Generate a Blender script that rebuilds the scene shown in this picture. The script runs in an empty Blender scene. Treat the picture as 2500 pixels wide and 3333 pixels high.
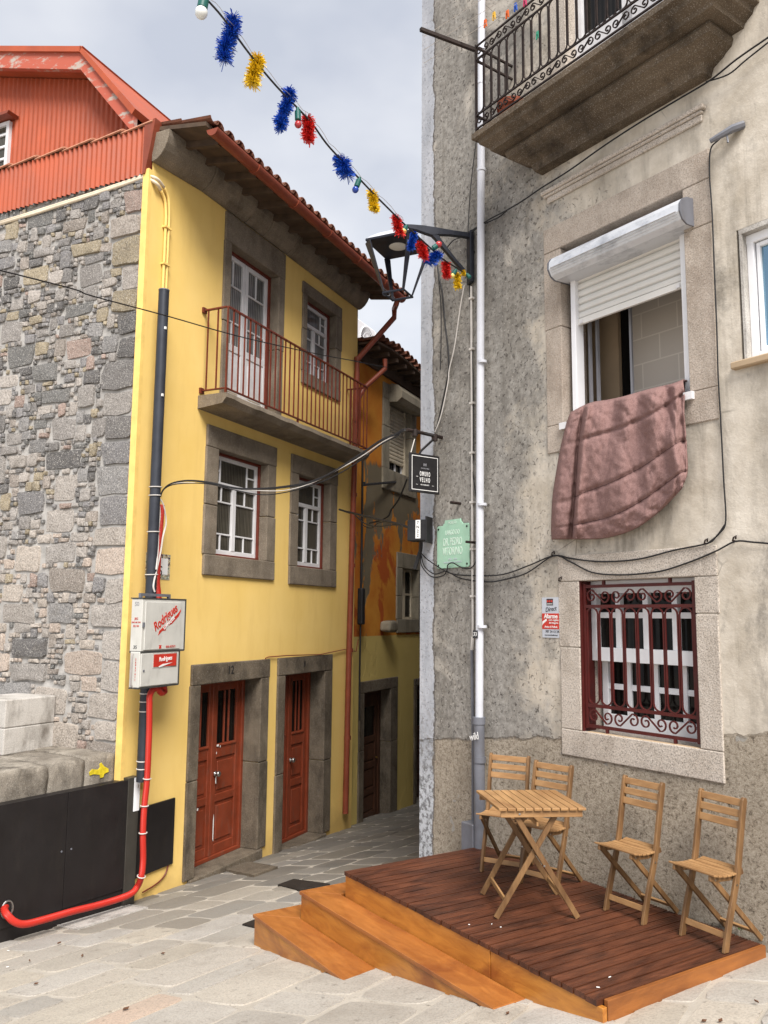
import bpy, bmesh, math, random
from mathutils import Vector, Matrix, noise
R = math.radians
random.seed(7)
sc = bpy.context.scene
COL = sc.collection
# ------------------------------------------------------------------ camera model
F, PX, PY = 2700.0, 1250.0, 1666.5          # focal length and centre in photo pixels (2500 x 3333)
PITCH, ROLL = R(7.21), R(0.51)
_fw = Vector((0, math.cos(PITCH), math.sin(PITCH)))
_u0 = Vector((0, -math.sin(PITCH), math.cos(PITCH)))
_r0 = Vector((1, 0, 0))
RI = _r0 * math.cos(ROLL) + _u0 * math.sin(ROLL)
UP = _u0 * math.cos(ROLL) - _r0 * math.sin(ROLL)
FW = _fw
CROP = dict(A=(0,100,.5425),B=(600,0,.4822),C=(1300,0,.7233),D=(300,900,.6028),E=(1100,900,.5425),F=(1650,500,.5878),
 G=(1650,1700,.5124),H=(0,1800,.5877),I=(500,2000,.5425),J=(800,2600,.6028),K=(1450,2350,.6329),L=(0,2600,.6028),
 Q1=(1150,650,.3014),Q2=(1500,0,.6028),Q3=(480,1550,.3165),Q4=(2300,350,.4292),Q5=(1300,1300,.2712),Q6=(0,2200,.2712),
 S1=(1150,900,.2261),S2=(500,300,.4822),S3=(1500,2350,.3165),S4=(0,450,.3843),S5=(1750,1900,.3617),O=(0,0,1))
def ray(c, x, y):
    a, b, s = CROP[c]; px, py = a + x*s, b + y*s
    return FW + RI*((px-PX)/F) - UP*((py-PY)/F)
def on_z(c, x, y, z):
    r = ray(c, x, y); return r*(z/r.z)
def at_d(c, x, y, d):
    """survey point seen in direction (x, y) at forward distance d"""
    r = ray(c, x, y); return r*(d/r.y)
def gz(x, y):
    yy = min(max(y, 0.0), 17.0)
    return -1.626 + .107*max(min(x, 4), -6) - .124*yy

cam = bpy.data.cameras.new('camera'); cam.sensor_fit = 'AUTO'; cam.sensor_width = 36
cam.lens = F/3333*36; cam.clip_end = 500; cam.clip_start = .05
co = bpy.data.objects.new('camera', cam); COL.objects.link(co)
M3 = Matrix((RI, UP, -FW)).transposed()
co.matrix_world = M3.to_4x4(); sc.camera = co

# ------------------------------------------------------------------ frames, tags
def tag(o, label, cat, group=None, kind=None):
    if label: o['label'] = label
    if cat: o['category'] = cat
    if group: o['group'] = group
    if kind: o['kind'] = kind
    return o
class Fr:
    """a local frame: x along, y into the wall (away from the street), z up"""
    def __init__(s, P, a):
        s.P = Vector(P); s.a = a
        s.d = Vector((math.cos(a), math.sin(a), 0)); s.n = Vector((-s.d.y, s.d.x, 0))
    def px(s, c, x, y, off=0.0):
        r = ray(c, x, y); t = (s.P.dot(s.n) + off)/r.dot(s.n)
        return s.loc(r*t)
    def w(s, u, v, z): return s.P + s.d*u + s.n*v + Vector((0, 0, z))
    def loc(s, q):
        e = q - s.P; return Vector((e.dot(s.d), e.dot(s.n), e.z))
    def sub(s, u, v, z, da=0.0): return Fr(s.w(u, v, z), s.a + da)
    def thing(s, name, label, cat, group=None):
        o = bpy.data.objects.new(name, None); COL.objects.link(o)
        o.empty_display_size = .1
        o.location = s.P; o.rotation_euler = (0, 0, s.a)
        tag(o, label, cat, group); s.root = o; return o
# ------------------------------------------------------------------ mesh builder
class MB:
    def __init__(s): s.v = []; s.f = []; s.c = []; s.col = None
    def add(s, vs, fs):
        b = len(s.v); s.v += [tuple(q) for q in vs]
        for f in fs: s.f.append(tuple(b+i for i in f)); s.c.append(s.col)
    def box(s, x0, x1, y0, y1, z0, z1):
        s.add([(x0,y0,z0),(x1,y0,z0),(x1,y1,z0),(x0,y1,z0),(x0,y0,z1),(x1,y0,z1),(x1,y1,z1),(x0,y1,z1)],
              [(0,3,2,1),(4,5,6,7),(0,1,5,4),(1,2,6,5),(2,3,7,6),(3,0,4,7)]); return s
    def quad(s, *p): s.add(p, [tuple(range(len(p)))]); return s
    def prism(s, poly, y0, y1):
        """polygon in x,z extruded along y"""
        n = len(poly)
        s.add([(p[0], y0, p[1]) for p in poly] + [(p[0], y1, p[1]) for p in poly],
              [tuple(range(n)), tuple(range(2*n-1, n-1, -1))] + [(i, i+n, (i+1) % n+n, (i+1) % n) for i in range(n)]); return s
    def slab(s, poly, z0, z1):
        """polygon in x,y extruded along z; z0 may be a function"""
        n = len(poly); g = z0 if callable(z0) else (lambda x, y: z0)
        s.add([(p[0], p[1], g(p[0], p[1])) for p in poly] + [(p[0], p[1], z1) for p in poly],
              [tuple(range(n-1, -1, -1)), tuple(range(n, 2*n))] + [(i, (i+1) % n, (i+1) % n+n, i+n) for i in range(n)]); return s
    def beam(s, p, q, w, h, side=None):
        """rectangular bar from p to q; side = direction of w"""
        p, q = Vector(p), Vector(q); t = (q-p).normalized()
        a = Vector(side) if side is not None else (Vector((0,0,1)) if abs(t.z) < .9 else Vector((1,0,0)))
        a = (a - t*a.dot(t)).normalized(); b = t.cross(a)
        vs = []
        for c in (p, q):
            for i, j in ((-1,-1),(1,-1),(1,1),(-1,1)): vs.append(c + a*(i*w/2) + b*(j*h/2))
        s.add(vs, [(3,2,1,0),(4,5,6,7),(0,1,5,4),(1,2,6,5),(2,3,7,6),(3,0,4,7)]); return s
    def strip(s, pts, w, h, side):
        """rectangular section swept along pts, w along the fixed direction side"""
        pts = [Vector(p) for p in pts]; a = Vector(side).normalized(); n = len(pts); vs = []; fs = []
        for i, p in enumerate(pts):
            t = (pts[min(i+1, n-1)] - pts[max(i-1, 0)]).normalized(); b = t.cross(a).normalized()
            for x, y in ((-1,-1),(1,-1),(1,1),(-1,1)): vs.append(p + a*(x*w/2) + b*(y*h/2))
        for i in range(n-1):
            for k in range(4): fs.append((4*i+k, 4*i+(k+1) % 4, 4*i+4+(k+1) % 4, 4*i+4+k))
        fs += [(3,2,1,0), (4*n-4, 4*n-3, 4*n-2, 4*n-1)]
        s.add(vs, fs); return s
    def tube(s, pts, r, n=6, closed=False):
        pts = [Vector(p) for p in pts]; m = len(pts); vs = []; fs = []; prev = None
        for i, p in enumerate(pts):
            if closed: t = pts[(i+1) % m] - pts[i-1]
            else: t = pts[min(i+1, m-1)] - pts[max(i-1, 0)]
            t.normalize()
            a = prev if prev is not None else (Vector((0,0,1)) if abs(t.z) < .9 else Vector((1,0,0)))
            a = a - t*a.dot(t)
            if a.length < 1e-4: a = t.orthogonal()
            a.normalize(); prev = a; b = t.cross(a)
            rr = r[i] if isinstance(r, (list, tuple)) else r
            for k in range(n):
                w = 2*math.pi*k/n; vs.append(p + a*(rr*math.cos(w)) + b*(rr*math.sin(w)))
        for i in range(m if closed else m-1):
            for k in range(n):
                j = (i+1) % m
                fs.append((n*i+k, n*i+(k+1) % n, n*j+(k+1) % n, n*j+k))
        if not closed: fs += [tuple(range(n-1, -1, -1)), tuple(range(n*(m-1), n*m))]
        s.add(vs, fs); return s
    def lathe(s, prof, c=(0,0,0), n=12):
        c = Vector(c); m = len(prof)
        vs = [c + Vector((r*math.cos(2*math.pi*k/n), r*math.sin(2*math.pi*k/n), z)) for r, z in prof for k in range(n)]
        fs = [(n*i+k, n*i+(k+1) % n, n*i+n+(k+1) % n, n*i+n+k) for i in range(m-1) for k in range(n)]
        fs += [tuple(range(n-1, -1, -1)), tuple(range(n*(m-1), n*m))]
        s.add(vs, fs); return s
    def wall(s, x0, x1, z0, z1, holes, y=0.0, depth=.3):
        holes = [(h[0]-.02, h[1]+.02, h[2]-.02, h[3]+.02) for h in holes]
        xs = sorted({x0, x1} | {h[0] for h in holes} | {h[1] for h in holes}); xs = [x for x in xs if x0 <= x <= x1]
        zs = sorted({z0, z1} | {h[2] for h in holes} | {h[3] for h in holes}); zs = [z for z in zs if z0 <= z <= z1]
        for i in range(len(xs)-1):
            for j in range(len(zs)-1):
                cx, cz = (xs[i]+xs[i+1])/2, (zs[j]+zs[j+1])/2
                if any(h[0] < cx < h[1] and h[2] < cz < h[3] for h in holes): continue
                s.quad((xs[i],y,zs[j]),(xs[i+1],y,zs[j]),(xs[i+1],y,zs[j+1]),(xs[i],y,zs[j+1]))
        for a, b, c, d in holes:
            e = y+depth
            s.quad((a,y,c),(a,y,d),(a,e,d),(a,e,c)); s.quad((b,y,c),(b,e,c),(b,e,d),(b,y,d))
            s.quad((a,y,d),(b,y,d),(b,e,d),(a,e,d)); s.quad((a,y,c),(a,e,c),(b,e,c),(b,y,c))
        return s
    def build(s, name, mat, parent=None, bevel=0.0, smooth=False, fr=None, shift=None, seg=1):
        me = bpy.data.meshes.new(name)
        v = s.v
        if shift is not None: v = [(a-shift[0], b-shift[1], c-shift[2]) for a, b, c in v]
        me.from_pydata(v, [], s.f); me.update()
        if any(c is not None for c in s.c):
            at = me.attributes.new('tint', 'FLOAT_COLOR', 'FACE')
            for i, c in enumerate(s.c): at.data[i].color = (*(c or (1,1,1)), 1)
        me.materials.append(mat)
        if smooth:
            me.polygons.foreach_set('use_smooth', [True]*len(me.polygons))
        o = bpy.data.objects.new(name, me); COL.objects.link(o)
        if parent: o.parent = parent
        elif fr is not None: o.location = fr.P; o.rotation_euler = (0, 0, fr.a)
        if bevel:
            m = o.modifiers.new('bevel', 'BEVEL'); m.width = bevel; m.segments = seg; m.limit_method = 'ANGLE'; m.angle_limit = R(40)
        if smooth == 'auto':
            me.polygons.foreach_set('use_smooth', [True]*len(me.polygons)); me.set_sharp_from_angle(angle=R(40))
        return o
def dup(root, name_=None):
    r = root.copy(); COL.objects.link(r)
    for ch in root.children:
        c = ch.copy(); COL.objects.link(c); c.parent = r
        for g in ch.children:
            d = g.copy(); COL.objects.link(d); d.parent = c
    return r
def text(body, size, u, y, z, mat, parent, name='lettering', align='CENTER', rot=0.0, shear=0.0, sx=1.0, depth=.0015, bold=0.0, plane='front'):
    cu = bpy.data.curves.new(name, 'FONT'); cu.body = body; cu.size = size; cu.align_x = align; cu.align_y = 'CENTER'
    cu.extrude = depth; cu.shear = shear; cu.offset = bold; cu.resolution_u = 3
    t = bpy.data.objects.new(name, cu); COL.objects.link(t)
    bpy.context.view_layer.update()
    me = bpy.data.meshes.new_from_object(t.evaluated_get(bpy.context.evaluated_depsgraph_get()))
    bpy.data.objects.remove(t); bpy.data.curves.remove(cu)
    base = Matrix.Rotation(R(90), 4, 'X')
    if plane == 'side': base = Matrix.Rotation(R(-90), 4, 'Z') @ base
    me.transform(Matrix.Translation((u, y, z)) @ base @ Matrix.Rotation(rot, 4, 'Z') @ Matrix.Diagonal((sx, 1, 1, 1)))
    me.materials.clear(); me.materials.append(mat)
    o = bpy.data.objects.new(name, me); COL.objects.link(o); o.parent = parent
    return o
def smoothpts(pts, n=6):
    """Catmull-Rom through the points"""
    P = [Vector(p) for p in pts]; out = []
    for i in range(len(P)-1):
        a, b, c, d = P[max(i-1,0)], P[i], P[i+1], P[min(i+2,len(P)-1)]
        for k in range(n):
            t = k/n
            out.append(.5*((2*b) + (c-a)*t + (2*a-5*b+4*c-d)*t*t + (3*b-a-3*c+d)*t*t*t))
    out.append(P[-1]); return out
# ------------------------------------------------------------------ materials
class T:
    def __init__(s, name):
        s.m = bpy.data.materials.new(name); s.m.use_nodes = True
        s.nt = s.m.node_tree; s.N = s.nt.nodes; s.bs = s.N['Principled BSDF']
        s.co = s.N.new('ShaderNodeTexCoord').outputs['Object']
        s._xyz = None
    def set(s, sock, v):
        if hasattr(v, 'is_linked') or isinstance(v, bpy.types.NodeSocket): s.nt.links.new(v, sock)
        elif isinstance(v, (tuple, list)) and sock.type == 'RGBA': sock.default_value = (*v[:3], 1)
        else: sock.default_value = v
    def xyz(s):
        if not s._xyz:
            n = s.N.new('ShaderNodeSeparateXYZ'); s.nt.links.new(s.co, n.inputs[0]); s._xyz = n.outputs
        return s._xyz
    def scale(s, sx, sy, sz, src=None):
        n = s.N.new('ShaderNodeMapping'); n.inputs['Scale'].default_value = (sx, sy, sz)
        s.nt.links.new(src or s.co, n.inputs[0]); return n.outputs[0]
    def noise(s, sc_, det=4, ro=.55, vec=None, dist=0):
        n = s.N.new('ShaderNodeTexNoise'); n.inputs['Scale'].default_value = sc_; n.inputs['Detail'].default_value = det
        n.inputs['Roughness'].default_value = ro; n.inputs['Distortion'].default_value = dist
        s.nt.links.new(vec or s.co, n.inputs['Vector']); return n.outputs['Fac']
    def voro(s, sc_, vec=None, feat='F1', out='Distance', rnd=1):
        n = s.N.new('ShaderNodeTexVoronoi'); n.feature = feat; n.inputs['Scale'].default_value = sc_; n.inputs['Randomness'].default_value = rnd
        s.nt.links.new(vec or s.co, n.inputs['Vector']); return n.outputs[out]
    def wave(s, sc_, dist=4, det=2, dsc=1, vec=None, d='X', prof='SIN'):
        n = s.N.new('ShaderNodeTexWave'); n.bands_direction = d; n.wave_profile = prof
        for k, v in (('Scale', sc_), ('Distortion', dist), ('Detail', det), ('Detail Scale', dsc)): n.inputs[k].default_value = v
        s.nt.links.new(vec or s.co, n.inputs['Vector']); return n.outputs['Fac']
    def ramp(s, fac, *st):
        n = s.N.new('ShaderNodeValToRGB'); s.nt.links.new(fac, n.inputs[0]); e = n.color_ramp.elements
        while len(e) < len(st): e.new(.5)
        for k, (p, c) in enumerate(st):
            e[k].position = p; e[k].color = (c, c, c, 1) if isinstance(c, (int, float)) else (*c, 1)
        return n.outputs[0]
    def mix(s, f, a, b, mode='MIX'):
        n = s.N.new('ShaderNodeMix'); n.data_type = 'RGBA'; n.blend_type = mode
        s.set(n.inputs[0], f); s.set(n.inputs[6], a); s.set(n.inputs[7], b); return n.outputs[2]
    def op(s, o, a, b=0.0, clamp=False):
        n = s.N.new('ShaderNodeMath'); n.operation = o; n.use_clamp = clamp
        s.set(n.inputs[0], a); s.set(n.inputs[1], b); return n.outputs[0]
    def lt(s, val, thr, soft):
        """1 where val < thr, with a soft edge"""
        return s.op('MULTIPLY', s.op('SUBTRACT', thr, val), 1/soft, True)
    def tint(s):
        n = s.N.new('ShaderNodeAttribute'); n.attribute_name = 'tint'; return n.outputs['Color']
    def bump(s, h, st=.3, d=.01):
        n = s.N.new('ShaderNodeBump'); n.inputs['Strength'].default_value = st; n.inputs['Distance'].default_value = d
        s.set(n.inputs['Height'], h); return n.outputs[0]
    def out(s, col, rough=.8, nor=None, spec=.4, metal=0.0, coat=0.0):
        s.set(s.bs.inputs['Base Color'], col); s.set(s.bs.inputs['Roughness'], rough)
        s.bs.inputs['Specular IOR Level'].default_value = spec; s.bs.inputs['Metallic'].default_value = metal
        if coat: s.bs.inputs['Coat Weight'].default_value = coat; s.bs.inputs['Coat Roughness'].default_value = .25
        if nor is not None: s.nt.links.new(nor, s.bs.inputs['Normal'])
        return s.m
def lin(r, g, b):
    f = lambda c: ((c/255+.055)/1.055)**2.4 if c > 10.3 else c/255/12.92
    return (f(r), f(g), f(b))
def mul(c, k): return tuple(x*k for x in c)
def plain(name, c, rough=.5, var=.15, sc_=6, metal=0.0, spec=.4, bump=.0, bsc=60, dirt=0.0, coat=0.0):
    t = T(name); n = t.noise(sc_, 5, .6)
    col = t.mix(t.ramp(n, (.3, 0), (.7, 1)), mul(c, 1-var), mul(c, 1+var*.7))
    if dirt:
        d = t.ramp(t.noise(sc_*2.3, 6, .7, vec=t.scale(1, 1, .35)), (.52, 0), (.72, 1))
        col = t.mix(t.op('MULTIPLY', d, dirt), col, (.10, .08, .06))
    nor = t.bump(t.noise(bsc, 3), bump, .004) if bump else None
    return t.out(col, t.ramp(n, (.3, max(rough-.08, .05)), (.7, min(rough+.1, 1))), nor, spec, metal, coat)

def granite(name, c1, c2, stain=(.16,.13,.09), amt=.5, speck=1.0):
    t = T(name)
    sp = t.ramp(t.noise(95, 2, .7), (.36, 0), (.47, .75), (.62, 1))
    big = t.ramp(t.noise(2.4, 6, .65), (.32, 0), (.66, 1))
    col = t.mix(big, c1, c2)
    col = t.mix(t.op('MULTIPLY', t.op('SUBTRACT', 1.0, sp), .6*speck), col, (.05, .045, .04))
    col = t.mix(t.op('MULTIPLY', t.ramp(t.noise(140, 1, .5), (.6, 0), (.68, 1)), .45*speck), col, (.72, .68, .62))
    st = t.ramp(t.noise(3.1, 7, .7, vec=t.scale(1, 1, .5)), (.48, 0), (.7, 1))
    col = t.mix(t.op('MULTIPLY', st, amt), col, stain)
    h = t.op('ADD', t.noise(70, 3, .7), t.op('MULTIPLY', t.noise(9, 4), 1.5))
    return t.out(col, .88, t.bump(h, .55, .008), .25)
M = {}
M['granite_light'] = granite('granite_light', (.50,.43,.36), (.62,.55,.48), (.20,.16,.12), .45)
M['granite_pink'] = granite('granite_pink', (.40,.325,.265), (.53,.455,.385), (.19,.15,.115), .6, .7)
M['granite_brown'] = granite('granite_brown', (.165,.132,.095), (.27,.22,.165), (.06,.046,.034), .55, .55)
M['granite_dark'] = granite('granite_dark', (.10,.077,.053), (.19,.15,.105), (.03,.024,.018), .75, .6)
M['granite_block'] = granite('granite_block', (.48,.45,.41), (.60,.57,.53), (.13,.11,.09), .85, .5)
M['coping_granite'] = granite('coping_granite', (.17,.145,.115), (.36,.32,.265), (.035,.028,.022), .85, .7)
M['balcony_stone'] = granite('stained_balcony_stone', (.075,.055,.037), (.15,.112,.076), (.02,.015,.011), .9, .5)
M['orange_surround'] = granite('orange_surround', (.26,.225,.165), (.34,.30,.225), (.08,.065,.045), .7, .4)

def m_yellow():
    t = T('yellow_render'); x, y, z = t.xyz()
    c = t.mix(t.ramp(t.noise(.9, 5, .6), (.3, 0), (.7, 1)), (.84,.575,.17), (.90,.64,.225))
    s = t.ramp(t.noise(2.2, 6, .65, vec=t.scale(1.6, 1, .3)), (.5, 0), (.8, 1))
    c = t.mix(t.op('MULTIPLY', s, .34), c, (.62,.37,.09))
    foot = t.lt(z, t.op('MULTIPLY', t.noise(4, 5), .5), .35)
    c = t.mix(t.op('MULTIPLY', foot, .45), c, (.33, .20, .07))
    h = t.op('ADD', t.op('MULTIPLY', t.noise(130, 3), .35), t.noise(5, 4))
    return t.out(c, .8, t.bump(h, .25, .01), .25)
M['yellow'] = m_yellow()
M['yellow_paint'] = plain('yellow_paint', (.86,.59,.18), .55)
M['cream_pipe'] = plain('cream_pipe', (.78,.66,.50), .5, dirt=.15)
def m_orange():
    t = T('peeling_orange_render'); x, y, z = t.xyz()
    c = t.mix(t.ramp(t.noise(1.4, 6, .6), (.35, 0), (.65, 1)), (.54,.165,.022), (.66,.29,.042))
    red = t.ramp(t.noise(1.1, 5, .6, dist=.5), (.5, 0), (.56, 1))
    low = t.lt(z, 6.8, 1.6)
    c = t.mix(t.op('MULTIPLY', red, low), c, (.46,.10,.02))
    pn = t.noise(.85, 7, .62, vec=t.scale(1.2, 1, .5), dist=.25)
    peel = t.op('MULTIPLY', t.ramp(pn, (.53, 0), (.545, 1)), t.lt(z, t.op("ADD", 5.9, t.op("MULTIPLY", pn, 1.6)), .1))
    c = t.mix(peel, c, t.mix(t.noise(3, 5), (.15,.12,.075), (.22,.18,.12)))
    yb = t.mix(t.noise(2, 5), (.56,.42,.13), (.68,.53,.19))
    fl = t.lt(z, t.op("ADD", 3.60, t.op('MULTIPLY', t.noise(5, 3), .03)), .012)
    c = t.mix(fl, c, yb)
    h = t.op('ADD', t.op('MULTIPLY', t.noise(60, 4), .4), t.op('MULTIPLY', peel, -1.2))
    return t.out(c, .88, t.bump(h, .5, .01), .2)
M['orange'] = m_orange()
GZ0 = -2.7                                        # base of the grey house frame
def m_grey():
    t = T('weathered_grey_render'); x, y, z0 = t.xyz(); z = t.op('ADD', z0, GZ0)
    n1 = t.noise(.75, 7, .62); n2 = t.noise(2.6, 7, .68); fine = t.noise(16, 5, .75)
    beige = t.mix(t.ramp(n2, (.35, 0), (.65, 1)), (.48,.42,.34), (.70,.635,.545))
    grey = t.mix(t.ramp(fine, (.35, 0), (.65, 1)), (.20,.185,.165), (.40,.375,.34))
    lean = t.op('MULTIPLY', t.op('ADD', x, 1.55), -.22)               # more grime towards the corner
    g = t.op('ADD', t.op('ADD', t.op('MULTIPLY', n1, .8), t.op('MULTIPLY', n2, .45)), lean)
    c = t.mix(t.ramp(g, (.60, 0), (.70, 1)), beige, grey)
    grn = t.ramp(t.noise(1.3, 6, .7, vec=t.scale(1.4, 1, .45)), (.5, 0), (.75, 1))
    c = t.mix(t.op('MULTIPLY', grn, .75), c, (.135,.12,.10))
    blot = t.op('MULTIPLY', t.ramp(t.noise(.55, 8, .72, vec=t.scale(1.3, 1, .8), dist=.4), (.52, 0), (.60, 1)), t.ramp(fine, (.3, .4), (.6, 1)))
    c = t.mix(t.op('MULTIPLY', blot, .62), c, (.105,.095,.085))
    pale = t.ramp(t.noise(1.1, 7, .66, dist=.6), (.57, 0), (.66, 1))
    c = t.mix(t.op('MULTIPLY', pale, .6), c, (.66,.60,.52))
    # pits and pale grains of the old lime render, denser on the grimy part
    vd = t.noise(30, 4, .62, dist=.7)
    pitm = t.op('MULTIPLY', t.lt(vd, .41, .07), t.ramp(t.op('ADD', g, t.op('MULTIPLY', t.noise(5, 4), .35)), (.66, 0), (.84, 1)))
    c = t.mix(t.op('MULTIPLY', pitm, .7), c, (.075,.064,.055))
    gr = t.op('MULTIPLY', t.lt(t.voro(27, vec=t.scale(1, 1, 1.3)), .13, .03), t.ramp(g, (.55, 0), (.75, 1)))
    c = t.mix(t.op('MULTIPLY', gr, .75), c, (.62, .58, .52))
    # vertical rain streaks
    st = t.ramp(t.noise(3.2, 6, .7, vec=t.scale(2.2, 1, .16)), (.55, 0), (.78, 1))
    c = t.mix(t.op('MULTIPLY', st, .6), c, (.13,.113,.09))
    # hairline cracks
    cr = t.lt(t.voro(.9, vec=None, feat='DISTANCE_TO_EDGE'), .0045, .003)
    c = t.mix(t.op('MULTIPLY', cr, t.ramp(t.noise(1.2, 3), (.52, 0), (.6, .5))), c, (.1, .085, .07))
    # roughcast plinth
    edge = t.op('ADD', t.op('ADD', -.74, t.op('MULTIPLY', x, .13)), t.op('MULTIPLY', t.op('SUBTRACT', t.noise(6, 5), .5), .10))
    rough = t.lt(z, edge, .02)
    rv = t.op('ADD', t.op('MULTIPLY', t.noise(24, 3, .6, dist=.5), .55), t.op('MULTIPLY', t.noise(58, 5, .85), 1.05))
    rc = t.ramp(rv, (.58, (.60,.53,.44)), (.78, (.47,.40,.315)), (.88, (.33,.275,.21)), (.97, (.10,.08,.06)))
    rc = t.mix(t.ramp(t.noise(2, 5, .6), (.45, 0), (.75, .5)), rc, (.24, .20, .15))
    pt = t.ramp(t.noise(4.5, 3, .5, dist=.6), (.68, 0), (.7, 1))
    rc = t.mix(t.op('MULTIPLY', pt, .7), rc, (.40, .385, .36))
    c = t.mix(rough, c, rc)
    # blue-white limewash down the corner, ragged edge, flaking low down
    wob = t.op('ADD', t.op('MULTIPLY', t.op('SUBTRACT', t.noise(2.2, 7, .7), .5), .24), -3.08)
    band = t.lt(x, wob, .012)
    wash = t.mix(t.ramp(t.noise(3.5, 7, .65, vec=t.scale(1.5, 1, .5)), (.35, 0), (.7, 1)), (.36, .375, .41), (.56, .57, .61))
    flake = t.op('MULTIPLY', t.ramp(t.noise(17, 6, .75), (.5, 0), (.56, 1)), t.lt(z, -.75, .5))
    wash = t.mix(t.op('MULTIPLY', flake, .85), wash, (.22, .2, .18))
    wash = t.mix(t.lt(z, -1.0, .6), wash, t.mix(t.ramp(fine, (.45, 0), (.52, 1)), (.24, .24, .25), (.66, .68, .72)))
    c = t.mix(band, c, wash)
    ed = t.op('MULTIPLY', t.lt(x, t.op('ADD', wob, .022), .012), t.op('SUBTRACT', 1.0, band))
    c = t.mix(t.op('MULTIPLY', ed, .7), c, (.09, .08, .075))
    h = t.op('ADD', t.op('ADD', t.op('MULTIPLY', fine, .5), t.op('MULTIPLY', pitm, -1.0)), t.op('MULTIPLY', t.noise(3, 5), 1.0))
    h = t.op('ADD', h, t.op('MULTIPLY', rough, t.op('MULTIPLY', rv, -2.6)))
    h = t.op('ADD', h, t.op('MULTIPLY', band, .8))
    return t.out(c, .9, t.bump(h, .75, .014), .2)
M['grey'] = m_grey()
def m_stones():
    t = T('rubble_stone'); ti = t.tint()
    sp = t.ramp(t.noise(55, 3, .75), (.35, 0), (.5, .8), (.62, 1))
    c = t.mix(t.op('MULTIPLY', t.op('SUBTRACT', 1.0, sp), .75), ti, t.mix(.75, ti, (.02, .02, .02)))
    c = t.mix(t.op('MULTIPLY', t.ramp(t.noise(80, 2), (.58, 0), (.66, 1)), .5), c, (.70, .66, .60))
    c = t.mix(t.op('MULTIPLY', t.ramp(t.noise(6, 6, .7), (.55, 0), (.72, 1)), .4), c, (.13, .11, .09))
    h = t.op('ADD', t.noise(50, 4, .75), t.op('MULTIPLY', t.noise(14, 4), 1.6))
    return t.out(c, .9, t.bump(h, .8, .014), .2)
M['stones'] = m_stones()
def m_mortar():
    t = T('lime_mortar')
    c = t.mix(t.ramp(t.noise(7, 6, .65), (.35, 0), (.65, 1)), (.31,.297,.28), (.46,.44,.415))
    return t.out(c, .95, t.bump(t.noise(40, 5, .7), .6, .01), .15)
M['mortar'] = m_mortar()
def m_paving():
    t = T('paving_granite'); ti = t.tint()
    c = t.mix(t.op('MULTIPLY', t.ramp(t.noise(70, 3, .7), (.38, 1), (.52, 0)), .35), ti, (.16, .14, .12))
    c = t.mix(t.op('MULTIPLY', t.ramp(t.noise(3.2, 6, .65), (.45, 0), (.7, 1)), .35), c, (.30, .265, .225))
    c = t.mix(t.op('MULTIPLY', t.ramp(t.noise(11, 6, .7), (.6, 0), (.68, 1)), .5), c, (.12, .10, .08))
    c = t.mix(t.op('MULTIPLY', t.ramp(t.noise(.8, 6, .65), (.5, 0), (.68, 1)), .35), c, (.22,.19,.155))
    h = t.op('ADD', t.noise(60, 4, .7), t.op('MULTIPLY', t.noise(8, 4), 1.8))
    return t.out(c, .72, t.bump(h, .4, .01), .35)
M['paving'] = m_paving()
def m_joint():
    t = T('paving_mortar'); x, y, z = t.xyz()
    c = t.mix(t.ramp(t.noise(5, 6, .65), (.35, 0), (.65, 1)), (.40,.36,.305), (.49,.445,.38))
    c = t.mix(t.op('MULTIPLY', t.ramp(t.noise(13, 5, .7), (.6, 0), (.72, 1)), .7), c, (.10, .08, .06))
    return t.out(c, .9, t.bump(t.noise(50, 5, .7), .5, .01), .2)
M['joint'] = m_joint()
def wood(name, c1, c2, c3=None, axis='x', rough=.5, gsc=9, knots=0.0, spec=.4, coat=0.0, wear=0.0):
    t = T(name); s = dict(x=(.2,1,1), y=(1,.12,1), z=(1,1,.12))[axis]
    v = t.scale(*s)
    g = t.noise(gsc*3, 6, .65, vec=v, dist=.8)
    c = t.mix(t.ramp(g, (.32, 0), (.68, 1)), c1, c2)
    fl = t.ramp(t.noise(gsc*.6, 5, .6, vec=t.scale(*[k*1.5 if k < 1 else k*.8 for k in s]), dist=1.5), (.45, 0), (.68, 1))
    c = t.mix(t.op('MULTIPLY', fl, .8), c, c3 or mul(c1, .6))
    if knots:
        k = t.lt(t.op('ADD', t.voro(4.2, vec=t.scale(*[1 if q == 1 else .45 for q in s])), t.op('MULTIPLY', t.noise(12, 2), .05)), .10, .05)
        c = t.mix(t.op('MULTIPLY', k, knots), c, (.07, .022, .008))
    if wear:
        w = t.ramp(t.noise(3, 6, .7), (.5, 0), (.75, 1)); c = t.mix(t.op('MULTIPLY', w, wear), c, (.06, .028, .018))
    fine = t.noise(gsc*22, 3, .6, vec=v)
    return t.out(c, t.ramp(g, (.3, rough-.1), (.7, rough+.12)), t.bump(fine, .25, .003), spec, 0, coat)
M['deck'] = wood('deck_hardwood', (.055,.017,.009), (.135,.045,.020), (.022,.008,.005), 'y', .42, 9, wear=.45)
M['fascia'] = wood('varnished_pine', (.36,.125,.018), (.58,.24,.038), (.20,.048,.008), 'x', .4, 5, .8, .45, .25)
M['step'] = wood('varnished_step_wood', (.29,.095,.02), (.42,.155,.033), (.17,.042,.010), 'x', .42, 5, .35, .4, .2, .2)
M['side_board'] = wood('oiled_side_board', (.22,.075,.018), (.36,.13,.03), (.13,.04,.012), 'y', .45, 5, .4, .4)
M['teak'] = wood('acacia_slat', (.29,.155,.062), (.42,.24,.105), (.20,.095,.034), 'x', .5, 9)
M['teak_y'] = wood('acacia_slat_grain', (.31,.17,.066), (.46,.265,.115), (.22,.105,.038), 'y', .5, 9)
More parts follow.
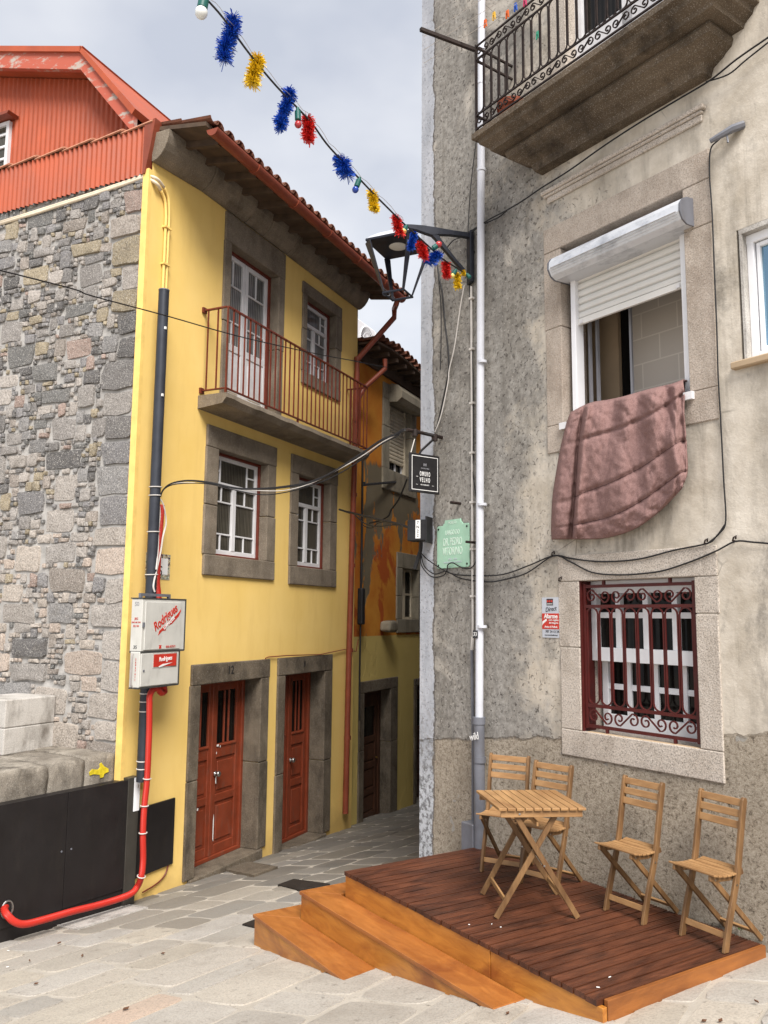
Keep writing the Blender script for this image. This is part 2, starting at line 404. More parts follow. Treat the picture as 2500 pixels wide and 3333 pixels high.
M['teak_leg'] = wood('acacia_leg', (.15,.078,.032), (.26,.142,.058), (.095,.045,.018), 'z', .52, 9)
M['red_door'] = plain('terracotta_door_paint', (.205,.038,.014), .5, .22, 5, dirt=.35, bump=.15)
M['brown_door'] = wood('dark_brown_door', (.055,.022,.012), (.09,.036,.018), None, 'z', .5)
M['terracotta_paint'] = plain('terracotta_metal_paint', (.23,.052,.026), .45, .22, 4, dirt=.25)
M['rail_paint'] = plain('rust_red_rail_paint', (.15,.026,.013), .5, .25, 9, dirt=.3)
M['corrugated'] = plain('red_corrugated_sheet', (.40,.080,.030), .55, .17, 2.2, dirt=.14)
M['fascia_paint'] = (lambda t: t.out(t.mix(t.ramp(t.noise(7, 6, .7, vec=t.scale(.4, 1, 1)), (.52, 0), (.6, 1)), (.44,.10,.06), (.42,.36,.31)), .7))(T('flaking_red_fascia'))
M['tile'] = plain('clay_roof_tile', (.17,.062,.034), .85, .4, 7, bump=.3, dirt=.5)
M['tile_pale'] = plain('pale_clay_tile', (.50,.23,.14), .85, .25, 7, bump=.2, dirt=.25)
M['eave_wood'] = plain('dark_eave_board', (.085,.055,.036), .9, .35, 8)
M['sash_grey'] = plain('grey_sash_aluminium', (.26,.26,.28), .4, .1)
M['white_paint'] = plain('white_window_paint', (.72,.71,.72), .45, .08, 5, dirt=.06)
M['white_alu'] = plain('white_aluminium', (.87,.87,.89), .35, .05, 4)
M['shutter_white'] = plain('white_shutter_slat', (.76,.74,.70), .45, .06, 4)
M['shutter_box'] = (lambda t: t.out(t.mix(t.op('MULTIPLY', t.ramp(t.noise(5, 7, .72, vec=t.scale(.6, 1, 1)), (.47, 0), (.68, 1)), .75), (.66,.68,.72), (.19,.21,.25)), .45, None, .4, .2))(T('weathered_shutter_box'))
M['dull_shutter'] = plain('dull_cream_shutter', (.66,.58,.44), .6, .15, 6, dirt=.3)
M['iron'] = plain('rusty_iron', (.03,.019,.016), .6, .5, 22, .3, dirt=.2, bump=.2)
M['red_iron'] = plain('oxblood_iron_paint', (.075,.006,.004), .5, .2, 12, dirt=.15)
M['red_dark'] = plain('oxblood_jamb_paint', (.07,.007,.005), .6, .2, 8)
M['lamp_metal'] = plain('dark_blue_grey_metal', (.017,.019,.028), .45, .2, 9, .3)
M['black'] = plain('black_plastic', (.014,.013,.014), .5, .3, 12)
M['cable'] = plain('black_cable', (.012,.011,.012), .55, .2, 12)
M['cable_grey'] = plain('grey_cable', (.36,.33,.31), .6, .15, 12)
M['cable_white'] = plain('white_cable', (.62,.58,.54), .6, .12, 12)
M['pipe_white'] = plain('pale_grey_pipe', (.60,.61,.66), .42, .1, 3, dirt=.16)
M['pipe_dark'] = plain('grey_iron_pipe', (.17,.175,.20), .5, .2, 5, .2, dirt=.3)
M['pole'] = plain('blue_grey_pole', (.040,.044,.056), .5, .2, 5, .3)
M['cabinet'] = plain('grey_white_cabinet', (.56,.55,.51), .45, .08, 5, dirt=.16)
M['cabinet_trim'] = plain('cabinet_seal', (.05,.05,.048), .6)
M['red_print'] = plain('red_print', (.52,.035,.02), .5, .1)
M['white_print'] = plain('white_print', (.80,.79,.77), .5, .05)
M['dark_print'] = plain('dark_print', (.03,.03,.035), .5, .1)
M['grey_print'] = plain('grey_print', (.30,.30,.32), .5, .1)
M['hose'] = (lambda t: t.out(t.mix(t.noise(6, 4), (.50,.022,.014), (.62,.04,.024)), .42, t.bump(t.wave(36, .0, 0, 1, d='DIAGONAL'), .6, .006), .45))(T('red_corrugated_hose'))
M['charcoal'] = plain('charcoal_steel_panel', (.020,.017,.017), .5, .15, 3, .3, dirt=.08)
M['charcoal_post'] = plain('olive_grey_post', (.055,.05,.042), .5, .2, 4, .2)
M['brass'] = plain('old_brass', (.30,.18,.05), .4, .25, 12, .9)
M['chrome'] = plain('dull_chrome', (.42,.41,.40), .3, .1, 12, .95)
M['rust_iron'] = plain('cast_iron_cover', (.035,.028,.024), .7, .35, 14, .4, bump=.3)
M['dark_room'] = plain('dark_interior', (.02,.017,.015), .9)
M['room_wall'] = plain('interior_plaster', (.46,.34,.22), .9, .1, 3)
M['clay_pot'] = plain('clay_flowerpot', (.30,.075,.035), .8, .2, 8)
M['green_sign'] = plain('pale_green_enamel', (.36,.58,.43), .4, .14, 5, dirt=.1)
M['sign_letter'] = plain('pale_sign_lettering', (.62,.74,.64), .5, .08)
M['sign_silver'] = plain('brushed_sign_silver', (.55,.57,.62), .38, .08, 8, .3)
M['leaf'] = plain('green_leaf', (.06,.11,.03), .6, .3, 12)
M['dry_leaf'] = plain('dry_leaf', (.13,.06,.03), .8, .3, 12)
M['bulb_green'] = plain('green_lamp_socket', (.012,.10,.085), .4, .15, 8)
def glassy(name, c1, c2, fold=10, spec=.6, rough=.06):
    t = T(name)
    f = t.wave(fold, 2.2, 3, 1.5, vec=t.scale(1, 1, .08), d='X')
    c = t.mix(t.ramp(f, (.2, 0), (.8, 1)), c1, c2)
    c = t.mix(t.ramp(t.noise(1.8, 4), (.4, 0), (.65, .7)), c, mul(c1, .55))
    return t.out(c, rough, None, spec)
M['pane'] = glassy('curtained_pane', (.035,.03,.022), (.11,.10,.08), 9, .35)
M['pane_pale'] = glassy('pale_curtained_pane', (.10,.10,.10), (.30,.30,.29), 7, .4)
M['pane_dark'] = glassy('dark_pane', (.006,.0055,.005), (.018,.016,.014), 6, .16)
def m_sky_pane():
    t = T('sky_mirroring_pane'); return t.out((.20,.33,.43), .03, None, .8, .9)
M['pane_mirror'] = m_sky_pane()
def m_quilt():
    t = T('dusty_rose_linen')
    w = t.op('ADD', t.noise(260, 2, .5, vec=t.scale(1, 1, .2)), t.noise(260, 2, .5, vec=t.scale(.2, 1, 1)))
    c = t.mix(t.ramp(t.op('MULTIPLY', w, .5), (.4, 0), (.6, 1)), (.205,.118,.108), (.29,.18,.166))
    c = t.mix(t.ramp(t.noise(4, 5), (.35, 0), (.7, .06)), c, (.17,.095,.092))
    cz = t.op('ABSOLUTE', t.op('SUBTRACT', t.noise(7, 5, .6, vec=t.scale(2.6, 1, .55), dist=.8), .5))
    h = t.op('ADD', t.op('ADD', t.op('MULTIPLY', t.noise(34, 4, .6, dist=.8), .5), t.op('MULTIPLY', cz, -1.7)), t.op('MULTIPLY', w, .10))
    return t.out(c, .92, t.bump(h, .6, .009), .12)
M['quilt'] = m_quilt()
M['quilt_seam'] = plain('dark_quilt_stitching', (.085,.035,.037), .9)
def tinsel(name, c):
    t = T(name); t.m.use_backface_culling = False
    return t.out(t.mix(t.noise(40, 2), mul(c, .7), mul(c, 1.15)), .35, None, .5)
PCOL = dict(blue=(.014,.085,.50), yellow=(.90,.60,.025), red=(.70,.03,.025))
for k, v in PCOL.items(): M['tinsel_'+k] = tinsel(k+'_tinsel', v)
def bulbm(n, c): t = T(n); return t.out(c, .18, None, .5)
M['bulb_white'] = bulbm('white_bulb', (.75,.76,.74)); M['bulb_red'] = bulbm('red_bulb', (.42,.04,.045))
M['bulb_blue'] = bulbm('blue_bulb', (.02,.06,.34)); M['bulb_yellow'] = bulbm('yellow_bulb', (.75,.62,.18))
def m_azulejo():
    t = T('painted_tile_border'); n = t.noise(30, 3, .6, dist=1.0)
    return t.out(t.ramp(n, (.40, (.02,.03,.10)), (.46, (.42,.28,.08)), (.52, (.70,.66,.55)), (.6, (.08,.14,.10))), .2, None, .5)
M['azulejo'] = m_azulejo()
def m_blockwall():
    t = T('whitewashed_tiled_wall')
    n = t.N.new('ShaderNodeTexBrick'); t.nt.links.new(t.scale(1, 1, 1), n.inputs[0])
    mp = t.N.new('ShaderNodeCombineXYZ'); x, y, z = t.xyz(); t.nt.links.new(x, mp.inputs[0]); t.nt.links.new(z, mp.inputs[1]); t.nt.links.new(mp.outputs[0], n.inputs[0])
    n.inputs['Scale'].default_value = 1; n.inputs['Brick Width'].default_value = .35; n.inputs['Row Height'].default_value = .22; n.inputs['Mortar Size'].default_value = .006
    n.inputs['Color1'].default_value = (.60,.54,.47,1); n.inputs['Color2'].default_value = (.56,.50,.43,1); n.inputs['Mortar'].default_value = (.72,.66,.58,1)
    return t.out(n.outputs[0], .6)
M['blockwall'] = m_blockwall()
# ------------------------------------------------------------------ frames of the walls
AY = R(90-24.68)
ST = Fr(at_d('A', 850, 1500, 9.232).to_2d().to_3d(), AY - math.pi/2)      # rubble side wall
YF = Fr(ST.w(.08, 0, 0), AY)                                              # yellow facade
ZY = -3.15; YF.P.z = ZY; ST.P.z = ZY
OF = Fr(YF.w(5.55, .1, -3.95-ZY), AY)                                     # orange house
RH = Fr(ST.w(0, 1.5, 0), AY - math.pi/2)
g0 = Vector((2.0*1.12, 4.9*1.12, 0))*1.015
GF = Fr((g0.x, g0.y, GZ0), R(35.4) - math.pi/2)                           # grey house
WP = Fr(ST.w(0, 0, .08), R(57))                                           # low wall and steel panel
DZ = -1.96                                                                # deck level
dA, dB = on_z('J', 540, 388, DZ), on_z('K', 790, 1430, DZ)
DF = Fr((dA.x, dA.y, DZ-.62), math.atan2(dB.y-dA.y, dB.x-dA.x))
DH = .62                                                                  # deck height in its frame
DL = (dB-dA).length

# ------------------------------------------------------------------ ground and paving
def stone_poly(cx, cy, w, h, rot=0, jit=.08, nseg=4, rnd_=.25):
    """outline of a worn stone: rounded, slightly irregular quadrilateral"""
    cs = [Vector((sx*w/2*(1+random.uniform(-jit, jit*.4)), sy*h/2*(1+random.uniform(-jit, jit*.4)))) for sx, sy in ((-1,-1),(1,-1),(1,1),(-1,1))]
    pts = []
    for i in range(4):
        p, a, b = cs[i], cs[i-1], cs[(i+1) % 4]
        k = rnd_*min(w, h)
        q0 = p + (a-p).normalized()*k*random.uniform(.5, 1.2); q1 = p + (b-p).normalized()*k*random.uniform(.5, 1.2)
        pts += [q0, q0*.25 + p*.5 + q1*.25, q1]
        e = cs[(i+1) % 4]; m = (p+e)/2
        pts.append(m + Vector((random.uniform(-1,1), random.uniform(-1,1)))*min(w, h)*.03)
    c, s = math.cos(rot), math.sin(rot)
    return [(cx + q.x*c - q.y*s, cy + q.x*s + q.y*c) for q in pts]
g = MB()
xs = [-40,-20,-10,-6,-4,-2,0,2,4,8,20,40]; ys = [-40,-20,-8,-3,0,3,6,9,12,15,17,25,40]
n = len(xs)
g.add([(x, y, gz(x, y)) for y in ys for x in xs], [(j*n+i, j*n+i+1, j*n+n+i+1, j*n+n+i) for j in range(len(ys)-1) for i in range(n-1)])
tag(g.build('ground', M['joint']), None, None, kind='structure')
pv = MB(); ang = R(55)
ca, sa = math.cos(ang), math.sin(ang)
v = -7.0
PAL = [(.47,.425,.36),(.45,.41,.355),(.45,.42,.38),(.48,.43,.355),(.42,.39,.345),(.46,.425,.375),(.49,.44,.37)]
while v < 16:
    h = random.choice([.28, .34, .40, .46, .54]); u = -6 + random.uniform(0, .5)
    while u < 22:
        w = random.uniform(.34, .95)
        cx, cy = (u+w/2)*ca - (-v-h/2+7)*-sa*0 , 0
        X = (u+w/2)*ca + (v+h/2)*-sa + 2.5; Y_ = (u+w/2)*sa + (v+h/2)*ca - 1.0
        if -7.5 < X < 5.5 and .6 < Y_ < 17.5:
            gap = random.uniform(.008, .026)
            P = stone_poly(X, Y_, w-gap, h-gap, ang+random.uniform(-.03, .03), .08, rnd_=.24); P = [(a+.012*noise.noise(Vector((a*7, b*7, 1))), b+.012*noise.noise(Vector((a*7, b*7, 5)))) for a, b in P]
            c = random.choice(PAL); k = random.uniform(.88, 1.06)
            if random.random() < .03: c = (.54,.42,.33)
            lane = Y_ - (8.5+.12*X) + .9*noise.noise(Vector((X*.8, Y_*.8, 2)))      # stones down the lane get a darker tint, ragged start
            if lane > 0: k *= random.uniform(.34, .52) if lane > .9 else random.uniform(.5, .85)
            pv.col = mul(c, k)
            top = random.uniform(.004, .010); tl = random.uniform(-.005, .005)
            z0 = lambda x, y, d: gz(x, y) + d + tl*(x-X)
            m = len(P)
            ring = [(x, y, z0(x, y, -.012)) for x, y in P]
            sh_ = lambda k, d: [(X+(x-X)*k, Y_+(y-Y_)*k, z0(X+(x-X)*k, Y_+(y-Y_)*k, d+random.uniform(-.0012, .0012))) for x, y in P]
            ring2 = sh_(.975, top*.9)
            ring3 = sh_(.72, top+.0015)
            pv.add(ring+ring2+ring3+[(X, Y_, z0(X, Y_, top+.001))],
                   [(i, (i+1) % m, m+(i+1) % m, m+i) for i in range(m)] + [(m+i, m+(i+1) % m, 2*m+(i+1) % m, 2*m+i) for i in range(m)] +
                   [(2*m+i, 2*m+(i+1) % m, 3*m) for i in range(m)])
        u += w
    v += h
pv.col = None
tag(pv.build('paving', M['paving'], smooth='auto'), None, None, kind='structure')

def ground_plate(name, label, cat, pts, mat, th=.02, group=None, frame=0):
    """a cover lying in the paving; pts = survey points on the ground"""
    W_ = []
    for c, x, y in pts:
        r = ray(c, x, y); z = -2.6
        for _ in range(12): q = r*(z/r.z); z = gz(q.x, q.y)
        W_.append(r*(z/r.z))
    c = sum(W_, Vector())/len(W_)
    mb = MB(); ins = [c + (q-c)*.93 for q in W_]
    z = lambda q, d: (q.x-c.x, q.y-c.y, gz(q.x, q.y)-c.z+d)
    n = len(W_)
    mb.add([z(q, -.01) for q in W_]+[z(q, th) for q in W_]+[z(q, th) for q in ins]+[z(q, th-.008) for q in ins]+[z(c + (q-c)*.90, th-.008 if frame else th) for q in W_]+[z(c + (q-c)*.90, th) for q in W_],
       [(i, (i+1) % n, n+(i+1) % n, n+i) for i in range(n)]+[(n+i, n+(i+1) % n, 2*n+(i+1) % n, 2*n+i) for i in range(n)]+
       [(2*n+i, 2*n+(i+1) % n, 3*n+(i+1) % n, 3*n+i) for i in range(n)]+[(3*n+i, 3*n+(i+1) % n, 4*n+(i+1) % n, 4*n+i) for i in range(n)]+
       [(4*n+i, 4*n+(i+1) % n, 5*n+(i+1) % n, 5*n+i) for i in range(n)]+[tuple(5*n+i for i in range(n))])
    o = mb.build(name, mat, fr=Fr(c, 0)); tag(o, label, cat, group); return o
ground_plate('stone_cover', 'thin stone slab lying proud of the paving before the left red door', 'cover', [('I',405,1540),('I',600,1582),('I',745,1530),('I',540,1492)], M['granite_dark'], .035)
ground_plate('drain_grate', 'dark iron drain cover in the paving behind the wooden steps', 'drain cover', [('I',745,1632),('I',880,1665),('I',1060,1628),('I',840,1598)], M['rust_iron'], .022)
ground_plate('drain_grate', 'small dark iron cover half hidden by the lowest wooden step', 'drain cover', [('L',1308,690),('L',1400,712),('L',1470,690),('L',1380,662)], M['rust_iron'], .022)
ground_plate('manhole_cover', 'long stone lidded manhole beside the red hose', 'manhole', [('L',255,683),('L',420,715),('L',800,595),('L',640,570)], M['granite_block'], .018, frame=1)

# ------------------------------------------------------------------ yellow house
yh = YF.thing('yellow_house', 'narrow yellow rendered house with rubble side wall, red balcony and two terracotta doors', 'house')
y = YF
def rect(fr, c, tl, br, off=0):
    a, b = fr.px(c, *tl, off), fr.px(c, *br, off); return (a.x, b.x, b.z, a.z)
ZB = -ZY                                             # local z = world z + ZB
zw = lambda z: z + ZB
# openings in facade coordinates: (u0,u1,z0,z1)
D1 = (1.26, 2.60, zw(-3.10), zw(-.845)); D2 = (3.24, 4.42, zw(-3.30), zw(-.845))
W1 = (1.47, 2.64, zw(.76), zw(2.13)); W2 = (3.50, 4.50, zw(.735), zw(2.13))
U2 = (3.64, 4.60, zw(3.76), zw(5.0)); UD = (1.60, 2.80, zw(2.86), zw(4.98))
YL = 5.45
wl = MB(); wl.wall(0, YL, -.8, zw(5.75), [D1, D2, W1, W2, U2, UD], 0, .34)
wl.quad((YL,0,-.8),(YL,4,-.8),(YL,4,zw(5.75)),(YL,0,zw(5.75)))
wl.quad((-.0,4,-.8),(-.0,4,zw(5.75)),(YL,4,zw(5.75)),(YL,4,-.8))
wl.box(.001, YL-.02, .345, .365, -.8, zw(5.7))
wl.build('wall', M['yellow'], yh)
mb = MB(); mb.box(-.055, .0, -.002, .085, .6, zw(5.2)); mb.build('corner_pilaster', M['yellow_paint'], yh)
def surround(name, op, parent, mat, l, r, t, b, prot=.03, depth=.30, sill=True, j=.015):
    u0, u1, z0, z1 = op; m = MB(); R_ = lambda: random.uniform(-j, j)
    m.box(u0-l+R_(), u1+r+R_(), -prot-.002, depth, z1, z1+t)
    zs = z0
    if sill: m.box(u0-l+R_(), u1+r+R_(), -prot-.004, depth, z0-b, z0)
    mid = z0 + (z1-z0)*random.uniform(.4, .6)
    for a, c in ((zs, mid-.003), (mid+.003, z1-.002)):
        m.box(u0-l+R_(), u0, -prot, depth, a, c); m.box(u1, u1+r+R_(), -prot, depth, a, c)
    return m.build(name, mat, parent, bevel=.012, seg=2)
surround('stone_surround', W1, yh, M['granite_brown'], .26, .22, .28, .26)
surround('stone_surround', W2, yh, M['granite_brown'], .23, .25, .28, .27)
surround('stone_surround', U2, yh, M['granite_brown'], .13, .20, .19, .20)
surround('stone_surround', UD, yh, M['granite_brown'], .15, .16, .40, .1, sill=False)
surround('stone_surround', D1, yh, M['granite_dark'], .19, .21, .25, .1, sill=False, depth=.33)
surround('stone_surround', D2, yh, M['granite_dark'], .20, .24, .25, .1, sill=False, depth=.33)
mb = MB(); mb.box(D1[0]-.1, D1[1]+.1, -.06, .33, -.35, D1[2]); mb.box(D2[0]-.1, D2[1]+.08, -.06, .33, -.5, D2[2]); mb.build('doorstep', M['granite_dark'], yh, bevel=.015, seg=2)
def cross_window(op, y0, parent, pane):
    """white casement window with a transom light, in a red outer frame"""
    u0, u1, z0, z1 = op
    of = MB(); t = .035
    of.box(u0, u1, y0-.03, y0+.05, z1-t, z1); of.box(u0, u1, y0-.035, y0+.05, z0, z0+t)
    of.box(u0, u0+t, y0-.03, y0+.05, z0+t, z1-t); of.box(u1-t, u1, y0-.03, y0+.05, z0+t, z1-t)
    fr_ = MB(); a, b, c, d = u0+t, u1-t, z0+t, z1-t; s = .05; B = fr_.box; H = d-c; W_ = b-a; zt = d-H*.29; mu = (a+b)/2; f = .022
    B(a, a+s, y0, y0+.05, c, d); B(b-s, b, y0, y0+.05, c, d); B(a+s, b-s, y0, y0+.05, d-s, d); B(a+s, b-s, y0+.001, y0+.05, c, c+s+.01)
    B(a+s, b-s, y0-.006, y0+.05, zt-.03, zt+.03); B(mu-.042, mu+.042, y0-.004, y0+.05, c+s+.01, zt-.03)
    for x in (a+s+W_*.17, b-s-W_*.17): B(x-f/2, x+f/2, y0+.012, y0+.045, zt+.03, d-s)
    zq = (zt+.03+d-s)/2
    for p, q in ((a+s, a+s+W_*.17-f/2), (b-s-W_*.17+f/2, b-s)): B(p, q, y0+.012, y0+.045, zq-f/2, zq+f/2)
    hb = (zt-.03)-(c+s+.01); z1b = c+s+.01
    for p, q in ((a+s, mu-.042), (mu+.042, b-s)):
        for k in (.25, .76): B(p, q, y0+.012, y0+.045, z1b+hb*k-f/2, z1b+hb*k+f/2)
        x = (p+q)/2
        B(x-f/2, x+f/2, y0+.012, y0+.045, z1b, z1b+hb*.25-f/2); B(x-f/2, x+f/2, y0+.012, y0+.045, z1b+hb*.76+f/2, zt-.03)
    w = fr_.build('window', M['white_paint'], parent, bevel=.004)
    of.build('outer_frame', M['rail_paint'], w, bevel=.004)
    g = MB(); g.box(a+.01, b-.01, y0+.03, y0+.036, c+.01, d-.01); g.build('pane', pane, w)
    return w
cross_window(W1, .13, yh, M['pane']); cross_window(W2, .13, yh, M['pane']); cross_window(U2, .13, yh, M['pane_pale'])
# french door on the balcony
u0, u1, z0, z1 = UD; y0 = .15; t = .035
of = MB(); of.box(u0, u1, y0-.03, y0+.05, z1-t, z1); of.box(u0, u0+t, y0-.03, y0+.05, z0, z1-t); of.box(u1-t, u1, y0-.03, y0+.05, z0, z1-t)
fd = MB(); gl = MB(); a, b, d = u0+t, u1-t, z1-t; mu = (a+b)/2; zl = z0+.78
for p, q in ((a, mu-.006), (mu+.006, b)):
    B = fd.box; s = .065
    B(p, p+s, y0, y0+.05, z0+.02, d); B(q-s, q, y0, y0+.05, z0+.02, d); B(p+s, q-s, y0, y0+.05, d-s, d); B(p+s, q-s, y0, y0+.05, zl-.05, zl+.05)
    B(p+s, q-s, y0+.012, y0+.05, z0+.02, zl-.05); B(p+s+.05, q-s-.05, y0+.002, y0+.02, z0+.16, zl-.14); B(p+s, q-s, y0+.004, y0+.05, z0+.02, z0+.1)
    zt = d-.42; B(p+s, q-s, y0+.012, y0+.045, zt-.012, zt+.012); B(p+s, q-s, y0+.012, y0+.045, zl+.36, zl+.385)
    x = (p+q)/2
    B(x-.011, x+.011, y0+.012, y0+.045, zt+.012, d-s); B(x-.011, x+.011, y0+.012, y0+.045, zl+.05, zl+.36)
    gl.box(p+.02, q-.02, y0+.03, y0+.036, zl, d-.02)
w = fd.build('balcony_door', M['white_paint'], yh, bevel=.004); of.build('outer_frame', M['rail_paint'], w); gl.build('pane', M['pane_pale'], w)
# street doors
def street_door(op, y0, parent, number, knob_u):
    u0, u1, z0, z1 = op; m = MB(); g = MB(); B = m.box
    B(u0, u0+.06, y0-.02, y0+.06, z0, z1); B(u1-.06, u1, y0-.02, y0+.06, z0, z1); B(u0+.06, u1-.06, y0-.02, y0+.06, z1-.05, z1); B(u0+.06, u1-.06, y0-.02, y0+.06, z0, z0+.05)
    a, b = u0+.06, u1-.06; mu = (a+b)/2; c, d = z0+.05, z1-.05; H = d-c
    for p, q in ((a, mu-.004), (mu+.004, b)):
        s = .09; lv = [c, c+.12, c+H*.30, c+H*.345, c+H*.56, c+H*.64, d-.09, d]
        B(p, p+s, y0+.01, y0+.05, c, d); B(q-s, q, y0+.01, y0+.05, c, d)
        for i in (0, 2, 4, 6): B(p+s, q-s, y0+.012, y0+.05, lv[i], lv[i+1])
        for i in (1, 3):
            B(p+s, q-s, y0+.034, y0+.05, lv[i], lv[i+1]); B(p+s+.04, q-s-.04, y0+.018, y0+.036, lv[i]+.05, lv[i+1]-.05)
        x = (p+q)/2
        for x_ in (x-.05, x+.05): B(x_-.012, x_+.012, y0+.012, y0+.04, lv[5], lv[6])
        B(p+s-.01, q-s+.01, y0-.002, y0+.012, lv[5]-.035, lv[5]-.005)
        g.box(p+s-.01, q-s+.01, y0+.04, y0+.046, lv[5]-.01, lv[6]+.01)
    B(mu-.03, mu+.03, y0-.004, y0+.02, c, d)
    o = m.build('door', M['red_door'], parent, bevel=.006)
    g.build('pane', M['pane_dark'], o)
    k = MB(); kz = c+H*.47
    prof = [(.0,.0),(.035,.0),(.035,.008),(.014,.012),(.014,.03),(.034,.042),(.04,.055),(.03,.07),(.0,.075)]
    k.lathe(prof, (0,0,0), 12)
    k.v = [(knob_u+vx, y0-.005-vz, kz+vy) for vx, vy, vz in k.v]; k.f = [f[::-1] for f in k.f]
    k.build('door_knob', M['chrome'], o, smooth=True)
    return o
d1 = street_door(D1, .25, yh, '12', 1.93+.06); d2 = street_door(D2, .25, yh, '8', 3.83+.05)
mb = MB(); mb.box(1.42, 1.60, .244, .262, zw(-1.66), zw(-1.60)); mb.build('letter_slot', M['brass'], d1, bevel=.004)
for c, x, y_, w_, h_ in (('I',380,785,.05,.03),('I',395,790,.012,.03),('I',372,830,.012,.03),('I',368,990,.022,.11),('I',352,1280,.02,.34),('I',258,1170,.03,.035)):
    p = YF.px(c, x, y_, .262); MB().prism([(p.x-w_/2, p.z-h_/2*.8), (p.x+w_/3, p.z-h_/2), (p.x+w_/2, p.z+h_/3), (p.x, p.z+h_/2), (p.x-w_/2, p.z+h_/4)], .2465, .2475).build('paint_chip', M['white_print'], d1)
p = YF.px('I', 465, 335, -.035); text('12', .15, p.x, -.034, p.z, M['black'], yh, 'house_number')
p = YF.px('I', 908, 297, -.035); text('8', .13, p.x, -.034, p.z, M['black'], yh, 'house_number')
# cornice: quarter-round stone under the eave
cz = zw(5.40); prof = [(0,-.0),(.03,.0),(.07,.015),(.13,.06),(.18,.125),(.215,.2),(.235,.28),(.24,.36),(0,.36)]
cm = MB(); u = -.02; stops = [0, .95, 1.9, 2.35, 3.0, 3.1, 3.7, 4.1, 4.55, YL+.05]
for i in range(len(stops)-1):
    a, b = stops[i]-.02, stops[i+1]-.02-.012; k = 1 + random.uniform(-.05, .03)
    zz = lambda u: cz - .10*max(0, 1-u/1.3)**2
    n = len(prof)
    cm.add([(a, -q[0]*k, zz(a)+q[1]) for q in prof]+[(b, -q[0]*k, zz(b)+q[1]) for q in prof],
           [tuple(range(n)), tuple(range(2*n-1, n-1, -1))]+[(i_, n+i_, n+(i_+1) % n, (i_+1) % n) for i_ in range(n)])
cm.build('cornice', M['granite_brown'], yh, bevel=.006)
# roof: boarded eave, barrel tiles, gutter
ez = zw(5.64); slope = math.tan(R(9)); EO = .74
zr = lambda yy: ez + (yy+EO)*slope
rb = MB(); rp_ = [(.02,-EO),(YL+.25,-EO),(YL+.25,4.2),(2.6,4.2),(.02,.05)]
n = 5; rb.add([(a_, b_, zr(b_)-.05) for a_, b_ in rp_]+[(a_, b_, zr(b_)) for a_, b_ in rp_],
    [tuple(range(n-1,-1,-1)), tuple(range(n, 2*n))]+[(i, (i+1) % n, n+(i+1) % n, n+i) for i in range(n)])
rf = rb.build('roof', M['eave_wood'], yh)
rt = MB(); k = 0; pitch_ = .215
while k*pitch_ < YL+.25:
    uc = -.0 + k*pitch_ + .1
    for (rad, dz, up) in ((.075, .03, 1), (.075, .075, -1)):
        cx = uc + (0 if up == 1 else pitch_/2)
        for seg in range(9):
            y0_, y1_ = -EO-.06+seg*.42, -EO-.06+(seg+1)*.42+.06
            if y1_ > .1 + cx*1.55: break
            r0, r1 = rad*1.12, rad*.92; vs = []
            for yy, rr, lift in ((y0_, r0, .012), (y1_, r1, -.008)):
                for q in range(7):
                    w_ = math.pi*q/6; vs.append((cx+rr*math.cos(w_)*1.0, yy, zr(yy)+lift+(rr*math.sin(w_)*.8+.02 if up == -1 else -rr*math.sin(w_)*.7+.06)))
                for q in range(7):
                    w_ = math.pi*q/6; rr2 = rr-.014; vs.append((cx+rr2*math.cos(w_), yy, zr(yy)+lift+(rr2*math.sin(w_)*.8+.02 if up == -1 else -rr2*math.sin(w_)*.7+.06)))
            fs = []
            for q in range(6): fs += [(q, q+1, 14+q+1, 14+q), (7+q, 21+q, 21+q+1, 7+q+1), (q, 7+q, 7+q+1, q+1), (14+q, 14+q+1, 21+q+1, 21+q)]
            fs += [(0,14,21,7),(6,13,27,20)]
            rt.add(vs, fs)
    k += 1
rt.build('roof_tiles', M['tile'], yh)
sl = MB()
for k in range(14): sl.box(.3+k*.4, .36+k*.4, -EO+.03, -.2, ez-.13, ez-.03)
for q in range(len(sl.v)):
    a_, b_, c_ = sl.v[q]; sl.v[q] = (a_, b_, c_+(b_+EO)*slope)
sl.build('rafter_ends', M['eave_wood'], yh)
gt = MB(); gp = []; GO = -.80; gzc = zw(5.56); gr = .078
for uu, dz in ((.06, .0), (YL+.12, -.03)):
    ring = []
    for q in range(13):
        w_ = math.pi + math.pi*q/12; ring.append((uu, GO+gr*math.cos(w_), gzc+dz+gr*math.sin(w_)*1.05))
    for q in range(13):
        w_ = 2*math.pi - math.pi*q/12; ring.append((uu, GO+(gr-.008)*math.cos(w_), gzc+dz+(gr-.008)*math.sin(w_)*1.05))
    gp.append(ring)
n = 26; gt.add(gp[0]+gp[1], [(i, (i+1) % n, n+(i+1) % n, n+i) for i in range(n)]+[tuple(range(n-1,-1,-1)), tuple(range(n, 2*n))])
for uu in (.065, YL+.115): gt.add([(uu, GO+gr*math.cos(math.pi+math.pi*q/12), gzc+gr*math.sin(math.pi+math.pi*q/12)) for q in range(13)], [tuple(range(13))])
for uu in (.95, 1.9, 2.85, 3.8, 4.75):
    gt.strip([(uu, GO+(gr+.006)*math.cos(math.pi+math.pi*q/12), gzc-.005*uu+(gr+.006)*1.05*math.sin(math.pi+math.pi*q/12)) for q in range(13)], .05, .012, (1,0,0))
gt.build('gutter', M['terracotta_paint'], yh, smooth=False)
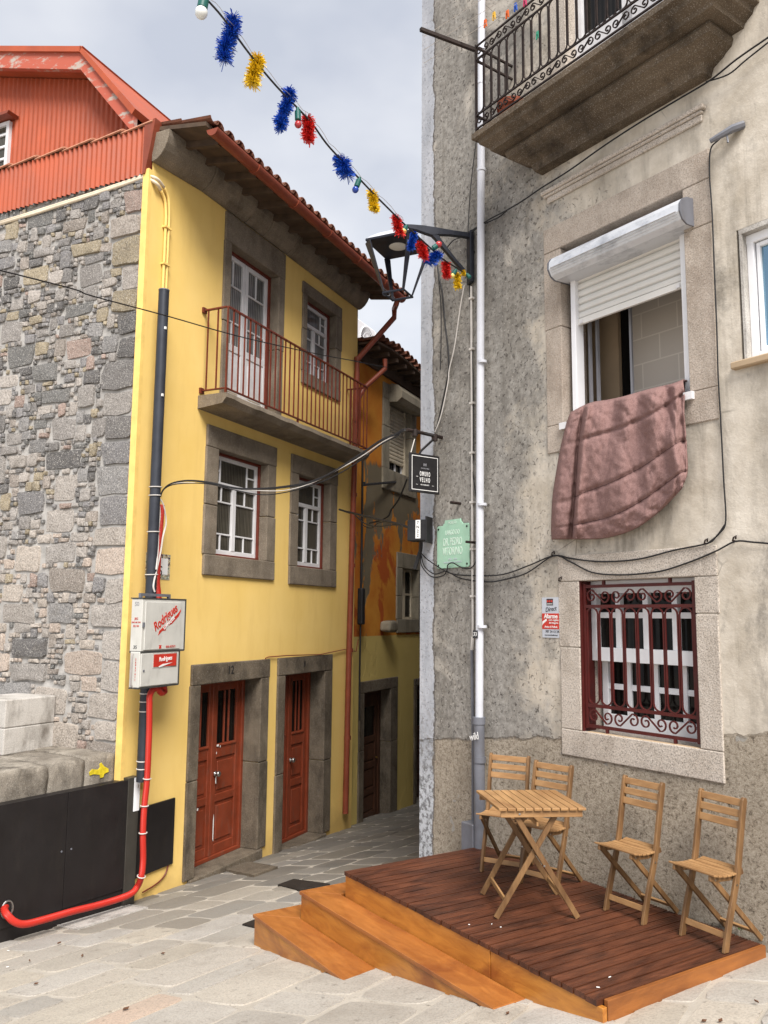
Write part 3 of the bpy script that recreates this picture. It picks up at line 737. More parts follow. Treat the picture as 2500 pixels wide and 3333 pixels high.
# downpipe from the gutter end back to the wall and down
q = lambda c, x, y_, off: YF.px(c, x, y_, off)
p0 = Vector((YL-.06, GO, gzc-.09)); p1 = q('S1', 597, 420, -.62); p2 = q('S1', 590, 590, -.60); p3 = q('S1', 55, 1200, -.07)
dp = MB(); u_ = p3.x
dp.tube([p0, p0+Vector((0,.03,-.10)), Vector((p2.x, p2.y, p2.z+.15)), p2, p3, p3+Vector((0,0,-.25)), Vector((5.14, -.075, 2.6)), Vector((5.09,-.075,.02))], .048, 10)
for z_ in (7.6, 6.5, 5.2, 4.0, 2.6, 1.2):
    uu = 5.09+(p3.x-5.09)*min(1, z_/p3.z)
    dp.tube([(uu,-.075,z_-.03),(uu,-.075,z_+.03)], .058, 10)
dp.tube([(p0.x, GO, gzc-.03), (p0.x, GO, gzc-.14)], [.07, .05], 10)
dp.build('downpipe', M['terracotta_paint'], yh, smooth='auto', bevel=0)
s1 = q('S1', 455, 1190, -.4); s2 = q('S1', 458, 1330, -.4); s3 = q('S1', 160, 1600, -.12)
mb = MB(); mb.tube([s1, s2, s3, Vector((p3.x+.02,-.08,s3.z-.25))], .045, 10); mb.build('branch_pipe', M['terracotta_paint'], yh, smooth='auto')
# thin wire from the downpipe over the door heads
mb = MB(); mb.tube([q('I',675,290,-.02), q('I',672,262,-.02), q('I',690,255,-.02), q('I',800,246,-.035), q('I',1000,240,-.035), q('I',1145,210,-.02), q('I',1215,222,-.02), q('I',1228,150,-.02)], .008, 5)
mb.build('door_bell_wire', M['terracotta_paint'], yh)
# balcony
bu0, bu1, bo = 1.02, 5.10, -.42; bz = zw(2.73)
mb = MB(); N_ = 26; top = []; vs = []; fs = []
for i in range(N_+1):
    u = bu0 + (bu1-bu0)*i/N_; e = .012*noise.noise(Vector((u*3, 1, 2))); e2 = .015*noise.noise(Vector((u*4, 5, 2)))
    vs += [(u, .02, bz), (u, bo+e, bz+e2*.6), (u, bo-.01+e, bz-.06+e2), (u, bo+.05+e2, bz-.13+e2), (u, .02, bz-.17)]
for i in range(N_):
    for k in range(5): a = 5*i+k; b = 5*i+(k+1) % 5; fs.append((a, b, b+5, a+5))
fs += [(4,3,2,1,0), tuple(5*N_+k for k in range(5))]
mb.add(vs, fs)
bal = mb.build('balcony', M['granite_brown'], yh)
rl = MB(); rz0, rz1 = bz+.07, bz+1.12; ro = bo+.04; r0, r1 = bu0+.05, bu1-.02
for z_, w_ in ((rz0, .014), (rz1, .018)):
    rl.box(r0, r1, ro-.018, ro+.018, z_-w_/2, z_+w_/2); rl.box(r0-.018, r0+.018, ro+.018, .03, z_-w_/2, z_+w_/2); rl.box(r1-.018, r1+.018, ro+.018, .03, z_-w_/2, z_+w_/2)
nb = 33
for i in range(nb): u = r0+(r1-r0)*i/(nb-1); rl.box(u-.008, u+.008, ro-.008, ro+.008, rz0, rz1)
for i in range(1, 3):
    for u in (r0, r1): rl.box(u-.008, u+.008, ro+.15*i-.008, ro+.15*i+.008, rz0, rz1)
for u in (r0, r0+1.75, r1-.6, r1): rl.box(u-.012, u+.012, ro-.012, ro+.012, bz-.01, rz0)
for z_ in (rz0, rz1): rl.box(r0-.035, r0+.035, -.03, .01, z_-.035, z_+.035)
rl.build('balcony_railing', M['rail_paint'], yh)
# cream conduits over the corner
for k, o_ in enumerate((0, .055)):
    s = lambda c, x, y_, off: YF.loc(ST.w(*ST.px(c, x, y_, off)))
    kk = o_*60
    pts = [s('A',-60,1168+kk*3,-.03-o_*.1), s('A',200,1090+kk*3,-.03), s('A',560,975+kk*3,-.03), s('A',800,893+kk*3,-.03), s('A',868,868+kk*3,-.03)]
    pz = YF.px('A', 905, 870, -.03).z - o_*1.1
    c1 = Vector((.13+.055*1-o_, -.025, pz)); 
    uA = .30 - o_
    pts += [Vector((.02, -.05, pz+.0)), Vector((uA-.12, -.03, pz-.03)), Vector((uA-.03, -.028, pz-.12)), Vector((uA, -.028, pz-.3)), Vector((uA, -.028, zw(3.0))), Vector((uA, -.028, zw(0.1)))]
    arc = smoothpts(pts[4:9], 4); MB().tube(pts[:4]+arc[:9], .02, 7).build('conduit', M['cream_pipe'], yh, smooth=True); MB().tube(arc[8:]+pts[9:], .019, 7).build('conduit', M['yellow_paint'], yh, smooth=True)
for i in range(11): z_ = zw(4.6-.46*i); MB().box(.215, .33, -.055, 0, z_-.012, z_+.012).build('pipe_clip', M['yellow_paint'], yh)
MB().tube([(.27,-.03,zw(-.2)),(.27,-.03,zw(-1.9))], .022, 7).build('conduit', M['yellow_paint'], yh, smooth=True)
# painted tile street sign set in a niche behind the pole
a, b = YF.px('Q3', 100, 800, .05), YF.px('Q3', 190, 1070, .05)
mb = MB(); mb.box(a.x-.25, b.x, -.004, .004, b.z, a.z); tl = mb.build('tile_panel', M['azulejo'], yh)
mb = MB(); mb.box(a.x-.2, b.x-.045, -.007, -.0045, b.z+.06, a.z-.05); mb.build('tile_face', M['white_print'], tl)
text('S', .15, YF.px('Q3',128,975).x, -.009, YF.px('Q3',128,975).z, M['dark_print'], tl)
# --- rubble side wall
sw = MB(); sw.box(-4.2, 0, -.004, .3, -.5, zw(5.25)); 
def tow(mb):
    mb.v = [tuple(YF.loc(ST.w(*q_))) for q_ in mb.v]; return mb
tow(sw).build('rubble_wall', M['mortar'], yh)
st = MB(); z = .9; SPAL = [(.30,.268,.238),(.22,.20,.182),(.37,.33,.29),(.44,.385,.33),(.35,.295,.245),(.15,.138,.128),(.29,.27,.25),(.25,.232,.22),(.40,.35,.30)]
def lump(mb, u, z_, w, h, relief):
    P = stone_poly(u, z_, w, h, random.uniform(-.05, .05), .19, rnd_=.17); m = len(P)
    P = [(p[0]+.028*noise.noise(Vector((p[0]*9, p[1]*9, 3)))*min(1, w*4), p[1]+.028*noise.noise(Vector((p[0]*9, p[1]*9, 8)))*min(1, h*4)) for p in P]
    def ring(k, d): return [(u+(x-u)*k, d+.012*noise.noise(Vector((x*14, zz*14, d*30))), z_+(zz-z_)*k) for x, zz in P]
    mb.add(ring(1, .010)+ring(.94, -relief*.85)+ring(.6, -relief)+[(u, -relief*1.02+.008*noise.noise(Vector((u*20, z_*20, 1))), z_)],
      [(i, (i+1) % m, m+(i+1) % m, m+i) for i in range(m)]+[(m+i, m+(i+1) % m, 2*m+(i+1) % m, 2*m+i) for i in range(m)]+[(2*m+i, 2*m+(i+1) % m, 3*m) for i in range(m)])
CE = .058; GX, GY = int(4.16/CE), int((zw(5.22)-.9)/CE)
occ = [[0]*GX for _ in range(GY)]
def tintc(low_=False):
    c = random.choice(SPAL); rr = random.random()
    if rr < .03: c = (.40,.29,.235)
    elif rr < .13: c = (.37,.30,.20)
    elif rr < .22: c = (.18,.17,.155)
    if low_ and random.random() < .6: c = random.choice([(.50,.43,.36),(.46,.39,.32),(.50,.40,.32),(.42,.37,.32)])
    kk = random.uniform(.84, 1.14); return (c[0]*kk*.97, c[1]*kk, c[2]*kk*1.05)
def try_put(i, k, w_, h_):
    if i+w_ > GX or k+h_ > GY: return False
    for b in range(k, k+h_):
        if any(occ[b][i:i+w_]): return False
    for b in range(k, k+h_):
        for a in range(i, i+w_): occ[b][a] = 1
    gp_ = random.uniform(-.004, .014); w, h = w_*CE, h_*CE
    st.col = tintc(k*CE+.9 < zw(.9)); lump(st, -.005-4.16*0-(GX-i)*CE+w/2, .9+k*CE+h/2, w-gp_, h-gp_, random.uniform(.016, .046))
    return True
for k in range(0, GY-4):                                   # long quoins at the corner
    w_, h_ = (random.randint(5, 9), random.randint(4, 6)); try_put(GX-w_, k, w_, h_)
for lo, hi, wr, hr, N_ in ((0, .55, (6, 10), (4, 6), 260), (0, 1, (5, 8), (3, 5), 200), (0, 1, (3, 5), (2, 4), 900), (0, 1, (2, 4), (2, 3), 2600), (0, 1, (2, 3), (1, 2), 4500)):
    for _ in range(N_): try_put(random.randint(0, GX-1), int((lo+(hi-lo)*random.random())*GY), random.randint(*wr), random.randint(*hr))
for k in range(GY):
    for i in range(GX):
        if not occ[k][i] and random.random() < .7: try_put(i, k, 1, 1)
st.col = None
tow(st).build('rubble_stones', M['stones'], yh, smooth='auto')
# corrugated cladding strip with a tile cap
def corr(mb, u0, u1, zlo, zhi, yy, pitch=.078, amp=.017):
    n = int((u1-u0)/pitch*6); vs = []; fs = []
    for i in range(n+1):
        u = u0+(u1-u0)*i/n; d = yy + amp*math.cos(2*math.pi*(u-u0)/pitch)
        vs += [(u, d, zlo(u)), (u, d, max(zhi(u), zlo(u)))]
    fs = [(2*i, 2*i+2, 2*i+3, 2*i+1) for i in range(n)]
    mb.add(vs, fs)
cc = MB(); corr(cc, -4.2, .01, lambda u: zw(5.14), lambda u: zw(5.74), -.05)
tow(cc).build('corrugated_cladding', M['corrugated'], yh, smooth=True)
mb = MB(); mb.box(-4.2, .0, -.03, .3, zw(5.16), zw(5.73))
mb.prism([(.0, zw(5.14)), (.03, zw(5.14)), (.10, zw(5.45)), (.16, zw(5.80)), (.0, zw(5.78))], -.075, .2)
tow(mb).build('corner_flashing', M['terracotta_paint'], yh)
cp = MB()
for i in range(9):
    u1_ = .12-.47*i; u0_ = u1_-.50
    vs = []
    for u, rr, lift in ((u0_, .085, -.0), (u1_, .10, .03)):
        for k in range(9): w_ = math.pi*k/8; vs.append((u, .04-rr*1.3*math.cos(w_), zw(5.735)+lift+rr*.55*math.sin(w_)))
    for u, rr, lift in ((u0_, .07, -.0), (u1_, .085, .03)):
        for k in range(9): w_ = math.pi*k/8; vs.append((u, .04-rr*1.3*math.cos(w_), zw(5.735)+lift+rr*.5*math.sin(w_)-.006))
    cp.add(vs, [(k, 9+k, 9+k+1, k+1) for k in range(8)]+[(18+k, 18+k+1, 27+k+1, 27+k) for k in range(8)]+[(k, k+1, 18+k+1, 18+k) for k in range(8)]+[(9+k, 27+k, 27+k+1, 9+k+1) for k in range(8)]+[(0,18,27,9),(8,17,35,26)])
tow(cp).build('verge_tiles', M['tile_pale'], yh)
# ------------------------------------------------------------------ red house behind
rh = RH.thing('red_house', 'tall red corrugated gable rising behind the rubble wall', 'house')
Z = lambda z: z - RH.P.z
GAB = [(-7.5, 9.75), (-2.42, 8.22), (-1.36, 6.95)]
def roofz(u):
    for (a, za), (b, zb) in zip(GAB, GAB[1:]):
        if a <= u <= b: return za+(zb-za)*(u-a)/(b-a)
    return 5
mb = MB(); corr(mb, -7.4, -1.40, lambda u: Z(4.5), lambda u: Z(roofz(u)-.22), .0, .10, .014)
mb.build('wall', M['corrugated'], rh, smooth=True)
mb = MB(); mb.prism([(-7.4, Z(4.0)), (-1.36, Z(4.0)), (-1.36, Z(6.9)), (-2.42, Z(8.15)), (-7.4, Z(9.65))], .03, 6); mb.build('house_body', M['corrugated'], rh)
mb = MB(); top = [(a, z+.10) for a, z in GAB]
for (a, za), (b, zb) in zip(GAB, GAB[1:]):
    mb.prism([(a, Z(za-.24)), (b, Z(zb-.24)), (b, Z(zb+.02)), (a, Z(za+.02))], -.30, -.22)
mb.build('fascia_board', M['fascia_paint'], rh)
mb = MB()
for (a, za), (b, zb) in zip(GAB, GAB[1:]):
    mb.prism([(a, Z(za+.02)), (b, Z(zb+.02)), (b+.06, Z(zb+.09)), (a, Z(za+.12))], -.34, 6.2)
    mb.prism([(a, Z(za-.20)), (b, Z(zb-.20)), (b, Z(zb-.12)), (a, Z(za-.12))], -.22, .05)
mb.build('roof', M['corrugated'], rh)
mb = MB(); mb.prism([(-1.40, Z(5)), (-1.30, Z(5)), (-1.30, Z(7.0)), (-1.40, Z(7.1))], -.03, .04); mb.build('corner_trim', M['terracotta_paint'], rh)
# its white window
a, b = RH.px('S4', 78, -20, -.03), RH.px('S4', 70, 290, -.03)
u1_ = (a.x+b.x)/2; zt_, zb_ = Z(7.75), Z(6.85)
mb = MB(); B = mb.box
B(u1_-1.0, u1_, -.06, .0, zt_-.06, zt_); B(u1_-1.0, u1_, -.06, .0, zb_, zb_+.06)
for x in (u1_-.06, u1_-.53, u1_-1.0): B(x, x+.06, -.06, .0, zb_+.06, zt_-.06)
for x in (u1_-.47, u1_-.94):
    for k in (.32, .55, .78): z_ = zb_+(zt_-zb_)*k; B(x, x+.41, -.045, -.01, z_-.018, z_+.018)
w = mb.build('window', M['white_paint'], rh)
mb = MB(); mb.box(u1_-.99, u1_-.01, -.02, -.012, zb_+.01, zt_-.01); mb.build('pane', M['pane'], w)
mb = MB(); mb.prism([(u1_-1.1, zt_+.02), (u1_+.1, zt_+.02), (u1_+.14, zt_+.06), (u1_-1.1, zt_+.10)], -.2, .0); mb.build('window_hood', M['terracotta_paint'], rh)

# ------------------------------------------------------------------ orange house down the lane
oh = OF.thing('orange_house', 'peeling orange house with a rolled shutter window, further down the narrow lane', 'house')
Z = lambda z: z - OF.P.z
OS = (1.47, 2.55, Z(2.80), Z(4.15)); OW = (2.14, 2.96, Z(-.04), Z(.95)); OD = (.50, 1.62, Z(-3.60), Z(-1.32)); OD2 = (2.90, 4.0, Z(-3.75), Z(-1.36))
mb = MB(); mb.wall(0, 9, -.6, Z(4.95), [OS, OW, OD, OD2], 0, .3); mb.quad((9,0,-.6),(9,4,-.6),(9,4,Z(4.95)),(9,0,Z(4.95))); mb.box(.01, 8.9, .301, .32, -.6, Z(4.9))
mb.build('wall', M['orange'], oh)
surround('stone_surround', OS, oh, M['orange_surround'], .30, .26, .30, .40)
surround('stone_surround', OW, oh, M['orange_surround'], .26, .24, .30, .26)
surround('stone_surround', OD, oh, M['granite_dark'], .19, .32, .20, .1, sill=False)
surround('stone_surround', OD2, oh, M['granite_dark'], .12, .2, .14, .1, sill=False)
mb = MB(); mb.box(OD[0]-.15, OD[1]+.2, -.08, .3, -.6, OD[2]); mb.build('doorstep', M['granite_dark'], oh, bevel=.02)
def slats(mb, u0, u1, z0, z1, y0, p=.06):
    z = z0
    while z < z1-.01:
        zz = min(z+p, z1); h = zz-z
        mb.add([(u0,y0+.022,z),(u1,y0+.022,z),(u0,y0,z+h*.20),(u1,y0,z+h*.20),(u0,y0-.003,z+h*.55),(u1,y0-.003,z+h*.55),(u0,y0+.002,z+h*.90),(u1,y0+.002,z+h*.90),(u0,y0+.022,zz),(u1,y0+.022,zz)],
               [(2*i, 2*i+1, 2*i+3, 2*i+2) for i in range(4)])
        mb.quad((u0,y0+.0135,zz-h*.10),(u1,y0+.0135,zz-h*.10),(u1,y0+.0135,zz+h*.12),(u0,y0+.0135,zz+h*.12)) if 0 else None
        z = zz
    mb.box(u0, u1, y0+.0225, y0+.03, z0, z1)
mb = MB(); slats(mb, OS[0]+.05, OS[1]-.05, OS[2]+.22, OS[3], .12, .075); sh = mb.build('roller_shutter', M['dull_shutter'], oh)
mb = MB()
for x in (OS[0], OS[1]-.05): mb.box(x, x+.05, .10, .18, OS[2], OS[3])
mb.build('guide_rails', M['dull_shutter'], sh)
mb = MB(); mb.box(OS[0]+.05, OS[1]-.05, .2, .22, OS[2], OS[2]+.3); mb.build('pane', M['pane_dark'], oh)
mb = MB()
for k in range(4): x = OS[0]+.05+k*.315; mb.box(x, x+.04, .16, .19, OS[2]+.03, OS[2]+.22)
mb.box(OS[0]+.02, OS[1]-.02, .14, .2, OS[2], OS[2]+.03); mb.build('inner_window', M['white_paint'], oh)
mb = MB(); c_ = Vector((0, -.11, OS[3]+.12)); mb.v = []
pr_ = [(-.02,-.16),(-.20,-.18),(-.30,-.10),(-.31,.03),(-.22,.15),(-.10,.19),(.0,.17)]
n = len(pr_); ua, ub = OS[0]-.06, OS[1]+.16
mb.add([(ua, a_, OS[3]+.12+b_) for a_, b_ in pr_]+[(ub, a_, OS[3]+.12+b_) for a_, b_ in pr_], [tuple(range(n-1,-1,-1)), tuple(range(n, 2*n))]+[(i, (i+1) % n, n+(i+1) % n, n+i) for i in range(n)])
mb.build('shutter_box', M['orange_surround'], oh)
mb = MB(); B = mb.box; u0, u1, z0, z1 = OW; y0 = .12; s = .045
B(u0, u0+s, y0, y0+.05, z0, z1); B(u1-s, u1, y0, y0+.05, z0, z1); B(u0+s, u1-s, y0, y0+.05, z1-s, z1); B(u0+s, u1-s, y0, y0+.05, z0, z0+s)
B((u0+u1)/2-.05, (u0+u1)/2+.05, y0-.003, y0+.05, z0+s, z1-s); zm = z0+(z1-z0)*.5
for p_, q_ in ((u0+s, (u0+u1)/2-.05), ((u0+u1)/2+.05, u1-s)): B(p_, q_, y0+.01, y0+.04, zm-.02, zm+.02)
w = mb.build('window', M['dull_shutter'], oh); mb = MB(); mb.box(u0+.01, u1-.01, y0+.03, y0+.036, z0+.01, z1-.01); mb.build('pane', M['pane_dark'], w)
for dd in (OD, OD2):
    mb = MB(); B = mb.box; u0, u1, z0, z1 = dd; y0 = .2
    B(u0, u0+.09, y0-.02, y0+.06, z0, z1); B(u1-.09, u1, y0-.02, y0+.06, z0, z1); B(u0+.09, u1-.09, y0-.02, y0+.06, z1-.09, z1)
    a, b, c, d = u0+.09, u1-.09, z0+.02, z1-.09
    B(a, a+.11, y0, y0+.04, c, d); B(b-.11, b, y0, y0+.04, c, d); H = d-c; lv = [0, .05, .19, .24, .40, .45, .61, .66, .90, 1]
    for i in (0, 2, 4, 6, 8): B(a+.11, b-.11, y0, y0+.04, c+H*lv[i], c+H*lv[i+1])
    for i in (1, 3, 5): B(a+.11, b-.11, y0+.022, y0+.04, c+H*lv[i], c+H*lv[i+1]); B(a+.15, b-.15, y0+.008, y0+.025, c+H*lv[i]+.035, c+H*lv[i+1]-.035)
    do = mb.build('door', M['brown_door'], oh, bevel=.005)
    mb = MB(); mb.box(a+.1, b-.1, y0+.028, y0+.034, c+H*.65, c+H*.91); mb.build('pane', M['pane_dark'], do)
    mb = MB(); mb.lathe([(.0,0),(.02,0),(.02,.03),(.0,.035)], (0,0,0), 8); mb.v = [(b-.055+x, y0-z, c+H*.47+y_) for x, y_, z in mb.v]; mb.f = [f[::-1] for f in mb.f]; mb.build('door_knob', M['brass'], do)
mb = MB(); c_ = OF.px('E', 310, 2095, -.12)
mb.prism([(-.2,-.1),(.16,-.13),(.22,.0),(.12,.10),(-.18,.08)], -.22, .0); mb.v = [(x+c_.x, y_, z+c_.z) for x, y_, z in mb.v]
mb.build('stone_corbel', M['orange_surround'], oh, bevel=.05, seg=3)
# tiled roof, a little sagging
oz = Z(4.82); osl = math.tan(R(2.5))
ozr = lambda u, v: oz + (v+.45)*osl + .05*math.sin(u*1.7)
mb = MB(); N_ = 18
vs = [(9.2*i/N_, v, ozr(9.2*i/N_, v)-.04*k) for k in (0, 1) for v in (-.45, 3.5) for i in range(N_+1)]
n = N_+1; mb.add(vs, [(i, i+1, n+i+1, n+i) for i in range(N_)]+[(2*n+i, 3*n+i, 3*n+i+1, 2*n+i+1) for i in range(N_)]+[(i, 2*n+i, 2*n+i+1, i+1) for i in range(N_)]+[(0, n, 3*n, 2*n)])
orf = mb.build('roof', M['eave_wood'], oh)
mb = MB(); k = 0
while k*.22 < 9:
    u = .08+k*.22
    for seg in range(6):
        y0_ = -.52+seg*.4+random.uniform(-.03, .03); y1_ = y0_+.46; tw = random.uniform(-.02, .02); lf = random.uniform(-.01, .015); vs = []
        for yy, rr, l_ in ((y0_, .095, .03), (y1_, .08, .0)):
            for q_ in range(7): w_ = math.pi*q_/6; vs.append((u+tw+rr*math.cos(w_), yy, ozr(u, yy)+l_+lf+rr*.9*math.sin(w_)))
            for q_ in range(7): w_ = math.pi*q_/6; vs.append((u+tw+(rr-.015)*math.cos(w_), yy, ozr(u, yy)+l_+lf+(rr-.015)*.9*math.sin(w_)))
        fs = []
        for q_ in range(6): fs += [(q_, q_+1, 14+q_+1, 14+q_), (7+q_, 21+q_, 21+q_+1, 7+q_+1), (q_, 7+q_, 7+q_+1, q_+1)]
        mb.add(vs, fs+[(0,14,21,7),(6,13,27,20)])
    k += 1
mb.build('roof_tiles', M['tile'], oh)
mb = MB()
for k in range(22): mb.box(.1+k*.4, .17+k*.4, -.42, -.02, oz-.12, oz-.05)
mb.box(0, 9, -.06, .0, oz-.25, oz+.06); mb.build('eave_boards', M['eave_wood'], oh)
# cable tie bar under the shutter, wires on the lower wall
a, b = OF.px('E', 155, 1250, -.25), OF.px('E', 345, 1232, -.02)
mb = MB(); mb.tube([a, b], .022, 6); mb.tube([a+Vector((0,0,-.02)), a+Vector((0,0,.05))], .03, 6)
mb.v = [(x-b.x, y_-b.y, z-b.z) for x, y_, z in mb.v]
ff = OF.sub(b.x, b.y, b.z); tag(mb.build('wire_bracket', M['black'], fr=ff), 'short black iron wire bracket below the cream shutter of the orange house', 'bracket')

# air conditioner on its roof
a = OF.px('S1', 320, 745, .55); af = OF.sub(a.x, .55, a.z-.86)
ac = af.thing('air_conditioner', 'white air conditioner standing on the tiled roof of the orange house', 'air conditioner')
mb = MB(); mb.box(-.92, .0, 0, .36, .0, .80); mb.build('casing', M['white_alu'], ac, bevel=.02, seg=2)
mb = MB(); mb.box(.001, .33, .002, .358, .002, .78); mb.build('side_panel', M['white_alu'], ac, bevel=.01)
mb = MB(); c_ = (-.40, -.006, .42); mb.lathe([(.0,0),(.31,0),(.31,.004),(0,.004)], (0,0,0), 28); mb.v = [(c_[0]+x, c_[1]+.004-z, c_[2]+y_) for x, y_, z in mb.v]; mb.f = [f[::-1] for f in mb.f]
fan = mb.build('fan_grille', M['dark_print'], ac)
mb = MB()
for k in range(36):
    w_ = 2*math.pi*k/36; mb.beam((c_[0]+.07*math.cos(w_), -.014, c_[2]+.07*math.sin(w_)), (c_[0]+.32*math.cos(w_), -.014, c_[2]+.32*math.sin(w_)), .006, .012, (0,1,0))
for r_ in (.07, .2, .32): mb.tube([(c_[0]+r_*math.cos(2*math.pi*k/28), -.014, c_[2]+r_*math.sin(2*math.pi*k/28)) for k in range(28)], .007, 5, True)
mb.build('guard_wires', M['white_alu'], fan)
mb = MB(); mb.box(.20, .29, -.001, .002, .66, .72); mb.build('vent', M['dark_print'], ac)
mb = MB(); mb.box(-.85, -.75, .05, .32, -.5, 0); mb.box(-.1, .0, .05, .32, -.5, 0); mb.build('feet', M['pipe_dark'], ac)

# ------------------------------------------------------------------ grey house
gh = GF.thing('grey_house', 'weathered grey rendered house with stone framed windows and iron balcony', 'house')
Z = lambda z: z - GZ0
q = GF.px
def opening(c, l, r, t, b, off=0):
    """opening from four survey points on its edges"""
    return (q(c, *l, off).x, q(c, *r, off).x, q(c, *b, off).z, q(c, *t, off).z)
UW = (q('F',306,1000).x, q('F',1016,1300).x, q('F',985,1310).z+.0, q('F',640,350).z)
UW = (UW[0], UW[1], UW[2]-.03, q('F',300,520).z)
LW = (q('G',478,700).x-.02, q('G',1190,700).x+.02, q('G',1235,1440).z, q('G',1175,345).z)
RW = (q('Q4',240,950).x+.005, q('Q4',240,950).x+1.0, q('Q4',275,1920).z, q('Q4',240,950).z)
BD = (-1.27, -.17, Z(4.25), Z(6.7))
CU = q('E', 496, 1000).x
mb = MB(); mb.wall(CU, 4.5, -.8, Z(7.7), [UW, LW, RW, BD], 0, .32)
SX, SY = CU-.651*14, .759*14; ZT = Z(7.7)  # unseen lane side, swung inward to narrow the lane and darken it
mb.quad((CU,0,-1.8),(CU,0,ZT),(SX,SY,ZT),(SX,SY,-1.8)); mb.quad((4.5,0,-1.8),(4.5,SY,-1.8),(4.5,SY,ZT),(4.5,0,ZT))
mb.quad((CU,0,ZT),(4.5,0,ZT),(4.5,SY,ZT),(SX,SY,ZT)); mb.quad((SX,SY,-1.8),(SX,SY,ZT),(4.5,SY,ZT),(4.5,SY,-1.8)); mb.quad((CU,0,-1.8),(4.5,0,-1.8),(4.5,0,-.8),(CU,0,-.8))
mb.build('wall', M['grey'], gh)
def gsur(op, o0, mat, j=.008):
    """stone surround from its outer corners: o0 = (u0,u1,z0,z1)"""
    m = MB(); a, b, c, d = op; A_, B_, C_, D_ = o0; dp_ = .30
    m.box(A_, B_, -.012, dp_, d, D_); m.box(A_+j, B_-j, -.013, dp_, C_, c)
    z1_ = c+(d-c)*.55
    m.box(A_+j, a, -.010, dp_, c+.003, z1_-.003); m.box(A_-j*.5, a, -.009, dp_, z1_+.003, d-.003)
    z2_ = c+(d-c)*.78
    m.box(b, B_-j, -.010, dp_, c+.003, z2_-.003); m.box(b, B_+j*.5, -.009, dp_, z2_+.003, d-.003)
    return m.build('stone_surround', mat, gh, bevel=.007, seg=2)
gsur(LW, (q('G',330,300).x, q('G',1340,300).x, q('G',1000,1590).z, q('G',700,190).z), M['granite_light'])
gsur(UW, (q('F',215,1000).x, q('F',1150,700).x, q('F',1180,1468).z, q('F',205,430).z), M['granite_pink'])
mb = MB(); mb.box(LW[0]+.05, LW[1]+.02, -.010, .05, LW[2]-.025, LW[2]+.004); mb.build('sill_render', M['room_wall'], gh, bevel=.008)
# lower window: white sash window behind an oxblood grille
u0, u1, z0, z1 = LW; yw = .15
MB().box(u0, u0+.012, .0, yw, z0, z1).build('jamb_lining', M['red_dark'], gh); MB().box(u1-.012, u1, .05, yw, z0, z1).build('jamb_lining', M['red_dark'], gh)
mb = MB(); B = mb.box; s = .07; zm = z0+(z1-z0)*.515
a, b = u0+.012, u1-.012
B(a, a+.05, yw-.03, yw+.05, zm-.06, z1); B(b-.05, b, yw-.03, yw+.05, zm-.06, z1); B(a+.05, b-.05, yw-.03, yw+.05, z1-.10, z1); B(a+.05, b-.05, yw-.035, yw+.05, zm-.06, zm+.045)
W_ = b-a
for k in (1, 2, 3): x = a+W_*k/4; B(x-.024, x+.024, yw-.02, yw+.03, zm+.045, z1-.10)
zq = zm+.045+(z1-.10-zm-.045)*.60
xs_ = [a+.05]+[a+W_*k/4 for k in (1, 2, 3)]+[b-.05]
for i in range(4): B(xs_[i]+(.024 if i else 0), xs_[i+1]-(.024 if i < 3 else 0), yw-.012, yw+.03, zq-.022, zq+.022)
w = mb.build('window', M['white_alu'], gh, bevel=.003)
mb = MB(); B = mb.box; y2 = yw+.05
B(a+.03, a+.085, y2, y2+.05, z0+.02, zm-.03); B(b-.06, b, y2, y2+.05, z0+.02, zm-.03); B(a+.085, b-.06, y2, y2+.05, z0, z0+.13)
for k in (1, 2, 3): x = a+.03+(W_-.03)*k/4; B(x-.022, x+.022, y2+.01, y2+.04, z0+.13, zm-.06)
zq = z0+.13+(zm-.06-z0-.13)*.52; xs_ = [a+.085]+[a+.03+(W_-.03)*k/4 for k in (1, 2, 3)]+[b-.06]
for i in range(4): B(xs_[i]+(.022 if i else 0), xs_[i+1]-(.022 if i < 3 else 0), y2+.012, y2+.04, zq-.022, zq+.022)
mb.build('lower_sash', M['white_alu'], w, bevel=.003)
mb = MB(); mb.box(a+.02, b-.02, yw+.025, yw+.03, zm, z1-.02); mb.box(a+.05, b-.02, y2+.03, y2+.035, z0+.02, zm); mb.build('pane', M['pane_dark'], w)
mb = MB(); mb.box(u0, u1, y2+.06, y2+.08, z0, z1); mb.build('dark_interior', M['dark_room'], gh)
def spiral(cx, cz, r0, r1, a0, a1, n=18): return [(cx+(r0+(r1-r0)*k/n)*math.cos(a0+(a1-a0)*k/n), cz+(r0+(r1-r0)*k/n)*math.sin(a0+(a1-a0)*k/n)) for k in range(n+1)]
def s_scroll(x0, x1, z0, z1, flip):
    """an S of two opposed volutes filling the rectangle"""
    w_, h = x1-x0, z1-z0; r = min(h*.44, w_*.215)
    L_ = spiral(x0+r*1.05, z0+h/2, r*.22, r, math.pi*2.5+.8, math.pi/2-.15, 20)     # opens clockwise, leaves at the top going right
    Rr = [(x0+x1-x, z0+z1-z) for x, z in L_][::-1]
    pts = L_+Rr
    if flip: pts = [(x, z0+z1-z) for x, z in pts]
    return pts
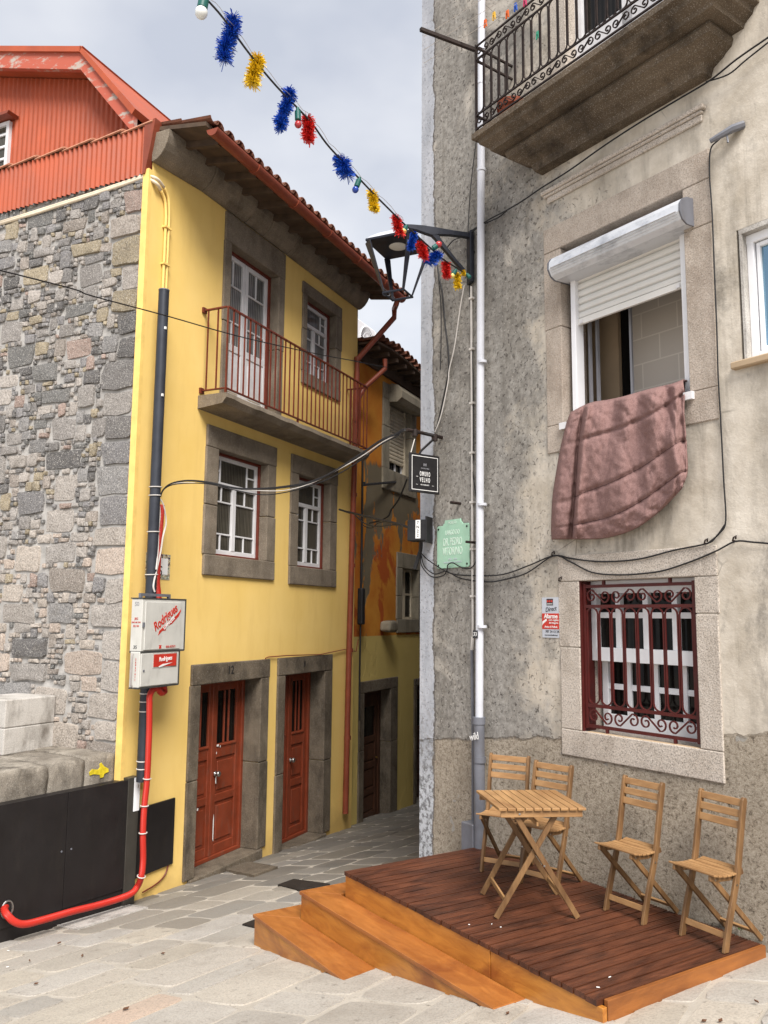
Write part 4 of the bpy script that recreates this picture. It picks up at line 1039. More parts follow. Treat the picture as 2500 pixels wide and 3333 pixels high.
def ironwork(parent, name, mat, u0, u1, z0, z1, y, nv, band, nsc, rad=.008, rails=.012, t=.02, sag=0):
    """scroll bands above and below a row of round-ended bars; rails > scrolls and hoops"""
    m = MB(); B = m.box
    for z_ in (z0, z0+band, z1-band, z1): B(u0, u1, y-t/2, y+t/2, z_-rails/2, z_+rails/2)
    for u in (u0, u1): B(u-rails/2, u+rails/2, y-t/2-.002, y+t/2+.002, z0-.02, z1+.02)
    fr_ = m.build(name, mat, parent)
    hw = (u1-u0-rails)/nv
    hb = MB()
    for k in range(nv):
        a = u0+rails/2+hw*k; r = hw*.43; cx = a+hw/2; zt, zb = z1-band-rails/2, z0+band+rails/2
        pts = [(cx+r*math.cos(math.pi*i/8), zt-r+r*math.sin(math.pi*i/8)) for i in range(9)]+[(cx+r*math.cos(math.pi+math.pi*i/8), zb+r+r*math.sin(math.pi+math.pi*i/8)) for i in range(9)]
        P3 = [Vector((x, y, z)) for x, z in pts]; hb.strip(P3+[P3[0]], t*.8, rad, (0,1,0))
        
    hb.build('hoop_bars', mat, fr_)
    sw_ = (u1-u0-rails)/nsc
    for zz0, zz1 in ((z0+rails/2, z0+band-rails/2), (z1-band+rails/2, z1-rails/2)):
        sb = MB()
        for k in range(nsc):
            a = u0+rails/2+sw_*k
            sb.strip([(x, y, z) for x, z in s_scroll(a+.004, a+sw_-.004, zz0, zz1, k % 2)], t*.8, rad, (0,1,0))
        sb.build('scrolls', mat, fr_)
    return fr_
gr_ = ironwork(gh, 'window_grille', M['red_iron'], u0+.03, u1-.03, z0+.045, z1-.045, .03, 8, .155, 4, .0095, .024, .014)
mb = MB()
for u in (u0+.22, u1-.22): mb.box(u-.01, u+.01, .02, .04, z0-.01, z0+.035); mb.box(u-.01, u+.01, .02, .04, z1-.035, z1+.01)
for z_ in (z0+.45, z1-.45): mb.box(u0-.01, u0+.02, .02, .04, z_-.01, z_+.01); mb.box(u1-.02, u1+.01, .02, .04, z_-.01, z_+.01)
for p_ in range(8): pass
mb.build('fixing_lugs', M['red_iron'], gr_)
# upper window: roller shutter half down, open sash, room behind
u0, u1, z0, z1 = UW; sl0, sl1 = q('F',360,1000,.06).x, q('F',1012,1000,.06).x
a = q('F',388,955,.09); zsh = (q('F',398,955,.09).z+q('F',965,742,.09).z)/2
mb = MB(); slats(mb, sl0+.05, sl1-.05, zsh+.05, z1-.1, .09, .062); mb.box(sl0+.05, sl1-.05, .08, .105, zsh, zsh+.05)
sh = mb.build('roller_shutter', M['shutter_white'], gh)
for x in (sl0, sl1-.05): MB().box(x, x+.05, .05, .15, z0, z1-.12).build('guide_rail', M['white_alu'], sh, bevel=.004)
for x in (sl0+.09, sl1-.09): MB().box(x-.015, x+.015, .07, .082, zsh+.005, zsh+.03).build('stop_block', M['white_paint'], sh)
ba, bb = q('F',252,600,-.12).x, q('F',975,330,-.12).x
pr_ = [(.10,-.095),(-.09,-.105),(-.14,-.082),(-.17,-.03),(-.165,.03),(-.13,.075),(-.08,.097),(-.02,.105),(.10,.105)]
zc_ = (q('F',255,600,-.16).z+q('F',890,330,-.16).z)/2 - .01
mb = MB(); n = len(pr_)
for i in range(6): pass
mb.add([(ba, a_, zc_+b_) for a_, b_ in pr_]+[(bb, a_, zc_+b_) for a_, b_ in pr_], [tuple(range(n-1,-1,-1)), tuple(range(n, 2*n))]+[(i, (i+1) % n, n+(i+1) % n, n+i) for i in range(n)])
for k in range(4): zz_ = zc_-.078+.017*k; yy_ = -.138-.011*k; mb.box(ba+.02, bb-.02, yy_-.006-.006*k*.3, yy_+.02, zz_-.003, zz_+.003)
bx = mb.build('shutter_box', M['shutter_box'], gh, bevel=.006)
for x, s_ in ((ba, -1), (bb, 1)):
    mb = MB(); mb.add([(x, a_*1.02, zc_+b_*1.02) for a_, b_ in pr_]+[(x+.012*s_, a_*1.02, zc_+b_*1.02) for a_, b_ in pr_], ([tuple(range(n-1,-1,-1)), tuple(range(n, 2*n))] if s_ > 0 else [tuple(range(n)), tuple(range(2*n-1, n-1, -1))])+[(i, (i+1) % n, n+(i+1) % n, n+i) if s_ > 0 else (n+i, n+(i+1) % n, (i+1) % n, i) for i in range(n)])
    mb.build('end_cap', M['pipe_dark'], bx)
# room seen through the gap
rm = MB(); ra, rb_, rd = u0-.3, u1+.9, 1.5
rm.quad((ra,rd,z0-.6),(rb_,rd,z0-.6),(rb_,rd,z1+.4),(ra,rd,z1+.4)); rm.quad((ra,.33,z0-.6),(ra,rd,z0-.6),(ra,rd,z1+.4),(ra,.33,z1+.4)); rm.quad((rb_,.33,z0-.6),(rb_,.33,z1+.4),(rb_,rd,z1+.4),(rb_,rd,z0-.6))
rm.quad((ra,.33,z1+.4),(ra,rd,z1+.4),(rb_,rd,z1+.4),(rb_,.33,z1+.4)); rm.quad((ra,.33,z0-.6),(rb_,.33,z0-.6),(rb_,rd,z0-.6),(ra,rd,z0-.6))
rm.build('room_shell', M['room_wall'], gh)
a, b = q('F',692,1000,.62), q('F',975,1300,.62); mb = MB(); mb.box(a.x, rb_-.02, .62, .66, z0-.55, z1+.3); mb.build('tiled_partition', M['blockwall'], gh)
a = q('F',622,1000,.68); mb = MB(); mb.box(a.x, a.x+.03, .68, 1.3, z0-.5, z1+.2); mb.build('cupboard_side', M['dark_room'], gh)
a, b = q('F',448,1000,.60), q('F',615,1000,.60); mb = MB(); mb.box(a.x-.5, b.x, .60, .64, z0-.5, z1+.2); mb.build('inner_door', M['room_wall'], gh)
wf = MB(); B = wf.box
sg_ = MB()
for x, y_ in ((sl0+.05, .20), (sl0+.08, .26)): sg_.box(x, x+.018, y_, y_+.03, z0+.03, z1)
B(sl1-.06, sl1-.03, .2, .26, z0+.02, z1); B(sl0+.05, sl1-.05, .2, .29, z0, z0+.03)
a = q('F',678,1000,.3); sg_.box(a.x-.010, a.x+.010, .31, .33, z0+.031, z1-.1)
ww = wf.build('window', M['white_alu'], gh); sg_.build('sliding_sash', M['sash_grey'], ww)
mb = MB()
for p_, r_ in ((q('F',310,1485,-.02), 1), (q('F',1000,1318,-.02), -1)): mb.box(p_.x-.02, p_.x+.05, -.045, .06, z0-.055, z0+.0)
mb.box(u0+.05, u1-.02, -.02, .3, z0-.02, z0+.0); mb.build('sill', M['white_paint'], gh)
# window at the right edge
u0, u1, z0, z1 = RW; mb = MB(); B = mb.box; y0 = .05
B(u0+.02, u0+.068, y0, y0+.08, z0, z1-.05); B(u0, u1, y0-.002, y0+.08, z1-.08, z1-.02); B(u0+.068, u1, y0, y0+.08, z0, z0+.05); B(u1-.07, u1, y0, y0+.08, z0, z1-.05)
B(u0+.076, u0+.102, y0+.02, y0+.07, z0+.055, z1-.085); B(u0+.102, u1-.1, y0+.02, y0+.07, z1-.115, z1-.085); B(u0+.102, u1-.1, y0+.02, y0+.07, z0+.055, z0+.085)
w = mb.build('window', M['white_alu'], gh, bevel=.004); mb = MB(); mb.box(u0+.09, u1, y0+.045, y0+.05, z0+.06, z1-.09); mb.build('pane', M['pane_mirror'], w)
mb = MB(); mb.box(u0, u0+.02, -.004, .2, z0, z1); mb.box(u0-.0, u1, -.006, .2, z1-.02, z1+.015); mb.build('reveal_trim', M['granite_block'], gh)
mb = MB(); mb.box(u0-.08, u1+.05, -.05, .06, z0-.055, z0-.005); mb.build('sill', M['room_wall'], gh, bevel=.008)
# balcony
slz = q('C',345,600,-.45).z; bu0_, bu1_ = q('C',332,665,-.47).x, .46; BO = -.47
mb = MB()
prof = [(0,0),(BO-.0,0),(BO-.02,-.02),(BO-.02,-.07),(BO+.02,-.085),(BO+.03,-.12),(BO+.09,-.16),(BO+.10,-.19),(0,-.20)]
def ledge(mb, prof, a, b, zt):
    """moulding profile returned at both ends: each profile point also steps in along the wall"""
    o0 = min(p[0] for p in prof); n = len(prof); vs = []
    for y_, dz in prof: ins = (y_-o0) if y_ < 0 else (prof[-2][0]-o0 if dz < -.05 else 0); vs.append((a+ins, y_, zt+dz))
    for y_, dz in prof: ins = (y_-o0) if y_ < 0 else (prof[-2][0]-o0 if dz < -.05 else 0); vs.append((b-ins, y_, zt+dz))
    fs = [(i, i+1, n+i+1, n+i) for i in range(n-1)]
    mb.add(vs, fs); 
    # end faces back to the wall
    for base, flip in ((0, 1), (n, 0)):
        for i in range(n-1):
            p0, p1 = vs[base+i], vs[base+i+1]
            f = [p0, p1, (p1[0], .02, p1[2]), (p0[0], .02, p0[2])]
            if flip: f = f[::-1]
            mb.quad(*f)
ledge(mb, prof[1:-1], bu0_, bu1_, slz)
mb.quad((bu0_, .02, slz), (bu0_, BO, slz), (bu1_, BO, slz), (bu1_, .02, slz))
z2 = slz-.19
mb.quad((bu0_+.12, .02, z2), (bu1_-.12, .02, z2), (bu1_-.12, BO+.10, z2), (bu0_+.12, BO+.10, z2))
pr2 = [(-.27,.0),(-.28,-.03),(-.265,-.075),(-.22,-.10),(-.20,-.12),(-.12,-.16),(-.10,-.22)]
ledge(mb, pr2, bu0_+.20, bu1_-.20, z2-.002)
mb.quad((bu0_+.38, .02, z2-.222), (bu1_-.38, .02, z2-.222), (bu1_-.38, -.10, z2-.222), (bu0_+.38, -.10, z2-.222))
bl = mb.build('balcony', M['balcony_stone'], gh)
mb = MB(); a, b = q('C',640,870,-.03), q('C',1370,465,-.03); c_ = q('C',668,915,-.02)
mb.box(a.x, b.x, -.05, .0, a.z-.035, a.z); mb.box(a.x+.02, b.x-.02, -.035, .0, a.z-.06, a.z-.036); mb.box(a.x+.05, b.x-.03, -.02, .0, c_.z, a.z-.061)
mb.build('lintel_moulding', M['granite_light'], gh, bevel=.006)
rz0 = slz+.035; rzt = (q('C',340,215,-.45).z)
rr_ = ironwork(gh, 'balcony_railing', M['iron'], bu0_+.02, bu1_-.05, rz0, rzt, -.45, 24, .13, 14, .007, .013, .014)
mb = MB()
for u in (bu0_+.02, bu1_-.05):
    for z_ in (rz0, rz0+.13, rzt-.13, rzt): mb.box(u-.01, u+.01, -.45, .01, z_-.008, z_+.008)
    for k in range(1, 5): mb.box(u-.006, u+.006, -.45+.09*k-.006, -.45+.09*k+.006, rz0, rzt)
mb.build('return_rails', M['iron'], rr_)
mb = MB(); a = q('C',340,228,-.45); b = q('C',110,115,-1.0); b.x = a.x-.02
mb.beam((a.x, -.45, rzt-.02), (a.x-.04, -1.04, rzt-.06), .03, .03); mb.build('clothes_rod', M['iron'], gh)
# balcony door
u0, u1, z0, z1 = BD; mb = MB(); B = mb.box
B(u0, u0+.07, .12, .18, z0, z1); B(u1-.07, u1, .12, .18, z0, z1); B(u0+.5, u0+.60, .12, .18, z0, z1); B(u0+.07, u1-.07, .12, .18, z0, z0+.75)
w = mb.build('balcony_door', M['white_paint'], gh); mb = MB(); mb.box(u0+.05, u1-.05, .16, .166, z0+.7, z1); mb.build('pane', M['pane_dark'], w)
mb = MB(); mb.box(u0-.17, u0, -.012, .3, z0-.05, z1); mb.box(u1, u1+.17, -.012, .3, z0-.05, z1); mb.build('stone_surround', M['granite_light'], gh)
# rain pipe and thin conduits on the wall
pa, pb = q('C',370,0,-.07), q('S3',190,20,-.07); pg = q('S3',195,1300,-.08)
mb = MB(); mb.tube([(pa.x, -.07, Z(7.5)), (pa.x, -.07, pa.z), (pb.x, -.07, pb.z)], .036, 12)
for c, x, y_ in (('C',368,375),('C',368,765),('E',866,512),('E',866,1368),('E',866,2100)):
    p_ = q(c, x, y_, -.07); mb.tube([(p_.x, -.07, p_.z-.012), (p_.x, -.07, p_.z+.012)], .042, 12)
dpg = mb.build('downpipe', M['pipe_white'], gh, smooth='auto')
mb = MB(); mb.tube([(pg.x+.0, -.075, -.6), (pb.x, -.075, pb.z+.02)], .05, 12); mb.tube([(pb.x, -.075, pb.z), (pb.x, -.075, pb.z+.06)], .058, 12)
mb.tube([(pg.x, -.075, 1.45), (pg.x, -.075, 1.5)], .055, 12)
mb.build('iron_pipe_foot', M['pipe_dark'], dpg, smooth='auto')
p_ = q('S3', 165, 160, -.135); text('wild', .09, pb.x-.005, -.127, p_.z, M['white_print'], dpg, 'scribble', rot=.25, sx=.8)
p_ = q('E', 853, 2148, -.112); mb = MB(); mb.box(pb.x-.034, pb.x+.03, -.112, -.108, p_.z-.035, p_.z+.035); mb.build('sticker', M['dark_print'], dpg)
text('33', .05, pb.x-.002, -.113, p_.z, M['white_print'], dpg)
ca_, cb_ = q('E',800,60,-.02), q('E',803,2160,-.02)
mb = MB(); mb.tube([(ca_.x, -.02, ca_.z), (ca_.x, -.02, cb_.z)], .011, 7); mb.tube([(ca_.x-.0, -.02, cb_.z), (cb_.x, -.02, cb_.z-.12)], .016, 7)
for y_ in (130, 435, 760, 1058, 1355, 1635, 1918): p_ = q('E',803,y_,-.02); mb.box(ca_.x-.022, ca_.x+.028, -.036, 0, p_.z-.01, p_.z+.01)
mb.build('conduit', M['cable_white'], gh)
mb = MB(); mb.tube([(cb_.x, -.02, cb_.z-.1), (cb_.x+.01, -.02, q('S3',110,90).z), (cb_.x+.005, -.02, q('S3',110,1030).z)], .014, 7); mb.build('black_conduit', M['pipe_dark'], gh)
a, b = q('S3',10,1020,-.12), q('S3',140,1325,-.12); mb = MB(); mb.box(a.x, b.x-.01, -.13, 0, -.5, a.z); mb.build('meter_box', M['pipe_dark'], gh, bevel=.006)
# ------------------------------------------------------------------ low wall, granite block, steel cabinet (left)
ZW = WP.P.z
Z = lambda z: z - ZW
lw = WP.thing('low_wall', 'low rough granite wall with a yellow painted arrow on its end stone', 'wall')
mb = MB(); mb.box(-3.2, -.06, .06, 1.9, Z(-3.4), Z(-1.52)); mb.build('wall', M['mortar'], lw)
def boulder(mb, x0, x1, y0, y1, z0, z1, amp=.02, n=7, rnd_=.03):
    """rough squared block: subdivided box with rounded edges and noise"""
    nx, ny, nz = max(2, int((x1-x0)/.06)), max(2, int((y1-y0)/.10)), max(2, int((z1-z0)/.06)); vs = []; idx = {}; fs = []
    def vtx(i, j, k):
        if (i, j, k) in idx: return idx[i, j, k]
        p = Vector((x0+(x1-x0)*i/nx, y0+(y1-y0)*j/ny, z0+(z1-z0)*k/nz)); c = Vector(((x0+x1)/2, (y0+y1)/2, (z0+z1)/2))
        q_ = Vector((min(max(p.x, x0+rnd_), x1-rnd_), min(max(p.y, y0+rnd_), y1-rnd_), min(max(p.z, z0+rnd_), z1-rnd_))); d = p-q_
        if d.length > 1e-6: p = q_+d.normalized()*rnd_
        nn = noise.noise_vector(p*5.5)*amp + noise.noise_vector(p*16)*amp*.4
        idx[i, j, k] = len(vs); vs.append(p+nn); return idx[i, j, k]
    for i in range(nx):
        for j in range(ny):
            fs.append((vtx(i,j,nz), vtx(i+1,j,nz), vtx(i+1,j+1,nz), vtx(i,j+1,nz))); fs.append((vtx(i,j,0), vtx(i,j+1,0), vtx(i+1,j+1,0), vtx(i+1,j,0)))
    for i in range(nx):
        for k in range(nz):
            fs.append((vtx(i,0,k), vtx(i+1,0,k), vtx(i+1,0,k+1), vtx(i,0,k+1))); fs.append((vtx(i,ny,k), vtx(i,ny,k+1), vtx(i+1,ny,k+1), vtx(i+1,ny,k)))
    for j in range(ny):
        for k in range(nz):
            fs.append((vtx(0,j,k), vtx(0,j,k+1), vtx(0,j+1,k+1), vtx(0,j+1,k))); fs.append((vtx(nx,j,k), vtx(nx,j+1,k), vtx(nx,j+1,k+1), vtx(nx,j,k+1)))
    mb.add(vs, fs); return mb
xs_ = [-.03, -.42, -.86, -1.5, -2.3, -3.2]
for i in range(len(xs_)-1):
    mb = MB(); boulder(mb, xs_[i+1]-.004, xs_[i]-.0, .0, 1.4, Z(-2.0), Z(-1.475)+random.uniform(-.012, .008) + .02*(i > 3), .006 if i == 0 else .022)
    mb.build('coping_stone', M['coping_granite'], lw, smooth=True)
P_ = [(1075,1160),(1110,1120),(1180,1125),(1200,1100),(1195,1060),(1215,1040),(1250,1085),(1300,1110),(1305,1150),(1250,1175),(1240,1215),(1205,1225),(1195,1185),(1120,1180),(1080,1195)]
mb = MB(); mb.prism([(lambda p: (p.x, p.z))(WP.px('Q6', x, y_, -.006)) for x, y_ in P_], -.0085, .02); mb.build('painted_arrow', plain('yellow_arrow_paint', (.66,.52,.02), .7, .3, 25), lw)
# block standing on the low wall
r = on_z('Q6', 35, 895, -1.435); e_ = on_z('Q6', 640, 800, -1.435)
bf = Fr((r.x, r.y, -1.49), math.atan2(e_.y-r.y, e_.x-r.x)); L_ = (e_-r).length
bk = bf.thing('granite_block', 'pale squared granite block of two courses standing on the low wall', 'stone block')
for k, (a, b) in enumerate(((0.0, .278), (.2805, .575))):
    mb = MB(); mb.box(0, L_, 0, .62, a, b); mb.build('stone_course', M['granite_block'], bk, bevel=.012, seg=2)
# steel panel cabinet
cz0, cz1 = Z(-2.88), Z(-1.75); co_ = -.16
cf = WP.sub(0, co_, 0); cf.P.z = -3.05
Zc = lambda z: z + 3.05
sc_ = cf.thing('steel_cabinet', 'long low charcoal steel cabinet with two flush doors under the rough wall', 'cabinet')
ur = cf.px('H', 708, 1300).x; um = cf.px('H', 372, 1500).x
mb = MB(); mb.box(-3.2, ur-.012, .012, .15, Zc(-3.15), Zc(-1.76)); mb.build('carcass', M['charcoal'], sc_)
for a, b in ((-3.2, um-.55-.9), (um-.55-.9+.006, um-.003), (um+.003, ur)):
    mb = MB(); mb.box(a, b, 0, .011, Zc(-2.86), Zc(-1.752)); dr = mb.build('cabinet_door', M['charcoal'], sc_, bevel=.002)
    for x in ((b-.045,) if b < um+.01 else (a+.06,)):
        mb = MB(); mb.lathe([(0,0),(.010,0),(.010,.005),(0,.006)], (0,0,0), 10); mb.v = [(x+vx, -vz, Zc(-2.31)+vy) for vx, vy, vz in mb.v]; mb.f = [f[::-1] for f in mb.f]; mb.build('lock', M['pipe_dark'], dr)
hp = cf.px('H', 42, 1975, -.01)
mb = MB(); mb.tube([(hp.x+.055*math.cos(2*math.pi*k/20), -.004, hp.z+.075*math.sin(2*math.pi*k/20)) for k in range(20)], .010, 6, True); mb.build('hose_port_ring', M['chrome'], sc_)
mb = MB(); mb.add([(hp.x+.052*math.cos(2*math.pi*k/20), -.002, hp.z+.07*math.sin(2*math.pi*k/20)) for k in range(20)], [tuple(range(20))]); mb.build('hose_port', M['black'], sc_)
# grey post with white plate at the cabinet's end
pf = cf.sub(ur+.005, .0, 0)
po = pf.thing('meter_post', 'slim olive grey steel meter post with a white plate, ending the charcoal cabinet', 'post')
a, b = pf.px('H', 735, 1235), pf.px('H', 780, 1400)
mb = MB(); mb.box(0, .15, -.005, .14, -.02, Zc(-1.735)); mb.build('post', M['charcoal_post'], po, bevel=.004)
mb = MB(); mb.box(.075, .152, -.0105, -.0055, Zc(-2.09), Zc(-1.74)); pl = mb.build('white_plate', M['white_alu'], po)
text('i', .06, .125, -.012, Zc(-1.83), M['brass'], pl)
# black meter cover on the facade
a, b = YF.px('H', 808, 1410, -.03), YF.px('H', 972, 1370, -.03); c_ = YF.px('H', 958, 1705, -.03)
mf = YF.sub(a.x-.12, -.03, 0); mf.P.z = ZY + c_.z
mb = MB(); mb.box(0, b.x-a.x+.12, -.0, .028, -.03, (a.z+b.z)/2-c_.z+.02)
tag(mb.build('meter_cover', M['charcoal'], fr=mf, bevel=.003), 'square black steel meter cover on the yellow wall behind the red hose', 'meter cover')
p0, p1, p2, p3 = YF.px('H',935,1715,-.02), YF.px('H',915,1780,-.02), YF.px('H',870,1830,-.02), YF.px('H',790,1880,-.03)
ff = YF.sub(p0.x, p0.y, p3.z); mb = MB(); mb.tube(smoothpts([p0, p1, p2, p3]), .009, 6); mb.v = [(x-p0.x, y_-p0.y, z-p3.z) for x, y_, z in mb.v]
tag(mb.build('earth_cable', M['rail_paint'], fr=ff), 'thin brown cable curving out from under the black meter cover', 'cable')

# ------------------------------------------------------------------ pole with cabinets, hose
PO = -.20
a, b = YF.px('D', 402, 85, PO), YF.px('H', 775, 1225, PO)
pu = (a.x+b.x)/2
pfz = YF.sub(pu, PO, .1)
pole = pfz.thing('cable_pole', 'blue grey steel cable pole standing in front of the yellow facade', 'pole')
zt = a.z-.1
mb = MB(); mb.tube([(0,0,1.28), (0,0,2.9)], .066, 14); mb.tube([(0,0,2.9),(0,0,zt)], .060, 14); mb.build('shaft', M['pole'], pole, smooth='auto')
mb = MB(); mb.tube([(0,0,zt),(0,0,zt+.012)], .063, 14); mb.build('cap', M['pipe_dark'], pole)
for c, x, y_ in (('D',340,1183),('D',340,1380),('D',325,1610),('D',340,1137),('H',795,778),('H',800,822),('H',790,877),('H',765,1157),('H',770,1198)):
    p_ = pfz.px(c, x, y_); MB().tube([(.068*math.cos(2*math.pi*k/16), .068*math.sin(2*math.pi*k/16), p_.z+.004*math.cos(2*math.pi*k/16)) for k in range(16)], .006, 5, True).build('cable_tie', M['cable_white'], pole)
for c, x, y_ in (('D',383,286),('D',365,645)):
    p_ = pfz.px(c, x, y_); MB().box(-.03, -.008, -.068, -.05, p_.z-.015, p_.z+.015).build('slot', M['white_print'], pole)
p_ = pfz.px('D', 415, 145, -.0); MB().tube([(.066+.02*math.cos(2*math.pi*k/10), -.0, p_.z+.035*math.sin(2*math.pi*k/10)) for k in range(10)], .006, 5, True).build('hook', M['pipe_dark'], pole)
# cabinets: front parallel to the facade, hung in front of the pole
CO = -.42
def cabinet(tl, br, depth, label):
    a, b = YF.px(*tl, CO), YF.px(*br, CO); fr = YF.sub(a.x, CO, 0); fr.P.z = ZY+b.z
    return fr, fr.thing('electrical_cabinet', label, 'cabinet', 'cabinets on the cable pole'), b.x-a.x, a.z-b.z, depth
fr1, c1, w_, h_, d_ = cabinet(('H',797,253), ('H',1022,535), .16, 'upper and larger white electrical cabinet with red slanted lettering, hung on the pole')
mb = MB(); mb.box(0, w_, .012, d_, 0, h_); mb.build('casing', M['cabinet'], c1, bevel=.006)
mb = MB(); mb.box(-.006, w_+.01, .006, d_+.01, h_, h_+.012); mb.box(w_+.0005, w_+.008, .004, .03, -.004, h_); mb.box(-.004, w_+.004, .006, d_, -.014, -.0005); mb.build('seal_edge', M['cabinet_trim'], c1)
mb = MB(); mb.box(.035, w_-.09, -.004, .0115, .015, h_-.03); dr = mb.build('cabinet_door', M['cabinet'], c1, bevel=.004)
mb = MB(); mb.box(.008, .028, -.006, .0115, h_*.46, h_*.55); mb.build('lock', M['pipe_dark'], c1)
P = lambda fr, c, x, y_, o=0: fr.px(c, x, y_, o)
p_ = fr1.px('Q3', 190, 1455); text('Rodrigues', .135, p_.x-.012, -.006, p_.z, M['red_print'], dr, rot=.56, shear=.25, sx=.78, bold=.003)
sw = [(105,1638),(118,1590),(150,1560),(300,1425),(330,1385),(338,1365),(340,1390),(318,1440),(250,1515),(180,1555),(185,1585),(150,1590)]
mb = MB(); mb.prism([(lambda q_: (q_.x, q_.z))(fr1.px('Q3', x, y_)) for x, y_ in sw][::-1], -.0065, -.0045); mb.build('swoosh', M['red_print'], dr)
p_ = fr1.px('Q3', 215, 1512); text('ILUMINAÇÕES', .038, p_.x+.004, -.0085, p_.z, M['white_print'], dr, rot=.62, sx=.86, bold=.001)
p_ = fr1.px('Q3', 235, 1752); text('058-457571', .034, p_.x, -.006, p_.z, M['red_print'], dr)
p_ = fr1.px('Q3', 127, 1752); MB().prism([(p_.x-.02,p_.z-.02),(p_.x+.02,p_.z-.02),(p_.x+.014,p_.z+.006),(p_.x+.024,p_.z+.016),(p_.x-.024,p_.z+.016),(p_.x-.014,p_.z+.006)], -.007, -.0045).build('telephone_mark', M['red_print'], dr)
for b_, z_, s_, m_ in (('50', h_*.90, .06, 'grey_print'), ('35', h_*.08, .05, 'dark_print'), ('JEG', h_*.62, .032, 'red_print'), ('2ND 80 2701', h_*.55, .022, 'red_print'), ('EU 04', h_*.48, .03, 'red_print')):
    text(b_, s_, -.002, .012+(d_-.012)*.5, z_, M[m_], c1, plane='side')
fr2, c2, w_, h_, d_ = cabinet(('H',780,548), ('H',990,725), .14, 'lower and smaller white electrical cabinet with a red nameplate, under the larger one')
mb = MB(); mb.box(0, w_, .012, d_, 0, h_); mb.build('casing', M['cabinet'], c2, bevel=.006)
mb = MB(); mb.box(.012, w_-.03, -.003, .0115, .012, h_-.02); dr = mb.build('cabinet_door', M['cabinet'], c2, bevel=.004)
mb = MB(); mb.box(w_+.0005, w_+.008, .004, .03, -.004, h_); mb.box(-.004, w_+.004, .006, d_, -.012, -.0005); mb.build('seal_edge', M['cabinet_trim'], c2)
a, b = fr2.px('H',850,562), fr2.px('H',972,622)
mb = MB(); mb.box(a.x-.012, b.x+.012, -.006, -.0032, b.z-.012, a.z+.012); mb.build('nameplate_rim', M['granite_block'], dr)
mb = MB(); mb.box(a.x, b.x, -.010, -.0062, b.z, a.z); npl = mb.build('nameplate', M['red_print'], dr)
cx, cz_ = (a.x+b.x)/2, (a.z+b.z)/2
text('Rodrigues', .066, cx, -.0115, cz_+.015, M['white_print'], npl, shear=.3, sx=.8, rot=.06, bold=.001)
mb = MB(); mb.prism([(cx-.11,cz_-.065),(cx-.04,cz_-.04),(cx+.12,cz_-.03),(cx+.02,cz_-.05),(cx-.1,cz_-.075)], -.012, -.0102); mb.build('underline', M['white_print'], npl)
mb = MB(); mb.lathe([(0,0),(.012,0),(.012,.006),(0,.007)], (0,0,0), 10); mb.v = [(.05+vx, -.004-vz, h_*.47+vy) for vx, vy, vz in mb.v]; mb.f = [f[::-1] for f in mb.f]; mb.build('lock', M['pipe_dark'], dr)
text('2\n6\n9\n3\n7\n6\n1\n1', .03, -.002, .06, h_*.5, M['red_print'], c2, plane='side')
mb = MB(); mb.tube(smoothpts([(-.01,.10,h_*.95), (-.03,.09,h_*.8), (-.03,.09,h_*.2), (-.012,.09,.02), (.02,.08,-.01)]), .009, 6); mb.build('side_cable', M['cable_grey'], c2)
# bracket above the cabinets
a, b = YF.px('Q3', 0, 1205, -.30), YF.px('Q3', 230, 1200, -.30)
ff = YF.sub(a.x-.12, -.30, a.z-.03); mb = MB(); L_ = b.x-a.x+.12
mb.box(0, L_, -.015, .015, .0, .03); mb.box(L_-.03, L_, -.015, .015, -.11, .0); mb.box(0, .03, -.015, .015, -.11, 0)
tag(mb.build('hanging_bracket', M['pipe_dark'], fr=ff), 'thin grey steel bracket holding the upper cabinet to the pole', 'bracket')
# hose
def yp(x, y_, o): return YF.w(*YF.px('H', x, y_, o))
def wp_(x, y_, o): return WP.w(*WP.px('H', x, y_, o))
HP = [yp(905,735,-.30), yp(912,765,-.30), yp(893,775,-.32), yp(875,752,-.33), yp(850,755,-.33), yp(830,790,-.33), yp(828,850,-.33), yp(826,1000,-.32), yp(815,1250,-.31), yp(800,1400,-.30), yp(792,1550,-.30), yp(793,1700,-.30), yp(783,1790,-.30)]
HP += [wp_(762,1845,-.30), wp_(715,1893,-.30), wp_(560,1945,-.30), wp_(400,1985,-.32), wp_(250,2028,-.33), wp_(140,2055,-.33), wp_(80,2042,-.31), wp_(38,2003,-.26), wp_(24,1975,-.19), wp_(30,1960,-.14)]
b0 = HP[12].copy(); mb = MB(); mb.tube([p-b0 for p in smoothpts(HP, 5)], .033, 10)
hs = mb.build('cable_hose', M['hose'], fr=Fr(b0, 0), smooth='auto'); tag(hs, 'bright red corrugated cable hose running down the pole and along the pavement', 'hose')
for i in (8, 9, 10, 12):
    p_ = HP[i]; mb = MB(); t_ = (HP[i+1]-HP[i-1]).normalized(); a_ = t_.orthogonal().normalized(); c_ = t_.cross(a_)
    mb.tube([p_+(a_*math.cos(2*math.pi*k/14)+c_*math.sin(2*math.pi*k/14))*.041-b0 for k in range(14)], .006, 5, True); mb.build('cable_tie', M['cable_white'], hs)
UPH = [YF.px('Q3',148,295,-.13), YF.px('Q3',140,420,-.13), YF.px('Q3',118,700,-.13), YF.px('Q3',105,950,-.14), YF.px('Q3',98,1100,-.15), YF.px('Q3',105,1260,-.17)]
b0 = UPH[-1].copy(); mb = MB(); mb.tube([p-b0 for p in smoothpts(UPH)], [.034]*24+[.036,.038,.04,.042,.044,.046,.046][:len(smoothpts(UPH))-24], 9)
tag(mb.build('cable_sleeve', M['hose'], fr=YF.sub(*b0), smooth='auto'), 'short dark red cable sleeve behind the pole above the white cabinets', 'cable sleeve')
